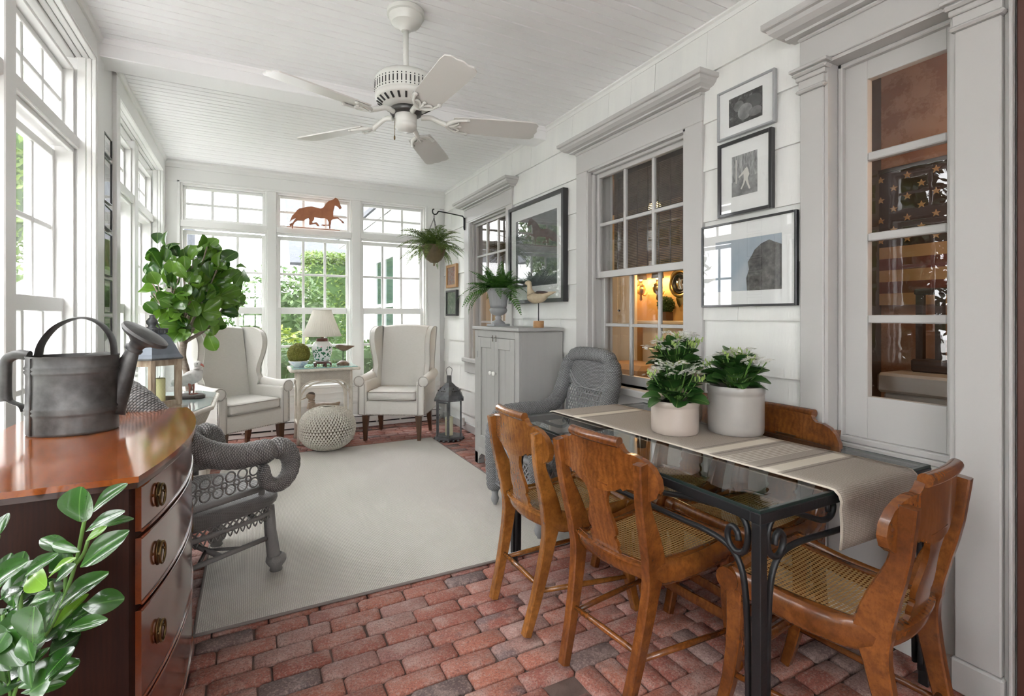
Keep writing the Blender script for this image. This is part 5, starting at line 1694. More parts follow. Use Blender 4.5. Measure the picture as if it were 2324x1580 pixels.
# ---- octagonal white wicker table with glass top
WT = thing('wicker_table', (-.46, 3.86, 0), 0, 'white wicker table with an octagonal glass top behind the grey wicker chair', 'table')
oct_ = [(.24, -.21), (.24, .36), (.12, .52), (-.12, .52), (-.24, .36), (-.24, -.21), (-.12, -.53), (.12, -.53)]
ZW = .70
q = MB(); q.prism(oct_, 'z', ZW-.035, ZW-.008); obj('top_frame', q, WPAINT, WT, bevel=.006)
q = MB(); q.tube([(x*1.02, y*1.02, ZW-.02) for x, y in oct_], .016, 8, closed=True); obj('braided_edge', q, WPAINT, WT, smooth=True)
q = MB(); q.prism([(x*.995, y*.995) for x, y in oct_], 'z', ZW-.007, ZW); gt2 = obj('glass_top', q, mat('aqua_glass_sheet', (.50, .60, .60), .03, spec=.8, coat=.6), WT)
def skirt(u, v):
    k = u*8; i = int(k) % 8; f = k-int(k); a = oct_[i]; b = oct_[(i+1) % 8]
    x, y = lerp(a[0], b[0], f), lerp(a[1], b[1], f); s = lerp(1.0, .62, v**1.3)
    return (x*s, y*s, lerp(ZW-.03, .48, v))
link('woven_skirt', uv_mesh('woven_skirt', skirt, 64, 14, 3.2, .25), WWICK, WT)
for x, y in ((.16, -.34), (.16, .34), (-.16, -.34), (-.16, .34)):
    q = MB(); q.tube(spline([(x*.9, y*.85, .50), (x*1.25, y*1.02, .36), (x*1.2, y*1.05, .2), (x*1.0, y, .0)], 6), [.020]*19, 10); obj('leg', q, WPAINT, WT, smooth=True)
def fan(u, v):
    a = lerp(0, PI, u); return (.20, -.16+.10*math.cos(a)*v, .30+.17*math.sin(a)*v)
link('woven_fan', uv_mesh('woven_fan', fan, 16, 8, .3, .12), WWICK, WT)
q = MB(); q.box(-.17, .17, -.33, .33, .18, .20, ch=.006); obj('lower_shelf', q, WPAINT, WT)
# piped white cushion on the floor by the table
def pillow(name, loc, rz, sx, sy, sz, m, pm, label, cat, tilt=0):
    t = thing(name, loc, rz, label, cat)
    def top(sgn):
        def f(u, v):
            x, y = 2*u-1, 2*v-1
            k = (1-abs(x)**3.0)*(1-abs(y)**3.0)
            return (x*sx*(1-.05*(1-abs(y))), y*sy*(1-.05*(1-abs(x))), sz+sgn*sz*.95*max(k, 0)**.5)
        return f
    q = MB(); q.grid(top(1), 16, 16); q.grid(top(-1), 16, 16); obj('cover', q, m, t, smooth=True)
    q = MB(); e = []
    for i in range(12): e.append((lerp(-1, 1, i/12), -1))
    for i in range(12): e.append((1, lerp(-1, 1, i/12)))
    for i in range(12): e.append((lerp(1, -1, i/12), 1))
    for i in range(12): e.append((-1, lerp(1, -1, i/12)))
    q.tube([(x*sx*(1-.05*(1-abs(y))), y*sy*(1-.05*(1-abs(x))), sz) for x, y in e], .005, 6, closed=True); obj('piping', q, pm, t, smooth=True)
    return t
LINEN = mat('ivory_linen', (.70, .675, .635), .85, col2=(.66, .635, .59), vscale=40, stretch=(1, 1, 6), bump=.25, bscale=220, bdist=.001, spec=.2)
PIPE = mat('grey_piping', (.42, .39, .355), .85)
pp = pillow('floor_cushion', (-.085, 3.98, .012), .25, .07, .22, .10, LINEN, PIPE, 'white piped cushion standing on the rug beside the octagonal table', 'cushion')
# ================================================================== FAR SEATING GROUP
DKWOOD = mat('dark_walnut_leg', (.10, .048, .022), .4, col2=(.06, .028, .014), vscale=8, stretch=(6, 6, 1), coat=.2)
NAIL = mat('pewter_nail', (.42, .40, .37), .3, metal=1)
def soft(name, mb, m, parent, w=.03, seg=4):
    o = obj(name, mb, m, parent, smooth=True, bevel=w, seg=seg)
    return o
def wing_chair(loc, rz, label):
    t = thing('wing_chair', loc, rz, label, 'armchair', 'ivory wing chairs by the far windows')
    q = MB(); q.box(-.285, .285, -.24, .268, .255, .405); soft('seat_base', q, LINEN, t, .025)
    q = MB(); q.box(-.245, .245, -.20, .285, .405, .505); cu = soft('seat_cushion', q, LINEN, t, .038, 5)
    for zz in (.415, .492):
        p = MB(); p.tube([(-.240, .05, zz), (-.240, .272, zz), (-.225, .283, zz), (.225, .283, zz), (.240, .272, zz), (.240, .05, zz)], .0045, 6); obj('piping', p, PIPE, cu, smooth=True)
    # inner back, leaning
    def bk(u, v):
        x = lerp(-.255, .255, u); z = lerp(.42, 1.125, v)
        y = -.17-.135*v+.018*math.sin(PI*u)*math.sin(PI*v)
        z += (.018*math.sin(PI*u) if v > .95 else 0)
        return (x, y, z)
    q = MB(); N = 12
    q.grid(bk, N, 14)
    def bk2(u, v):
        x, y, z = bk(u, v); return (x*1.03, -.255-.11*v, z)
    q.grid(bk2, N, 14)
    top = [bk(i/N, 1) for i in range(N+1)]; top2 = [bk2(i/N, 1) for i in range(N+1)]
    def rim(u, v):
        a = Vector(bk(u, 1)); b = Vector(bk2(u, 1)); p = a.lerp(b, v); p.z += .016*math.sin(PI*v); return p
    q.grid(rim, N, 4); obj('backrest', q, LINEN, t, smooth=True)
    for s in (-1, 1):
        # wing
        out = spline2([(-.315, .56), (-.325, .80), (-.365, 1.09), (-.345, 1.128), (-.27, 1.138), (-.16, 1.128), (-.065, 1.085), (-.030, 1.00), (-.045, .90), (-.085, .80), (-.098, .72), (-.065, .65), (-.10, .58), (-.2, .55)], 4, True)
        q = MB(); n = len(out); vs = []
        for k, dx in ((0, .250), (1, .300)):
            for y, z in out:
                fl = .020*max(0, (z-.7)/.4)+.06*max(0, (y+.25))*max(0, (z-.62))
                vs.append((s*(dx+fl), y, z))
        fs = [(i, (i+1) % n, n+(i+1) % n, n+i) for i in range(n)]
        fs += [tuple(range(n)), tuple(range(n, 2*n))]
        q.add(vs, fs); wg = soft('wing', q, LINEN, t, .020, 4)
        p = MB(); p.tube([(s*(.303+.020*max(0, (z-.7)/.4)+.06*max(0, (y+.25))*max(0, (z-.62))), y, z) for y, z in out], .0045, 6, closed=True); obj('piping', p, PIPE, wg, smooth=True)
        # arm: inner panel and outward roll
        q = MB(); q.box(s*.250, s*.335, -.26, .275, .255, .60); arm = soft('arm', q, LINEN, t, .022, 4)
        P = spline([(s*.318, -.235, .640), (s*.320, -.10, .618), (s*.322, .10, .600), (s*.324, .272, .598)], 6)
        q = MB(); q.tube(P, [.040]+[.052]*17+[.050], 18); q.sphere((s*.324, .272, .598), .050, 18, 8, 1, .25, 1); obj('arm_roll', q, LINEN, arm, smooth=True)
        p = MB(); p.tube([(s*.324+.051*math.cos(a), .279, .598+.051*math.sin(a)) for a in [k*PI/10*(1) for k in range(-6 if s > 0 else -4, 15)]], .0042, 6); obj('piping', p, PIPE, arm, smooth=True)
        p = MB(); p.tube([(s*.270, .279, .27), (s*.270, .279, .57)], .004, 6); p.tube([(s*.333, .279, .27), (s*.333, .279, .56)], .004, 6); obj('piping', p, PIPE, arm, smooth=True)
        q = MB()
        for k in range(26):
            q.sphere((s*.336, .262, .275+k*.0115), .0045, 6, 4)
        for k in range(30): q.sphere((s*.336, .262-k*.0175, .268), .0045, 6, 4)
        for k in range(34): q.sphere((s*(.302+.020*max(0, (.62+k*.0135-.7)/.4)), -.300-.0016*k, .62+k*.0135), .0042, 6, 4)
        obj('nailheads', q, NAIL, arm, smooth=True, kind='stuff')
        for y0, dy in ((.235, .0), (-.215, -.05)):
            q = MB(); x = s*.268
            vs = [(x-.029, y0-.029, .258), (x+.029, y0-.029, .258), (x+.029, y0+.029, .258), (x-.029, y0+.029, .258)]
            vs += [(x+s*.006-.016, y0+dy-.016, 0), (x+s*.006+.016, y0+dy-.016, 0), (x+s*.006+.016, y0+dy+.016, 0), (x+s*.006-.016, y0+dy+.016, 0)]
            q.add(vs, [(0, 1, 2, 3), (7, 6, 5, 4), (0, 4, 5, 1), (1, 5, 6, 2), (2, 6, 7, 3), (3, 7, 4, 0)]); obj('leg', q, DKWOOD, t, bevel=.003)
    q = MB()
    for k in range(40): q.sphere((-.32+k*.0164, .278, .268), .0045, 6, 4)
    obj('nailheads', q, NAIL, t, smooth=True, kind='stuff')
    return t
wing_chair((1.379, 5.214, .003), math.radians(149), 'ivory linen wing chair to the right of the wicker side table')
wing_chair((-.110, 5.177, .003), math.radians(214), 'ivory linen wing chair to the left, behind the fig tree trunk')

# ---- white wicker side table
ST = thing('wicker_side_table', (.66, 5.44, 0), 0, 'white wicker side table with a glass top between the wing chairs', 'side table')
for sx in (-1, 1):
    for sy in (-1, 1):
        q = MB(); x, y = sx*.245, sy*.165
        q.tube([(x*1.04, y*1.03, 0), (x, y, .06), (x*.98, y*.98, .72)], [.017, .018, .020], 10); obj('leg', q, WPAINT, ST, smooth=True)
q = MB(); q.box(-.31, .31, -.215, .215, .715, .738, ch=.006); obj('tabletop', q, WPAINT, ST)
q = MB(); P = [(-.315, -.22, .724), (.315, -.22, .724), (.315, .22, .724), (-.315, .22, .724)]
for a, b in zip(P, P[1:]+P[:1]):
    n = 44; q.tube([(lerp(a[0], b[0], i/n)+.003*math.sin(i*2.1), lerp(a[1], b[1], i/n), a[2]+.003*math.cos(i*2.1)) for i in range(n+1)], .014, 8)
obj('braided_edge', q, WPAINT, ST, smooth=True)
AQUA = mat('aqua_edge_glass', (.36, .62, .58), .04, spec=.8, coat=.5)
q = MB(); q.box(-.305, .305, -.21, .21, .740, .747, ch=.001); obj('glass_top', q, AQUA, ST)
def apron(u, v, side):
    k = 4*(u-.5)**2
    zb = lerp(.62, .535, k**2) if side in 'fb' else lerp(.62, .56, k**2)
    z = lerp(.715, zb, v)
    if side == 'f': return (lerp(-.235, .235, u), -.178, z)
    if side == 'b': return (lerp(-.235, .235, u), .178, z)
    return ((-.258 if side == 'l' else .258), lerp(-.16, .16, u), z)
for sd_ in 'fblr':
    link('woven_apron', uv_mesh('woven_apron', lambda u, v, s=sd_: apron(u, v, s), 24, 10, .47 if sd_ in 'fb' else .32, .17), WWICK, ST)
    q = MB(); q.tube([apron(i/24, 1, sd_) for i in range(25)], .008, 6); obj('apron_braid', q, WPAINT, ST, smooth=True)
    if sd_ in 'fb':
        yy = -.175 if sd_ == 'f' else .175
        for s in (-1, 1):
            q = MB(); q.tube(spline([(s*.235, yy, .42), (s*.215, yy, .50), (s*.15, yy, .57), (s*.06, yy, .60), (0, yy, .605)], 5), .008, 7); obj('bentwood_brace', q, WPAINT, ST, smooth=True)
            q = MB(); q.tube(spline([(s*.235, yy, .06), (s*.22, yy, .12), (s*.17, yy, .165), (s*.10, yy, .18)], 5), .008, 7); obj('bentwood_brace', q, WPAINT, ST, smooth=True)
q = MB(); q.box(-.245, .245, -.17, .17, .180, .200, ch=.005); obj('lower_shelf', q, WPAINT, ST)
q = MB()
for s in (-1, 1): q.tube([(-.25, s*.172, .19), (.25, s*.172, .19)], .011, 8); q.tube([(s*.25, -.172, .19), (s*.25, .172, .19)], .011, 8)
obj('shelf_rail', q, WPAINT, ST, smooth=True)

# ---- ginger jar lamp
def jar_mat():
    m, nt, b = _new('painted_porcelain')
    vec = _coords(nt, 'Object', (1, 1, 1))
    n1 = _noise(nt, vec, 24, 3)
    # foliage and blossoms painted around the belly
    sp = nt.nodes.new('ShaderNodeSeparateXYZ'); nt.links.new(vec, sp.inputs[0])
    d = _math(nt, 'ABSOLUTE', _math(nt, 'SUBTRACT', sp.outputs[2], .125))
    inb = _math(nt, 'LESS_THAN', d, .072)
    vo = nt.nodes.new('ShaderNodeTexVoronoi'); vo.inputs['Scale'].default_value = 42; nt.links.new(vec, vo.inputs['Vector'])
    leafy = _math(nt, 'MULTIPLY', _math(nt, 'LESS_THAN', vo.outputs['Distance'], .55), _math(nt, 'GREATER_THAN', n1, .47))
    c = _mix(nt, _math(nt, 'MULTIPLY', leafy, inb), (.80, .81, .80), (.03, .16, .08))
    vp = nt.nodes.new('ShaderNodeTexVoronoi'); vp.inputs['Scale'].default_value = 13; nt.links.new(vec, vp.inputs['Vector'])
    bl = _math(nt, 'MULTIPLY', _math(nt, 'LESS_THAN', vp.outputs['Distance'], .30), inb)
    c = _mix(nt, bl, c, (.58, .09, .16))
    ctr = _math(nt, 'MULTIPLY', _math(nt, 'LESS_THAN', vp.outputs['Distance'], .09), inb)
    c = _mix(nt, ctr, c, (.75, .45, .45))
    nt.links.new(c, b.inputs['Base Color']); b.inputs['Roughness'].default_value = .12; b.inputs['Coat Weight'].default_value = .5
    return m
LP = thing('table_lamp', (.650, 5.455, .748), 0, 'ginger jar lamp with painted flowers and a pleated white shade', 'lamp')
REDW = mat('rosewood', (.11, .030, .022), .3, coat=.3)
q = MB(); q.lathe([(.055, .018), (.085, .022), (.088, .034), (.07, .040), (.0001, .040)], 24)
for k in range(5):
    a = 2*PI*k/5; q.tube([(.078*math.cos(a), .078*math.sin(a), .026), (.086*math.cos(a), .086*math.sin(a), .0)], [.012, .009], 8)
obj('wood_stand', q, REDW, LP, auto=50)
q = MB(); q.lathe([(.055, .040), (.068, .05), (.078, .075), (.092, .12), (.101, .165), (.100, .195), (.088, .225), (.068, .243), (.052, .248)], 36); obj('jar', q, jar_mat(), LP, smooth=True)
q = MB(); q.lathe([(.052, .245), (.058, .250), (.058, .272), (.050, .278), (.015, .280), (.010, .30), (.006, .31), (.006, .36)], 24); obj('collar', q, REDW, LP, auto=50)
SHADEM = mat('pleated_shade', (.83, .80, .74), .9, trans=.45)
q = MB(); np_ = 44
q.lathe([(.186, .300), (.158, .375), (.122, .47), (.088, .565)], np_*4, None, False, 0, 2*PI, 1, 1, lambda t, z, j: 1+.016*math.sin(t*np_)); sh = obj('lamp_shade', q, SHADEM, LP, smooth=True)
sh.data.polygons.foreach_set('use_smooth', [True]*len(sh.data.polygons))
q = MB(); q.tube([(.188*math.cos(a), .188*math.sin(a), .301) for a in [2*PI*k/40 for k in range(40)]], .004, 6, closed=True); q.tube([(.089*math.cos(a), .089*math.sin(a), .565) for a in [2*PI*k/40 for k in range(40)]], .004, 6, closed=True); obj('shade_trim', q, SHADEM, sh, smooth=True)

# ---- moss ball in a porcelain bowl
MB_ = thing('porcelain_bowl', (.425, 5.40, .748), 0, 'small white and blue porcelain bowl under the moss ball', 'bowl')
q = MB(); q.lathe([(.0001, .004), (.04, .004), (.042, .0), (.048, .0), (.05, .008), (.075, .022), (.094, .05), (.098, .062), (.094, .062), (.07, .03), (.0001, .014)], 30); obj('bowl', q, mat('blue_white_porcelain', (.78, .80, .83), .15, col2=(.50, .58, .74), vscale=16, lo=.55, hi=.62, coat=.4), MB_, smooth=True)
MO = thing('moss_ball', (.425, 5.40, .782), 0, 'round olive green moss ball in the porcelain bowl', 'moss ball')
q = MB(); q.sphere((0, 0, .095), .100, 28, 20); obj('core', q, mat('moss_core', (.16, .165, .03), .95, bump=1, bscale=90), MO, smooth=True)
MOSSM = leafmat('moss_fibre', (.17, .18, .025), (.36, .34, .075), 14, .1)
q = MB(); leaf_quads(q, random.Random(8), (0, 0, .095), (.102, .102, .102), 7000, .0055, .97); obj('moss', q, MOSSM, MO, kind='stuff')

# ---- carved shorebird on a dome base
def carved(path, rads, m, name, parent, n=14, flat=(1, .8)):
    P = spline(path, 5); L = len(P); R = []
    for i in range(L):
        tt = i/(L-1)*(len(rads)-1); k = min(int(tt), len(rads)-2); R.append(lerp(rads[k], rads[k+1], tt-k))
    q = MB(); q.tube(P, R, n, up=(0, 0, 1), flat=flat); return obj(name, q, m, parent, smooth=True)
BIRDB = mat('brown_carved_wood', (.13, .075, .045), .5, col2=(.22, .15, .10), vscale=10, stretch=(2, 2, 2))
SB = thing('wooden_shorebird', (.850, 5.43, .748), .15, 'small brown wooden shorebird on a rod beside the lamp', 'figurine')
carved([(-.06, 0, .185), (-.045, 0, .188), (-.02, 0, .180), (.015, 0, .170), (.06, 0, .178), (.12, 0, .190)], [.012, .024, .030, .032, .022, .002], BIRDB, 'body', SB)
q = MB(); q.sphere((-.058, 0, .190), .019, 14, 10); obj('head', q, BIRDB, SB, smooth=True)
q = MB(); q.tube([(-.07, 0, .192), (-.108, 0, .182)], [.006, .0015], 8); obj('beak', q, EDGE, SB, smooth=True)
q = MB(); q.tube([(.0, 0, .03), (0, 0, .15)], .004, 8); obj('rod', q, IRON, SB, smooth=True)
q = MB(); q.lathe([(.066, 0), (.066, .006), (.055, .024), (.03, .040), (.0001, .045)], 26); obj('base', q, BIRDB, SB, smooth=True)

# ---- duck decoy on the lower shelf
DUCKM = mat('weathered_duck_wood', (.40, .31, .23), .6, col2=(.30, .22, .16), vscale=9, stretch=(3, 3, 1))
DU = thing('duck_decoy', (.635, 5.42, .201), 0, 'weathered wooden duck decoy on the lower shelf of the side table', 'decoy')
carved([(-.12, 0, .10), (-.10, 0, .092), (-.04, 0, .085), (.05, 0, .095), (.13, 0, .125), (.185, 0, .165)], [.03, .075, .088, .082, .045, .006], DUCKM, 'body', DU, 18, (1, .78))
carved([(-.085, 0, .13), (-.090, 0, .18), (-.088, 0, .215), (-.095, 0, .242)], [.052, .032, .029, .034], DUCKM, 'neck', DU)
q = MB(); q.sphere((-.098, 0, .248), .038, 16, 10, 1.15, .85, .95); hd = obj('head', q, DUCKM, DU, smooth=True)
q = MB(); q.sphere((-.094, 0, .262), .034, 14, 8, 1.12, .82, .75); obj('dark_crown', q, mat('duck_crown', (.09, .07, .055), .6), hd, smooth=True)
carved([(-.125, 0, .242), (-.155, 0, .228), (-.19, 0, .215)], [.016, .012, .005], DUCKM, 'bill', DU, 10, (.55, 1.2))

# ---- knitted pouf
def pouf_mat():
    m, nt, b = _new('chunky_knit')
    b.inputs['Base Color'].default_value = (.66, .62, .545, 1); b.inputs['Roughness'].default_value = .95; b.inputs['Specular IOR Level'].default_value = .1
    ge = nt.nodes.new('ShaderNodeNewGeometry')
    c = _mix(nt, ge.outputs['Random Per Island'], (.60, .56, .49), (.70, .66, .585))
    nt.links.new(c, b.inputs['Base Color'])
    _bump(nt, b, _noise(nt, _coords(nt, 'Object'), 400, 2), .3, .001)
    return m
PF = thing('knitted_pouf', (.640, 4.985, .009), 0, 'round ivory chunky-knit pouf in front of the wicker side table', 'pouf')
def pouf_p(lat, lon, k=1.0):
    r = .246*(abs(math.cos(lat))**.82)*k; z = .195+.193*math.copysign(abs(math.sin(lat))**.92, math.sin(lat))*k
    return Vector((r*math.cos(lon), r*math.sin(lon), z))
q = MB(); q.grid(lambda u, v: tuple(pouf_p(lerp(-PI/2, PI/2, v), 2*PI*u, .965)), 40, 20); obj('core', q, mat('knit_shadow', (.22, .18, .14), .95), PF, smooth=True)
q = MB(); rows = 26; colsn = 52
for i in range(rows):
    lat = lerp(-1.38, 1.42, i/(rows-1))
    for j in range(colsn):
        lon = 2*PI*(j+.5*(i % 2))/colsn
        c = pouf_p(lat, lon); n_ = (c-Vector((0, 0, .195))).normalized()
        e = Vector((-math.sin(lon), math.cos(lon), 0)); s_ = n_.cross(e)
        wdt = 2*PI*max(.03, math.hypot(c.x, c.y))/colsn
        for sg in (-1, 1):
            a = c-e*wdt*.28*sg-s_*.009; b = c+e*wdt*.10*sg+s_*.011
            q.tube([a, (a+b)/2+n_*.006, b], [.005, .0088, .005], 5, caps=False)
obj('knit_stitches', q, pouf_mat(), PF, smooth=True, kind='stuff')

# ---- hexagonal floor lantern
ZINC = mat('blackened_zinc', (.085, .088, .092), .5, metal=.5, col2=(.15, .155, .16), vscale=18, bump=.3, bscale=60)
CANDLE = mat('ivory_candle', (.80, .74, .50), .5, sub=.3)
LANTG = glass_mat('lantern_glass', (.93, .96, .96), 1.0)
def hexa(r, z, n=6, a0=0): return [(r*math.cos(a0+2*PI*k/n), r*math.sin(a0+2*PI*k/n), z) for k in range(n)]
FL = thing('floor_lantern', (1.795, 4.835, .0), math.radians(8), 'dark zinc hexagonal lantern on the brick floor by the right wing chair', 'lantern')
def ring(mb, r0, r1, z0, z1, n=6):
    mb.lathe([(r0, z0), (r1, z0), (r1, z1), (r0, z1)], n, None, True)
q = MB(); q.lathe([(.0001, .012), (.150, .012), (.158, .02), (.158, .034), (.142, .042), (.0001, .042)], 6)
for k in range(18):
    a = 2*PI*k/18; 
    q.sphere((.150*math.cos(a)*.97, .150*math.sin(a)*.97, .010), .014, 6, 4, 1, 1, .7)
obj('base', q, ZINC, FL)
hx = hexa(.137, 0)
for k in range(6):
    q = MB(); q.tube([(hx[k][0], hx[k][1], .04), (hx[k][0], hx[k][1], .405)], .008, 6); obj('post', q, ZINC, FL)
    a, b = hx[k], hx[(k+1) % 6]
    q = MB(); q.add([(a[0]*.985, a[1]*.985, .045), (b[0]*.985, b[1]*.985, .045), (b[0]*.985, b[1]*.985, .40), (a[0]*.985, a[1]*.985, .40)], [(0, 1, 2, 3)]); obj('pane', q, LANTG, FL)
q = MB()   # door frame on the face towards the room
a, b = Vector(hexa(.139, .05)[3]), Vector(hexa(.139, .05)[4])
for f0, f1 in ((.12, .12), (.88, .88)):
    p = a.lerp(b, f0); q.tube([(p.x, p.y, .05), (p.x, p.y, .39)], .007, 6)
for zz in (.055, .385):
    p0, p1 = a.lerp(b, .1), a.lerp(b, .9); q.tube([(p0.x, p0.y, zz), (p1.x, p1.y, zz)], .007, 6)
dr_ = obj('door_frame', q, ZINC, FL)
p = a.lerp(b, .9); q = MB(); q.sphere((p.x*1.06, p.y*1.06, .22), .010, 8, 6); obj('latch', q, EDGE, dr_, smooth=True)
q = MB(); q.lathe([(.138, .395), (.168, .400), (.170, .415), (.160, .425), (.158, .43), (.150, .455), (.120, .500), (.078, .535), (.045, .565), (.030, .575), (.028, .60), (.028, .645), (.024, .648), (.0001, .65)], 6); obj('roof', q, ZINC, FL)
for k in range(6):
    for j, (rr, zz) in enumerate(((.128, .497), (.128, .497), (.128, .497), (.104, .520))):
        a = 2*PI*(k+.5)/6+(j-1)*.16*(1 if j < 3 else 0); f = .866
        q = MB(); q.sphere((rr*f*math.cos(a), rr*f*math.sin(a), zz), .0055, 6, 4); obj('vent_hole', q, EDGE, FL)
q = MB(); q.tube(spline([(-.022, 0, .64), (-.030, 0, .68), (-.032, 0, .712), (0, 0, .735), (.032, 0, .712), (.030, 0, .68), (.022, 0, .64)], 5), .003, 6); obj('handle', q, ZINC, FL, smooth=True)
CD1 = thing('pillar_candle', (1.795, 4.835, .0425), 0, 'ivory pillar candle inside the dark zinc floor lantern', 'candle')
q = MB(); q.lathe([(.040, 0), (.041, .175), (.036, .182), (.02, .178), (.0001, .176)], 24); obj('wax', q, CANDLE, CD1, smooth=False, auto=50)
q = MB(); q.tube([(0, 0, .175), (.002, 0, .192)], .0015, 5); obj('wick', q, EDGE, CD1)

# ---- grey cabinet
CABP = mat('grey_cabinet_paint', (.39, .385, .37), .45, col2=(.36, .355, .34), vscale=5, stretch=(2, 2, .4), bump=.12, bscale=40)
KX0, KX1, KY0, KY1, KZ = 1.715, 2.09, 3.185, 3.985, 1.165
CB = thing('grey_cabinet', (KX0, KY0, 0), 0, 'tall grey painted two-door cabinet against the shingle wall', 'cabinet')
LYc = KY1-KY0; LXc = KX1-KX0
q = MB(); q.box(.02, LXc, 0, LYc, .10, KZ-.03, ch=.003); obj('body', q, CABP, CB)
q = MB(); q.box(-.02, LXc, -.02, LYc+.02, KZ-.028, KZ, ch=.006); obj('top', q, CABP, CB)
q = MB(); q.box(0, .02, 0, .065, .0, KZ-.03, ch=.002); q.box(0, .02, LYc-.065, LYc, .0, KZ-.03, ch=.002); q.box(0, .02, .065, LYc-.065, KZ-.085, KZ-.03, ch=.002); q.box(0, .02, .065, LYc-.065, .10, .155, ch=.002); obj('face_frame', q, CABP, CB)
for s, (a, b) in enumerate(((.068, LYc/2-.0015), (LYc/2+.0015, LYc-.068))):
    z0, z1 = .158, KZ-.088
    q = MB(); x0, x1 = -.006, .014
    q.box(x0, x1, a, a+.065, z0, z1, ch=.002); q.box(x0, x1, b-.065, b, z0, z1, ch=.002); q.box(x0, x1, a+.065, b-.065, z1-.085, z1, ch=.002); q.box(x0, x1, a+.065, b-.065, z0, z0+.10, ch=.002)
    d = obj('door', q, CABP, CB)
    for k in range(2):
        ya, yb = lerp(a+.065, b-.065, k/2), lerp(a+.065, b-.065, (k+1)/2)
        q = MB(); q.box(.004, .012, ya+.0008, yb-.0008, z0+.10, z1-.085, ch=.0015); obj('panel', q, CABP, d)
    q = MB(); yk = (b-.028) if s == 0 else (a+.028); q.lathe([(.006, 0), (.006, .012), (.016, .018), (.018, .028), (.010, .036), (.0001, .037)], 16, T(-.006, yk, .80) @ Ry(-PI/2)); obj('knob', q, mat('white_china' if s == 0 else 'white_china_b', (.80, .79, .75), .15, coat=.5), d, smooth=True)
    q = MB(); q.box(-.012, -.006, yk-.007, yk+.007, z1-.028, z1+.022, ch=.002); q.sphere((-.014, yk, z1+.004), .006, 8, 6); obj('latch', q, mat('pewter_latch%d' % s, (.22, .2, .18), .4, metal=.8), d)
    for zz in (.33, .93):
        q = MB(); yh = a-.003 if s == 0 else b+.003; q.tube([(-.006, yh, zz-.025), (-.006, yh, zz+.025)], .004, 6); obj('hinge', q, CABP, d)
for y0 in (0, LYc-.07):
    for x0 in (0, LXc-.06):
        q = MB(); q.box(x0, x0+.06, y0, y0+.07, 0, .1, ch=.004); obj('bracket_foot', q, CABP, CB)
q = MB(); q.prism([(.065, .10), (.14, .10), (.10, .075), (.085, .045), (.065, .03)], 'x', .0, .018); obj('bracket_scroll', q, CABP, CB)
q = MB(); q.prism([(LYc-.065, .10), (LYc-.14, .10), (LYc-.10, .075), (LYc-.085, .045), (LYc-.065, .03)], 'x', .0, .018)
obj('bracket_scroll', q, CABP, CB)

# ---- fluted urn with fern on the cabinet
URNM = mat('grey_painted_urn', (.33, .335, .34), .55, bump=.2, bscale=60)
UX, UY = 1.885, 3.875
UR = thing('fluted_urn', (UX, UY, KZ), 0, 'grey fluted pedestal urn on top of the grey cabinet', 'urn')
q = MB(); q.box(-.075, .075, -.075, .075, 0, .022, ch=.003); obj('plinth', q, URNM, UR)
q = MB(); q.lathe([(.058, .022), (.052, .034), (.030, .050), (.022, .062), (.030, .072), (.024, .082), (.022, .090), (.045, .098), (.066, .115), (.074, .135), (.070, .150), (.066, .155)], 60, None, False, 0, 2*PI, 1, 1, lambda t, z, j: 1+(.045*abs(math.cos(t*12)) if j > 7 else (.04*abs(math.cos(t*10)) if j < 3 else 0))); obj('foot_and_cup', q, URNM, UR, smooth=True)
q = MB(); q.lathe([(.066, .155), (.070, .18), (.076, .22), (.084, .26), (.094, .29), (.112, .308), (.120, .314), (.120, .322), (.108, .324), (.09, .30), (.06, .2)], 72, None, False, 0, 2*PI, 1, 1, lambda t, z, j: 1+(.05*abs(math.cos(t*11))*(1 if j < 4 else .0))); obj('bowl', q, URNM, UR, smooth=True)
FERNM = leafmat('fern_green', (.030, .10, .015), (.10, .26, .04), 6, .25)
FERND = leafmat('dark_fern_green', (.045, .10, .018), (.22, .31, .07), 5, .25)
def frond(length, width, npin, droop, seed, rise=.8, pinw=.34):
    r = random.Random(seed); mb = MB(); P = []
    for i in range(npin+1):
        s = i/npin; el = rise-droop*s*2.2
        P.append((s, el))
    pos = Vector((0, 0, 0)); pts = [pos.copy()]
    for i in range(npin):
        el = P[i][1]; pos = pos+Vector((math.cos(el), 0, math.sin(el)))*(length/npin); pts.append(pos.copy())
    mb.tube(pts, [.0018]*len(pts), 4, caps=False)
    for i in range(2, npin+1):
        s = i/npin; w_ = width*math.sin(PI*min(1, .12+s*.86))**.8
        t = (pts[i]-pts[i-1]).normalized(); nrm = Vector((-t.z, 0, t.x)); 
        for sd in (-1, 1):
            side = Vector((0, sd, 0)); d = (side+t*.45+nrm*r.uniform(-.15, .1)).normalized(); hw = length/npin*pinw*1.3
            a = pts[i]; b = a+d*w_*.55+t*hw; c = a+d*w_+nrm*(-.1*w_); e = a+d*w_*.5-t*hw*.8
            mb.add([a-t*hw*.4, e, c, b, a+t*hw*.4], [(0, 1, 2, 3, 4)])
    return mb
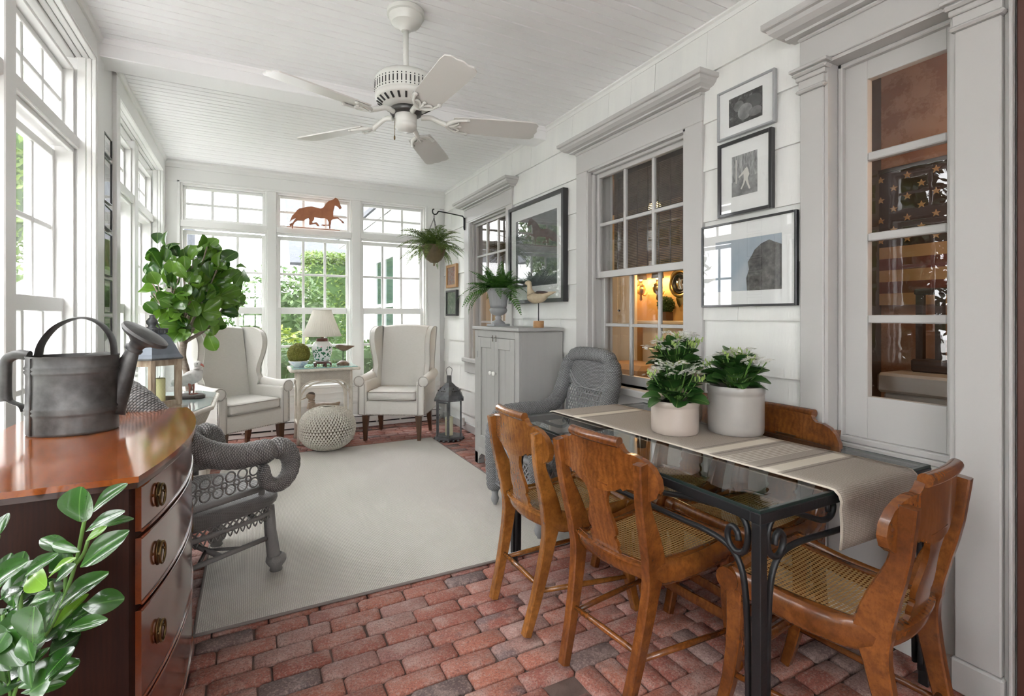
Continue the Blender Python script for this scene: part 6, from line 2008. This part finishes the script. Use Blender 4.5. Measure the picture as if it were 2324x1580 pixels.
def fern(loc, n, seed, length, width, m, label, name='fern', droop=(.5, 1.1), rise=(.5, 1.3), npin=22, limit=None, t=None):
    t = t or thing(name, loc, 0, label, 'fern')
    R = random.Random(seed)
    FR = [frond(1.0, width, npin, R.uniform(*droop), seed*10+i, R.uniform(*rise)).mesh('frond') for i in range(9)]
    for f in FR: f.materials.append(m)
    for i in range(n):
        a = i*2.39996+R.uniform(-.2, .2); L_ = length*R.uniform(.65, 1.1)
        if limit: L_ = min(L_, limit(a))
        o = bpy.data.objects.new('frond', R.choice(FR)); COL.objects.link(o); o.parent = t
        o.matrix_basis = Rz(a) @ T(.02, 0, 0) @ Rx(R.uniform(-.4, .4)) @ Ry(R.uniform(-.35, .25)) @ Matrix.Diagonal((L_, L_, L_, 1))
    return t
uf = fern((UX, UY, KZ+.30), 96, 21, .28, .15, FERNM, 'bright green feathery fern growing in the grey urn', 'potted_fern', (.25, .65), (.55, 1.4), 18, lambda a: .21 if math.cos(a) > -.2 else .5)
fern((UX, UY, KZ+.31), 26, 22, .36, .13, FERNM, 'bright green feathery fern growing in the grey urn', 'potted_fern', (.45, .85), (.25, .7), 20, lambda a: .19 if math.cos(a) > -.2 and abs(math.sin(a)) < .9 else .5, t=uf)

# ---- curlew decoy on a wood block
DEC = thing('shorebird_decoy', (1.925, 3.265, KZ), math.radians(-62), 'cream and black shorebird decoy on a rod and round wood block', 'decoy')
CREAMW = mat('cream_decoy_paint', (.50, .42, .29), .6, col2=(.38, .31, .21), vscale=16)
q = MB(); q.lathe([(.040, 0), (.041, .003), (.041, .047), (.039, .05), (.0001, .05)], 24); obj('wood_block', q, mat('pale_oak', (.45, .25, .11), .55, col2=(.36, .19, .08), vscale=20, stretch=(1, 1, 6)), DEC, auto=50)
q = MB(); q.tube([(0, 0, .05), (0, 0, .20)], .004, 8); obj('rod', q, IRON, DEC)
carved([(-.085, 0, .255), (-.070, 0, .232), (-.03, 0, .222), (.03, 0, .228), (.08, 0, .250), (.15, 0, .265)], [.018, .040, .050, .044, .022, .003], CREAMW, 'body', DEC, 16, (.85, .75))
carved([(-.065, 0, .25), (-.078, 0, .285), (-.080, 0, .315), (-.085, 0, .335)], [.036, .022, .019, .021], CREAMW, 'neck', DEC, 14, (1, .9))
q = MB(); q.sphere((-.092, 0, .338), .024, 14, 10, 1.15, .85, .85); obj('head', q, CREAMW, DEC, smooth=True)
q = MB(); q.tube([(-.112, 0, .338), (-.135, 0, .328)], [.006, .002], 8); obj('beak', q, EDGE, DEC, smooth=True)
carved([(-.035, 0, .258), (.0, 0, .264), (.05, 0, .262), (.10, 0, .262)], [.008, .026, .022, .004], EDGE, 'black_wings', DEC, 12, (.5, 1.35))
# ================================================================== CEILING FAN, PICTURES, HANGING THINGS
FANM = mat('cream_enamel', (.66, .66, .62), .28, coat=.3)
FANB = mat('fan_blade_paint', (.64, .63, .60), .35)
SLOT = mat('vent_black', (.02, .02, .02), .8)
FX, FY = .687, 2.465
FN = thing('ceiling_fan', (FX, FY, ZC), 0, 'cream five-blade ceiling fan hanging on a downrod', 'ceiling fan')
q = MB(); q.lathe([(.0001, .002), (.086, .002), (.092, -.004), (.092, -.024), (.082, -.028), (.080, -.046), (.070, -.064), (.046, -.078), (.034, -.086), (.022, -.100), (.0001, -.102)], 40); obj('canopy', q, FANM, FN, auto=28)
q = MB(); q.tube([(0, 0, -.09), (0, 0, -.335)], .0135, 16); obj('downrod', q, FANM, FN, smooth=True)
q = MB(); q.lathe([(.0001, -.328), (.10, -.329), (.135, -.335), (.148, -.350), (.152, -.365), (.152, -.420), (.148, -.428), (.150, -.432), (.150, -.445), (.142, -.455), (.112, -.475), (.080, -.488), (.0001, -.49)], 48); mh = obj('motor_housing', q, FANM, FN, auto=45)
for k in range(26):
    a = 2*PI*k/26*.55+PI*.95
    q = MB()
    M_ = Rz(a)
    q.box(.1505, .153, -.0028, .0028, -.412, -.382, M_); q.box(.1505, .153, -.0025, .0025, -.376, -.371, M_); q.box(.1505, .153, -.0025, .0025, -.423, -.418, M_)
    obj('vent_slot', q, SLOT, mh)
for k in range(24):
    a = 2*PI*k/24; q = MB(); M_ = Rz(a) @ T(.127, 0, -.4655) @ Ry(math.radians(-33))
    q.box(-.016, .016, -.0045, .0045, -.004, .003, M_); obj('vent_slot', q, SLOT, mh)
q = MB(); q.lathe([(.07, -.484), (.078, -.494), (.078, -.512), (.060, -.518), (.052, -.520)], 32); obj('flywheel', q, mat('fan_chrome_dark', (.10, .10, .10), .3, metal=.8), FN, smooth=True)
q = MB(); q.lathe([(.050, -.505), (.054, -.512), (.054, -.556), (.051, -.562), (.054, -.566), (.053, -.580), (.040, -.594), (.018, -.600), (.0001, -.601)], 32); obj('switch_housing', q, FANM, FN, smooth=True)
q = MB(); q.tube([(-.058, -.012, -.545), (-.060, -.013, -.63)], .0014, 5); q.lathe([(.001, -.655), (.004, -.650), (.004, -.638), (.001, -.63)], 8, T(-.060, -.013, 0)); obj('pull_chain', q, BRASSD, FN)
blade_out = [(.235, -.060), (.30, -.066), (.45, -.071), (.62, -.075), (.655, -.071), (.672, -.050), (.668, -.025), (.676, .0), (.668, .025), (.672, .050), (.655, .071), (.62, .075), (.45, .071), (.30, .066), (.235, .060)]
bmb = MB(); bmb.prism(blade_out, 'z', -.003, .003); bme = bmb.mesh('blade'); 
imb = MB()
imb.tube(spline([(.075, 0, .022), (.12, 0, .026), (.165, 0, .008), (.205, 0, -.010)], 5), .0115, 10, flat=(1, 1.15))
for s in (-1, 1):
    imb.tube(spline([(.20, 0, -.010), (.215, s*.025, -.010), (.245, s*.045, -.010), (.285, s*.055, -.010), (.305, s*.058, -.010)], 5), [.010]*11+[.008]*10, 8, flat=(.7, 1))
    imb.tube(spline([(.21, 0, -.010), (.245, s*.012, -.010), (.262, s*.030, -.010), (.255, s*.044, -.010)], 4), .006, 8)
    imb.sphere((.305, s*.058, -.010), .011, 10, 6, 1, 1, .7)
imb.tube([(.20, 0, -.010), (.262, 0, -.010)], .007, 8); imb.sphere((.268, 0, -.010), .010, 10, 6, 1, 1, .7)
ime = imb.mesh('blade_iron', True)
for k in range(5):
    a = math.radians(-15+72*k)
    b = link('blade', bme, FANB, FN, (0, 0, -.542))
    b.matrix_basis = T(0, 0, -.545) @ Rz(a) @ Rx(math.radians(-13))
    i_ = link('blade_iron', ime, FANM, b, (0, 0, 0))

# ---- framed pictures
def noise_mat(name, stops, scale, stretch=(1, 1, 1), detail=6, rough=.6, dist=0):
    m, nt, b = _new(name)
    f = _noise(nt, _coords(nt, 'Object', stretch), scale, detail, .65)
    r = nt.nodes.new('ShaderNodeValToRGB'); nt.links.new(f, r.inputs[0]); e = r.color_ramp.elements
    while len(e) < len(stops): e.new(.5)
    for i, (p, c) in enumerate(stops):
        e[i].position = p; e[i].color = (*(c if isinstance(c, tuple) else (c, c, c)), 1)
    nt.links.new(r.outputs[0], b.inputs['Base Color']); b.inputs['Roughness'].default_value = rough
    return m
BLKF = mat('black_frame', (.012, .012, .014), .3, coat=.3); SILV = mat('silver_frame', (.42, .43, .44), .35, metal=.6); OAKF = mat('oak_frame', (.42, .23, .10), .5)
MATB = mat('white_mat_board', (.78, .78, .77), .8)
def picture(wall, u0, u1, z0, z1, fw, depth, fm, matw, art, label, group=None, glass=True, gm=None):
    """wall 'R' (faces -x) or 'L' (faces +x)"""
    if wall == 'R': X, sgn = XR-.015, -1
    else: X, sgn = XL-.021, 1
    t = thing('framed_picture', (X, (u0+u1)/2, (z0+z1)/2), 0, label, 'picture', group)
    hu, hz = (u1-u0)/2, (z1-z0)/2
    def bx(mb, d0, d1, a, b, c, d, ch=0): mb.box(sgn*d0, sgn*d1, a, b, c, d, ch=ch)
    q = MB()
    bx(q, 0, depth, -hu, -hu+fw, -hz, hz, .0015); bx(q, 0, depth, hu-fw, hu, -hz, hz, .0015); bx(q, 0, depth, -hu+fw, hu-fw, -hz, -hz+fw, .0015); bx(q, 0, depth, -hu+fw, hu-fw, hz-fw, hz, .0015)
    obj('frame', q, fm, t)
    iu, iz = hu-fw, hz-fw
    d = depth*.55
    q = MB(); bx(q, .001, d, -iu, iu, -iz, iz); obj('mat_board', q, MATB, t)
    ml, mr, mbm, mt = matw
    q = MB(); x = sgn*(d+.0008); q.add([(x, -iu+ml, -iz+mbm), (x, iu-mr, -iz+mbm), (x, iu-mr, iz-mt), (x, -iu+ml, iz-mt)], [(0, 1, 2, 3)]); a = obj('print', q, art, t)
    if glass:
        q = MB(); x = sgn*(depth*.75); q.add([(x, -iu, -iz), (x, iu, -iz), (x, iu, iz), (x, -iu, iz)], [(0, 1, 2, 3)]); obj('picture_glass', q, gm or PICGLASS, t)
    return t, sgn*(d+.0014), (-iu+ml, iu-mr, -iz+mbm, iz-mt)
def flat(parent, name, pts, x, m):
    q = MB(); q.add([(x, a, b) for a, b in pts], [tuple(range(len(pts)))]); return obj(name, q, m, parent)
# 1: large black frame over the cabinet
art1 = noise_mat('dusky_landscape_print', [(.3, (.03, .033, .037)), (.6, (.10, .11, .12)), (.75, (.2, .21, .22))], 5, (1, 1, 3))
picture('R', 3.135, 4.035, 1.36, 2.21, .030, .045, BLKF, (.085, .085, .11, .10), art1, 'large black framed dark print above the grey cabinet', gm=glass_mat('print_glass_strong', (.95, .96, .96), 1.6))
# 2: silver frame with boulders / pumpkins
art2 = noise_mat('dark_foliage_print', [(.35, .01), (.55, .06), (.72, .30)], 38)
t, x, (a0, a1, b0, b1) = picture('R', 1.455, 1.768, 2.125, 2.368, .010, .022, SILV, (.055, .055, .042, .042), art2, 'silver framed black and white print of pumpkins, topmost on the wall')
PG = [mat('print_grey_%d' % i, (c, c, c), .6, col2=(c*.5, c*.5, c*.5), vscale=22) for i, c in enumerate((.10, .20, .32, .02))]
def blob(cx_, cz_, rx, rz_, n=22, rot=0): return [(cx_+rx*math.cos(k*2*PI/n)*math.cos(rot)-rz_*math.sin(k*2*PI/n)*math.sin(rot), cz_+rx*math.cos(k*2*PI/n)*math.sin(rot)+rz_*math.sin(k*2*PI/n)*math.cos(rot)) for k in range(n)]
for i, (cx_, cz_, rx, rz_, g_) in enumerate(((.035, .018, .028, .026, 1), (-.045, .012, .045, .036, 0), (.0, -.018, .040, .038, 2), (-.055, -.035, .035, .022, 1))):
    flat(t, 'printed_pumpkin', blob(cx_, cz_, rx, rz_), x-.0003*i, PG[g_])
# 3: black frame with figure on a lawn
art3 = noise_mat('bare_trees_print', [(.3, .05), (.5, .28), (.7, .55)], 30, (1, 3.2, .5))
t, x, (a0, a1, b0, b1) = picture('R', 1.466, 1.762, 1.74, 2.105, .016, .026, BLKF, (.062, .062, .075, .062), art3, 'black framed photograph of a figure swinging on a lawn, middle of the wall group')
flat(t, 'printed_lawn', [(a0, b0), (a1, b0), (a1, b0+.070), (a0, b0+.085)], x-.0002, PG[2])
PWH = mat('print_white', (.62, .60, .56), .7)
fig = [(-.005, .045), (.006, .050), (.012, .035), (.018, .012), (.010, -.005), (.014, -.03), (.024, -.055), (.016, -.058), (.004, -.03), (-.003, -.012), (-.010, -.03), (-.024, -.052), (-.030, -.048), (-.016, -.022), (-.012, .0), (-.014, .02), (-.04, .005), (-.042, .012), (-.014, .034)]
flat(t, 'printed_figure', [(-p[0]-.01, p[1]-.012) for p in fig], x-.0005, PWH)
flat(t, 'printed_head', blob(-.008, .045, .008, .011), x-.0006, PG[2])
flat(t, 'printed_post', [(.042, -.03), (.047, -.03), (.047, .085), (.042, .085)], x-.0004, PWH)
# 4: wide black frame with rocks
art4 = mat('pale_sky_print', (.30, .36, .42), .6, col2=(.42, .46, .50), vscale=5)
t, x, (a0, a1, b0, b1) = picture('R', 1.353, 1.868, 1.297, 1.712, .010, .022, BLKF, (.062, .075, .065, .080), art4, 'wide thin black framed photograph of a rock outcrop, lowest of the wall group')
rockm = noise_mat('rock_print', [(.3, (.02, .02, .022)), (.5, (.10, .095, .09)), (.7, (.22, .21, .20))], 26)
h_ = b1-b0
rk = [(a0, b0), (a0+.175, b0), (a0+.180, b0+.06), (a0+.165, b0+.10), (a0+.172, b0+.135), (a0+.150, b0+.165), (a0+.135, b0+.19), (a0+.10, b0+.215), (a0+.06, b0+.228), (a0+.035, b0+.215), (a0, b0+.20)]
flat(t, 'printed_rock', rk, x-.0003, rockm)
# small pictures beyond the far house window
a5 = noise_mat('family_snapshot', [(.3, (.05, .05, .07)), (.45, (.30, .10, .08)), (.55, (.35, .28, .22)), (.65, (.10, .13, .18)), (.8, (.4, .4, .38))], 36)
picture('R', 5.37, 5.70, 1.585, 1.855, .034, .030, OAKF, (.0, .0, .0, .0), a5, 'small oak framed snapshot under the hanging fern', glass=True)
a6 = noise_mat('garden_snapshot', [(.3, (.015, .03, .02)), (.5, (.06, .12, .06)), (.65, (.30, .28, .22)), (.8, (.5, .4, .35))], 30, (1, 2, 1))
picture('R', 5.36, 5.70, 1.255, 1.555, .022, .034, BLKF, (.0, .0, .0, .0), a6, 'small black framed garden photograph below the oak frame')
# column of narrow pictures on the left wall
lefts = [(2.175, 2.302), (1.905, 2.165), (1.752, 1.893), (1.478, 1.738), (1.262, 1.468), (.985, 1.250)]
labs = ['topmost small black frame in the left wall stack', 'second black frame from the top in the left wall stack', 'third black frame from the top, hanging slightly crooked', 'fourth black frame in the left stack with a green print', 'fifth black frame in the left stack with a dark photograph', 'lowest black frame in the left stack behind the watering can']
arts = [noise_mat('left_print_%d' % i, st, sc2) for i, (st, sc2) in enumerate((([(.3, (.35, .38, .38)), (.7, (.5, .52, .52))], 8), ([(.35, (.30, .32, .32)), (.7, (.60, .62, .62))], 6), ([(.35, (.25, .27, .26)), (.6, (.5, .52, .5))], 14), ([(.35, (.10, .18, .05)), (.55, (.25, .20, .07)), (.7, (.3, .38, .2))], 9), ([(.35, (.015, .02, .015)), (.6, (.05, .08, .04)), (.75, (.3, .32, .3))], 16), ([(.35, (.10, .14, .12)), (.65, (.25, .32, .28))], 8)))]
for i, (z0, z1) in enumerate(lefts):
    t, x, _ = picture('L', 3.578, 3.762, z0+.004, z1-.004, .008, .020, BLKF, (.022, .022, .03, .03), arts[i], labs[i], 'black frames stacked on the left wall')
    if i == 2: t.rotation_euler = (math.radians(-3), 0, 0)

# ---- fern in a hanging basket
HX, HY = 1.690, 5.00
HB = thing('hanging_bracket', (2.075, 5.13, 2.31), 0, 'black iron hook bracket fixed to the far window casing', 'bracket')
q = MB(); q.tube(spline([(.0, 0, -.10), (.0, 0, .0), (-.012, -.005, .03), (-.05, -.015, .036), (-.30, -.10, .040), (-.335, -.112, .030), (-.352, -.118, .008), (-.385, -.130, .0), (-.402, -.136, .018), (-.400, -.135, .045), (-.385, -.130, .052)], 5), .0065, 8); obj('hook_arm', q, IRON, HB, smooth=True)
q = MB(); q.box(.0, .012, -.012, .012, -.115, .02, ch=.003); obj('wall_plate', q, IRON, HB)
BX, BY, BZ = 2.075-.385, 5.13-.130, 2.302
BS = thing('hanging_basket', (BX, BY, 1.80), 0, 'brown ribbed hanging basket on three chains', 'basket')
BASKM = mat('brown_resin_basket', (.10, .075, .035), .55, col2=(.16, .12, .06), vscale=9, bump=.3, bscale=40)
q = MB(); q.lathe([(.0001, .0), (.035, .006), (.075, .035), (.104, .085), (.118, .14), (.124, .17), (.130, .178), (.124, .184), (.112, .17), (.09, .08), (.0001, .03)], 60, None, False, 0, 2*PI, 1, 1, lambda t, z, j: 1+(.03*abs(math.sin(t*12)) if 0 < j < 5 else 0)); obj('bowl', q, BASKM, BS, smooth=True)
q = MB(); q.lathe([(.0001, -.028), (.009, -.024), (.011, -.016), (.006, -.006), (.012, .002)], 12); obj('finial', q, BASKM, BS, smooth=True)
for k in range(3):
    a = 2*PI*k/3+.5; p0 = Vector((.118*math.cos(a), .118*math.sin(a), .18)); p1 = Vector((0, 0, BZ-1.80-.035)); q = MB(); n = 26
    for i in range(n):
        c = p0.lerp(p1, (i+.5)/n); d = (p1-p0).normalized(); s_ = d.orthogonal().normalized(); 
        if i % 2: s_ = d.cross(s_)
        q.tube([c+d*.009*math.cos(b)+s_*.0045*math.sin(b) for b in [2*PI*j/8 for j in range(8)]], .0013, 4, closed=True)
    obj('chain', q, IRON, BS)
q = MB(); q.tube([(.008*math.cos(b), 0, BZ-1.80-.02+.018*math.sin(b)) for b in [2*PI*j/12 for j in range(12)]], .002, 6, closed=True); obj('ring', q, IRON, BS, smooth=True)
fern((BX, BY, 1.965), 96, 31, .42, .095, FERND, 'arching green fern spilling from the hanging basket', 'hanging_fern', (.55, 1.15), (.25, 1.25), 24, lambda a: .33 if math.cos(a) > .1 else .5)

# ---- copper horse silhouette on the transom rail
HR = thing('horse_weathervane', (.640, 5.805, 2.197), 0, 'copper trotting horse silhouette on the middle transom rail', 'ornament')
COP = mat('weathered_copper', (.42, .16, .075), .55, metal=.1, col2=(.33, .12, .055), vscale=12)
hp = [(150,535),(195,430),(240,390),(280,340),(320,312),(380,308),(440,292),(540,288),(600,305),(700,335),(745,325),(775,290),(810,245),(850,210),(900,195),(950,180),(975,152),(1000,165),(1030,190),(1055,240),(1072,290),(1098,345),(1080,362),(1048,360),(1035,330),(1000,305),(968,295),(955,350),(940,400),(938,490),(960,500),(1025,505),(1060,540),(1100,570),(1130,595),(1150,630),(1108,620),(1085,580),(1020,530),(930,540),(900,560),(895,620),(885,650),(885,705),(862,705),(862,650),(800,640),(770,650),(712,630),(740,618),(790,628),(850,630),(855,585),(830,540),(790,512),(700,505),(590,480),(585,520),(550,560),(560,582),(625,570),(660,605),(682,645),(645,640),(610,600),(540,605),(505,612),(495,590),(500,520),(485,488),(440,500),(400,530),(330,522),(285,518),(240,550),(215,590),(210,650),(192,650),(190,600),(155,615),(150,570),(200,555),(240,500),(262,478),(230,485),(195,500)]
pts = [((x-640)/1.0*.000558, -(y-705)*.000558*1.10+.012) for x, y in hp]
# correct for the slope of the rail in the photograph
pts = [(a, b-.0) for a, b in pts]
def shear(a, b): return (a, b+ -a*.0*0)
q = MB(); q.prism([(a, b+(a-.13)*.16) for a, b in pts], 'y', -.003, .003); obj('silhouette', q, COP, HR)
q = MB(); q.box(-.30, .24, -.012, .012, .0, .004); obj('foot_strip', q, COP, HR)

# ---- fiddle leaf fig tree
FG = thing('fiddle_leaf_fig', (-.45, 4.74, 0), 0, 'fiddle-leaf fig tree standing between the wicker table and the left wing chair', 'tree')
BARK = mat('pale_fig_bark', (.17, .125, .095), .85, col2=(.30, .25, .21), vscale=18, stretch=(1, 1, 2.5), bump=.8, bscale=40)
FIGM = green_leaf('fig_leaf', (.022, .085, .010), (.17, .34, .035), .30, .25, (.30, .45, .12), .3)
def fiddle(t):
    w = .40*math.sin(PI*min(1, (t*.965+.02)**1.55))**.52
    return max(.015, w)
FGL = [leaf_mesh('leaf', fiddle, .30, .06+.10*i, 10, .018, i, .12) for i in range(6)]
q = MB(); q.lathe([(.11, 0), (.145, .24), (.155, .27), (.15, .28), (.135, .275), (.12, .1)], 28); obj('pot', q, mat('terracotta_pot', (.36, .15, .08), .8, col2=(.42, .22, .14), vscale=8), FG, auto=50)
q = MB(); q.lathe([(.0001, .255), (.137, .25)], 20); obj('soil', q, SOILM, FG)
q = MB(); q.tube(spline([(.02, 0, .22), (.03, -.01, .5), (.0, 0, .80), (-.03, .01, .93), (-.02, .0, 1.05)], 6), [.026]*8+[.024]*8+[.026]*8+[.030], 10); obj('trunk', q, BARK, FG, smooth=True)
R = random.Random(77)
limbs = []
q = MB()
FW = FWD
def wpt(u, v, t): return ray_pt(u, v, t)-Vector((-.45, 4.74, 0))
base = Vector((-.02, 0, 1.04))
ends = [(345, 640, 3.95), (385, 600, 4.15), (440, 570, 4.05), (500, 600, 3.90), (520, 680, 4.1), (410, 690, 3.75), (470, 650, 4.25), (365, 690, 4.15), (470, 560, 3.85), (430, 640, 3.7)]
segs = []
for (u, v, t) in ends:
    e = wpt(u, v, t); mid = base.lerp(e, .45)+Vector((R.uniform(-.03, .03), R.uniform(-.03, .03), -.03))
    P = spline([base, mid, e], 6); q.tube(P, [lerp(.016, .005, i/12) for i in range(13)], 7); segs.append(P)
    for k in range(2):
        m0 = P[6+2*k]; e2 = m0.lerp(e, .6)+Vector((R.uniform(-.1, .1), R.uniform(-.1, .1), R.uniform(.02, .12)))
        P2 = spline([m0, m0.lerp(e2, .5)+Vector((0, 0, -.015)), e2], 4); q.tube(P2, .005, 6); segs.append(P2)
obj('branches', q, BARK, FG, smooth=True)
nl = 0
ctr = wpt(428, 655, 3.98)
allp = [p for P in segs for p in P[len(P)//3:]]
while nl < 285:
    if R.random() < .55:
        p = R.choice(allp).copy()
    else:
        dv = Vector((R.gauss(0, 1), R.gauss(0, 1), R.gauss(0, 1))).normalized()*R.uniform(.55, 1.0)
        p = ctr+Vector((dv.x*.36, dv.y*.34, dv.z*.36))
        if p.z < 1.14 and R.random() < .6: continue
    p = p+Vector((R.uniform(-.04, .04), R.uniform(-.04, .04), R.uniform(-.04, .05)))
    if p.x < -.235: p.x = -.235+R.uniform(0, .05)
    out = (p-ctr); out.normalize()
    d = (out*.8+Vector((R.gauss(0, .35), R.gauss(0, .35), R.gauss(.55, .35)))).normalized()
    up = (Vector((0, 0, .4))+out*.6-FWD*.5+Vector((R.gauss(0, .4), R.gauss(0, .4), 0)))
    s_ = R.uniform(.098, .148)
    tip = p+d*s_
    if tip.x < -.262: continue
    place('leaf', R.choice(FGL), FIGM, FG, tuple(p), d, up, (s_*R.uniform(.85, 1.1), s_, s_), R.uniform(-.4, .4)); nl += 1

# ---- wooden lantern on the octagonal table
WDL = mat('limewashed_wood', (.42, .34, .25), .8, col2=(.28, .20, .14), vscale=16, stretch=(3, 3, .6), bump=.4, bscale=50)
ZINC2 = mat('blue_grey_zinc', (.13, .15, .175), .45, metal=.4, col2=(.19, .21, .24), vscale=7)
LX_, LY_ = -.515, 3.605
WLN = thing('wooden_lantern', (LX_, LY_, ZW), math.radians(38), 'limewashed wooden lantern with a blue-grey metal roof on the octagonal table', 'lantern')
LR = .148
q = MB(); q.lathe([(.0001, 0), (LR*1.12, 0), (LR*1.12, .022), (LR*1.04, .030), (.0001, .030)], 6); obj('base', q, WDL, WLN)
hx = hexa(LR, 0)
for k in range(6):
    a, b = Vector(hx[k]), Vector(hx[(k+1) % 6])
    q = MB(); q.tube([(a.x, a.y, .03), (a.x, a.y, .30)], .019, 6, rot=0); obj('post', q, WDL, WLN)
    q = MB(); q.bar((a.x, a.y, .045), (b.x, b.y, .045), .02, .03); obj('rail', q, WDL, WLN)
    q = MB(); q.bar((a.x, a.y, .285), (b.x, b.y, .285), .02, .04); obj('rail', q, WDL, WLN)
    q = MB(); f = .97; q.add([(a.x*f, a.y*f, .05), (b.x*f, b.y*f, .05), (b.x*f, b.y*f, .28), (a.x*f, a.y*f, .28)], [(0, 1, 2, 3)]); obj('pane', q, LANTG, WLN)
q = MB(); q.lathe([(.0001, .30), (LR*1.15, .30), (LR*1.17, .308), (LR*1.14, .315), (LR*1.05, .330), (LR*.92, .37), (LR*.72, .42), (LR*.55, .445), (LR*.50, .448), (LR*.52, .455), (LR*.52, .472), (.0001, .475)], 6); obj('roof', q, ZINC2, WLN)
q = MB()
for k in range(36):
    a = 2*PI*k/36; q.tube([(.074*math.cos(a), .074*math.sin(a), .452), (.076*math.cos(a), .076*math.sin(a), .474)], .0025, 4)
q.tube([(.078*math.cos(a), .078*math.sin(a), .476) for a in [2*PI*k/24 for k in range(24)]], .004, 6, closed=True); q.tube([(LR*1.16*math.cos(a), LR*1.16*math.sin(a), .306) for a in [2*PI*k/6 for k in range(6)]], .005, 6, closed=True); obj('gallery', q, ZINC, WLN)
q = MB(); q.lathe([(.030, .474), (.034, .480), (.018, .492), (.028, .508), (.030, .522), (.020, .535), (.012, .545), (.014, .555), (.0001, .560)], 20); obj('finial', q, ZINC, WLN, smooth=True)
q = MB(); q.tube([(.012+.0, .0, .548), (.045, .0, .478)], .004, 6); obj('ring_handle', q, ZINC, WLN)
CD2 = thing('pillar_candle', (LX_+.035, LY_+.01, ZW+.031), 0, 'yellow pillar candle inside the wooden lantern', 'candle')
q = MB(); q.lathe([(.030, 0), (.030, .148), (.026, .152), (.0001, .15)], 22); obj('wax', q, mat('yellow_wax', (.90, .83, .42), .5), CD2, auto=50)
q = MB(); q.tube([(0, 0, .15), (.001, 0, .164)], .0015, 5); obj('wick', q, EDGE, CD2)

# ---- white pigeon on a dark slab
PG_ = thing('pigeon_figure', (-.362, 4.00, ZW), math.radians(-32), 'white painted pigeon figure on a dark oval slab on the octagonal table', 'figurine')
PIGW = mat('white_pigeon_paint', (.70, .68, .65), .6, col2=(.55, .52, .50), vscale=26, lo=.5, hi=.75)
PG_.scale = (.9, .9, .9)
q = MB(); q.lathe([(.0001, 0), (.098, 0), (.104, .006), (.103, .022), (.095, .028), (.0001, .028)], 8, None, False, 0, 2*PI, 1.15, .75); obj('slab', q, mat('dark_slab', (.10, .085, .075), .6), PG_)
carved([(-.155, 0, .085), (-.10, 0, .105), (-.05, 0, .125), (.0, 0, .148), (.045, 0, .172), (.062, 0, .205), (.060, 0, .235)], [.004, .022, .042, .052, .052, .036, .024], PIGW, 'body', PG_, 16, (1, .85))
q = MB(); q.sphere((.062, 0, .252), .027, 14, 10, 1.1, .85, 1); obj('head', q, PIGW, PG_, smooth=True)
q = MB(); q.tube([(.085, 0, .252), (.100, 0, .246), (.110, 0, .232)], [.009, .007, .002], 8); obj('beak', q, mat('pink_beak', (.55, .16, .13), .5), PG_, smooth=True)
for s in (-1, 1):
    q = MB(); q.sphere((.074, s*.022, .258), .004, 8, 6); obj('eye', q, EDGE, PG_, smooth=True)
    q = MB(); q.tube([(.01, s*.018, .115), (.016, s*.02, .075), (.012, s*.02, .030)], [.012, .006, .005], 8)
    for k in (-.5, 0, .5): q.tube([(.012, s*.02, .032), (.040, s*.02+k*.022, .030)], .004, 5)
    obj('leg', q, mat('pink_leg%d' % s, (.42, .17, .13), .6), PG_, smooth=True)
    def wing(u, v, s=s): return (lerp(-.115, .045, u), s*(.044+.008*math.sin(PI*u)-.012*abs(v-.5)*(1-u)), lerp(.095+.03*u, .135+.055*u, v))
    q = MB(); q.grid(wing, 8, 4); obj('folded_wing', q, PIGW, PG_, smooth=True)

# ---- wall outlet with plug
OT = thing('wall_outlet', (XR-.030, 5.175, .05), 0, 'small white outlet box low on the right wall by the lantern', 'outlet')
q = MB(); q.box(-.03, .001, -.04, .04, 0, .085, ch=.004); obj('box', q, WHITE, OT)
q = MB(); q.sphere((-.032, 0, .05), .010, 8, 6); obj('socket', q, EDGE, OT)
q = MB(); q.tube(spline([(1.98, 5.60, .008), (1.72, 5.56, .006), (1.45, 5.62, .006), (1.1, 5.58, .006), (.80, 5.66, .006)], 8), .004, 6)
tag(obj('lamp_cord', q, EDGE, smooth=True), 'thin dark lamp cord lying on the bricks under the heater', 'cord')
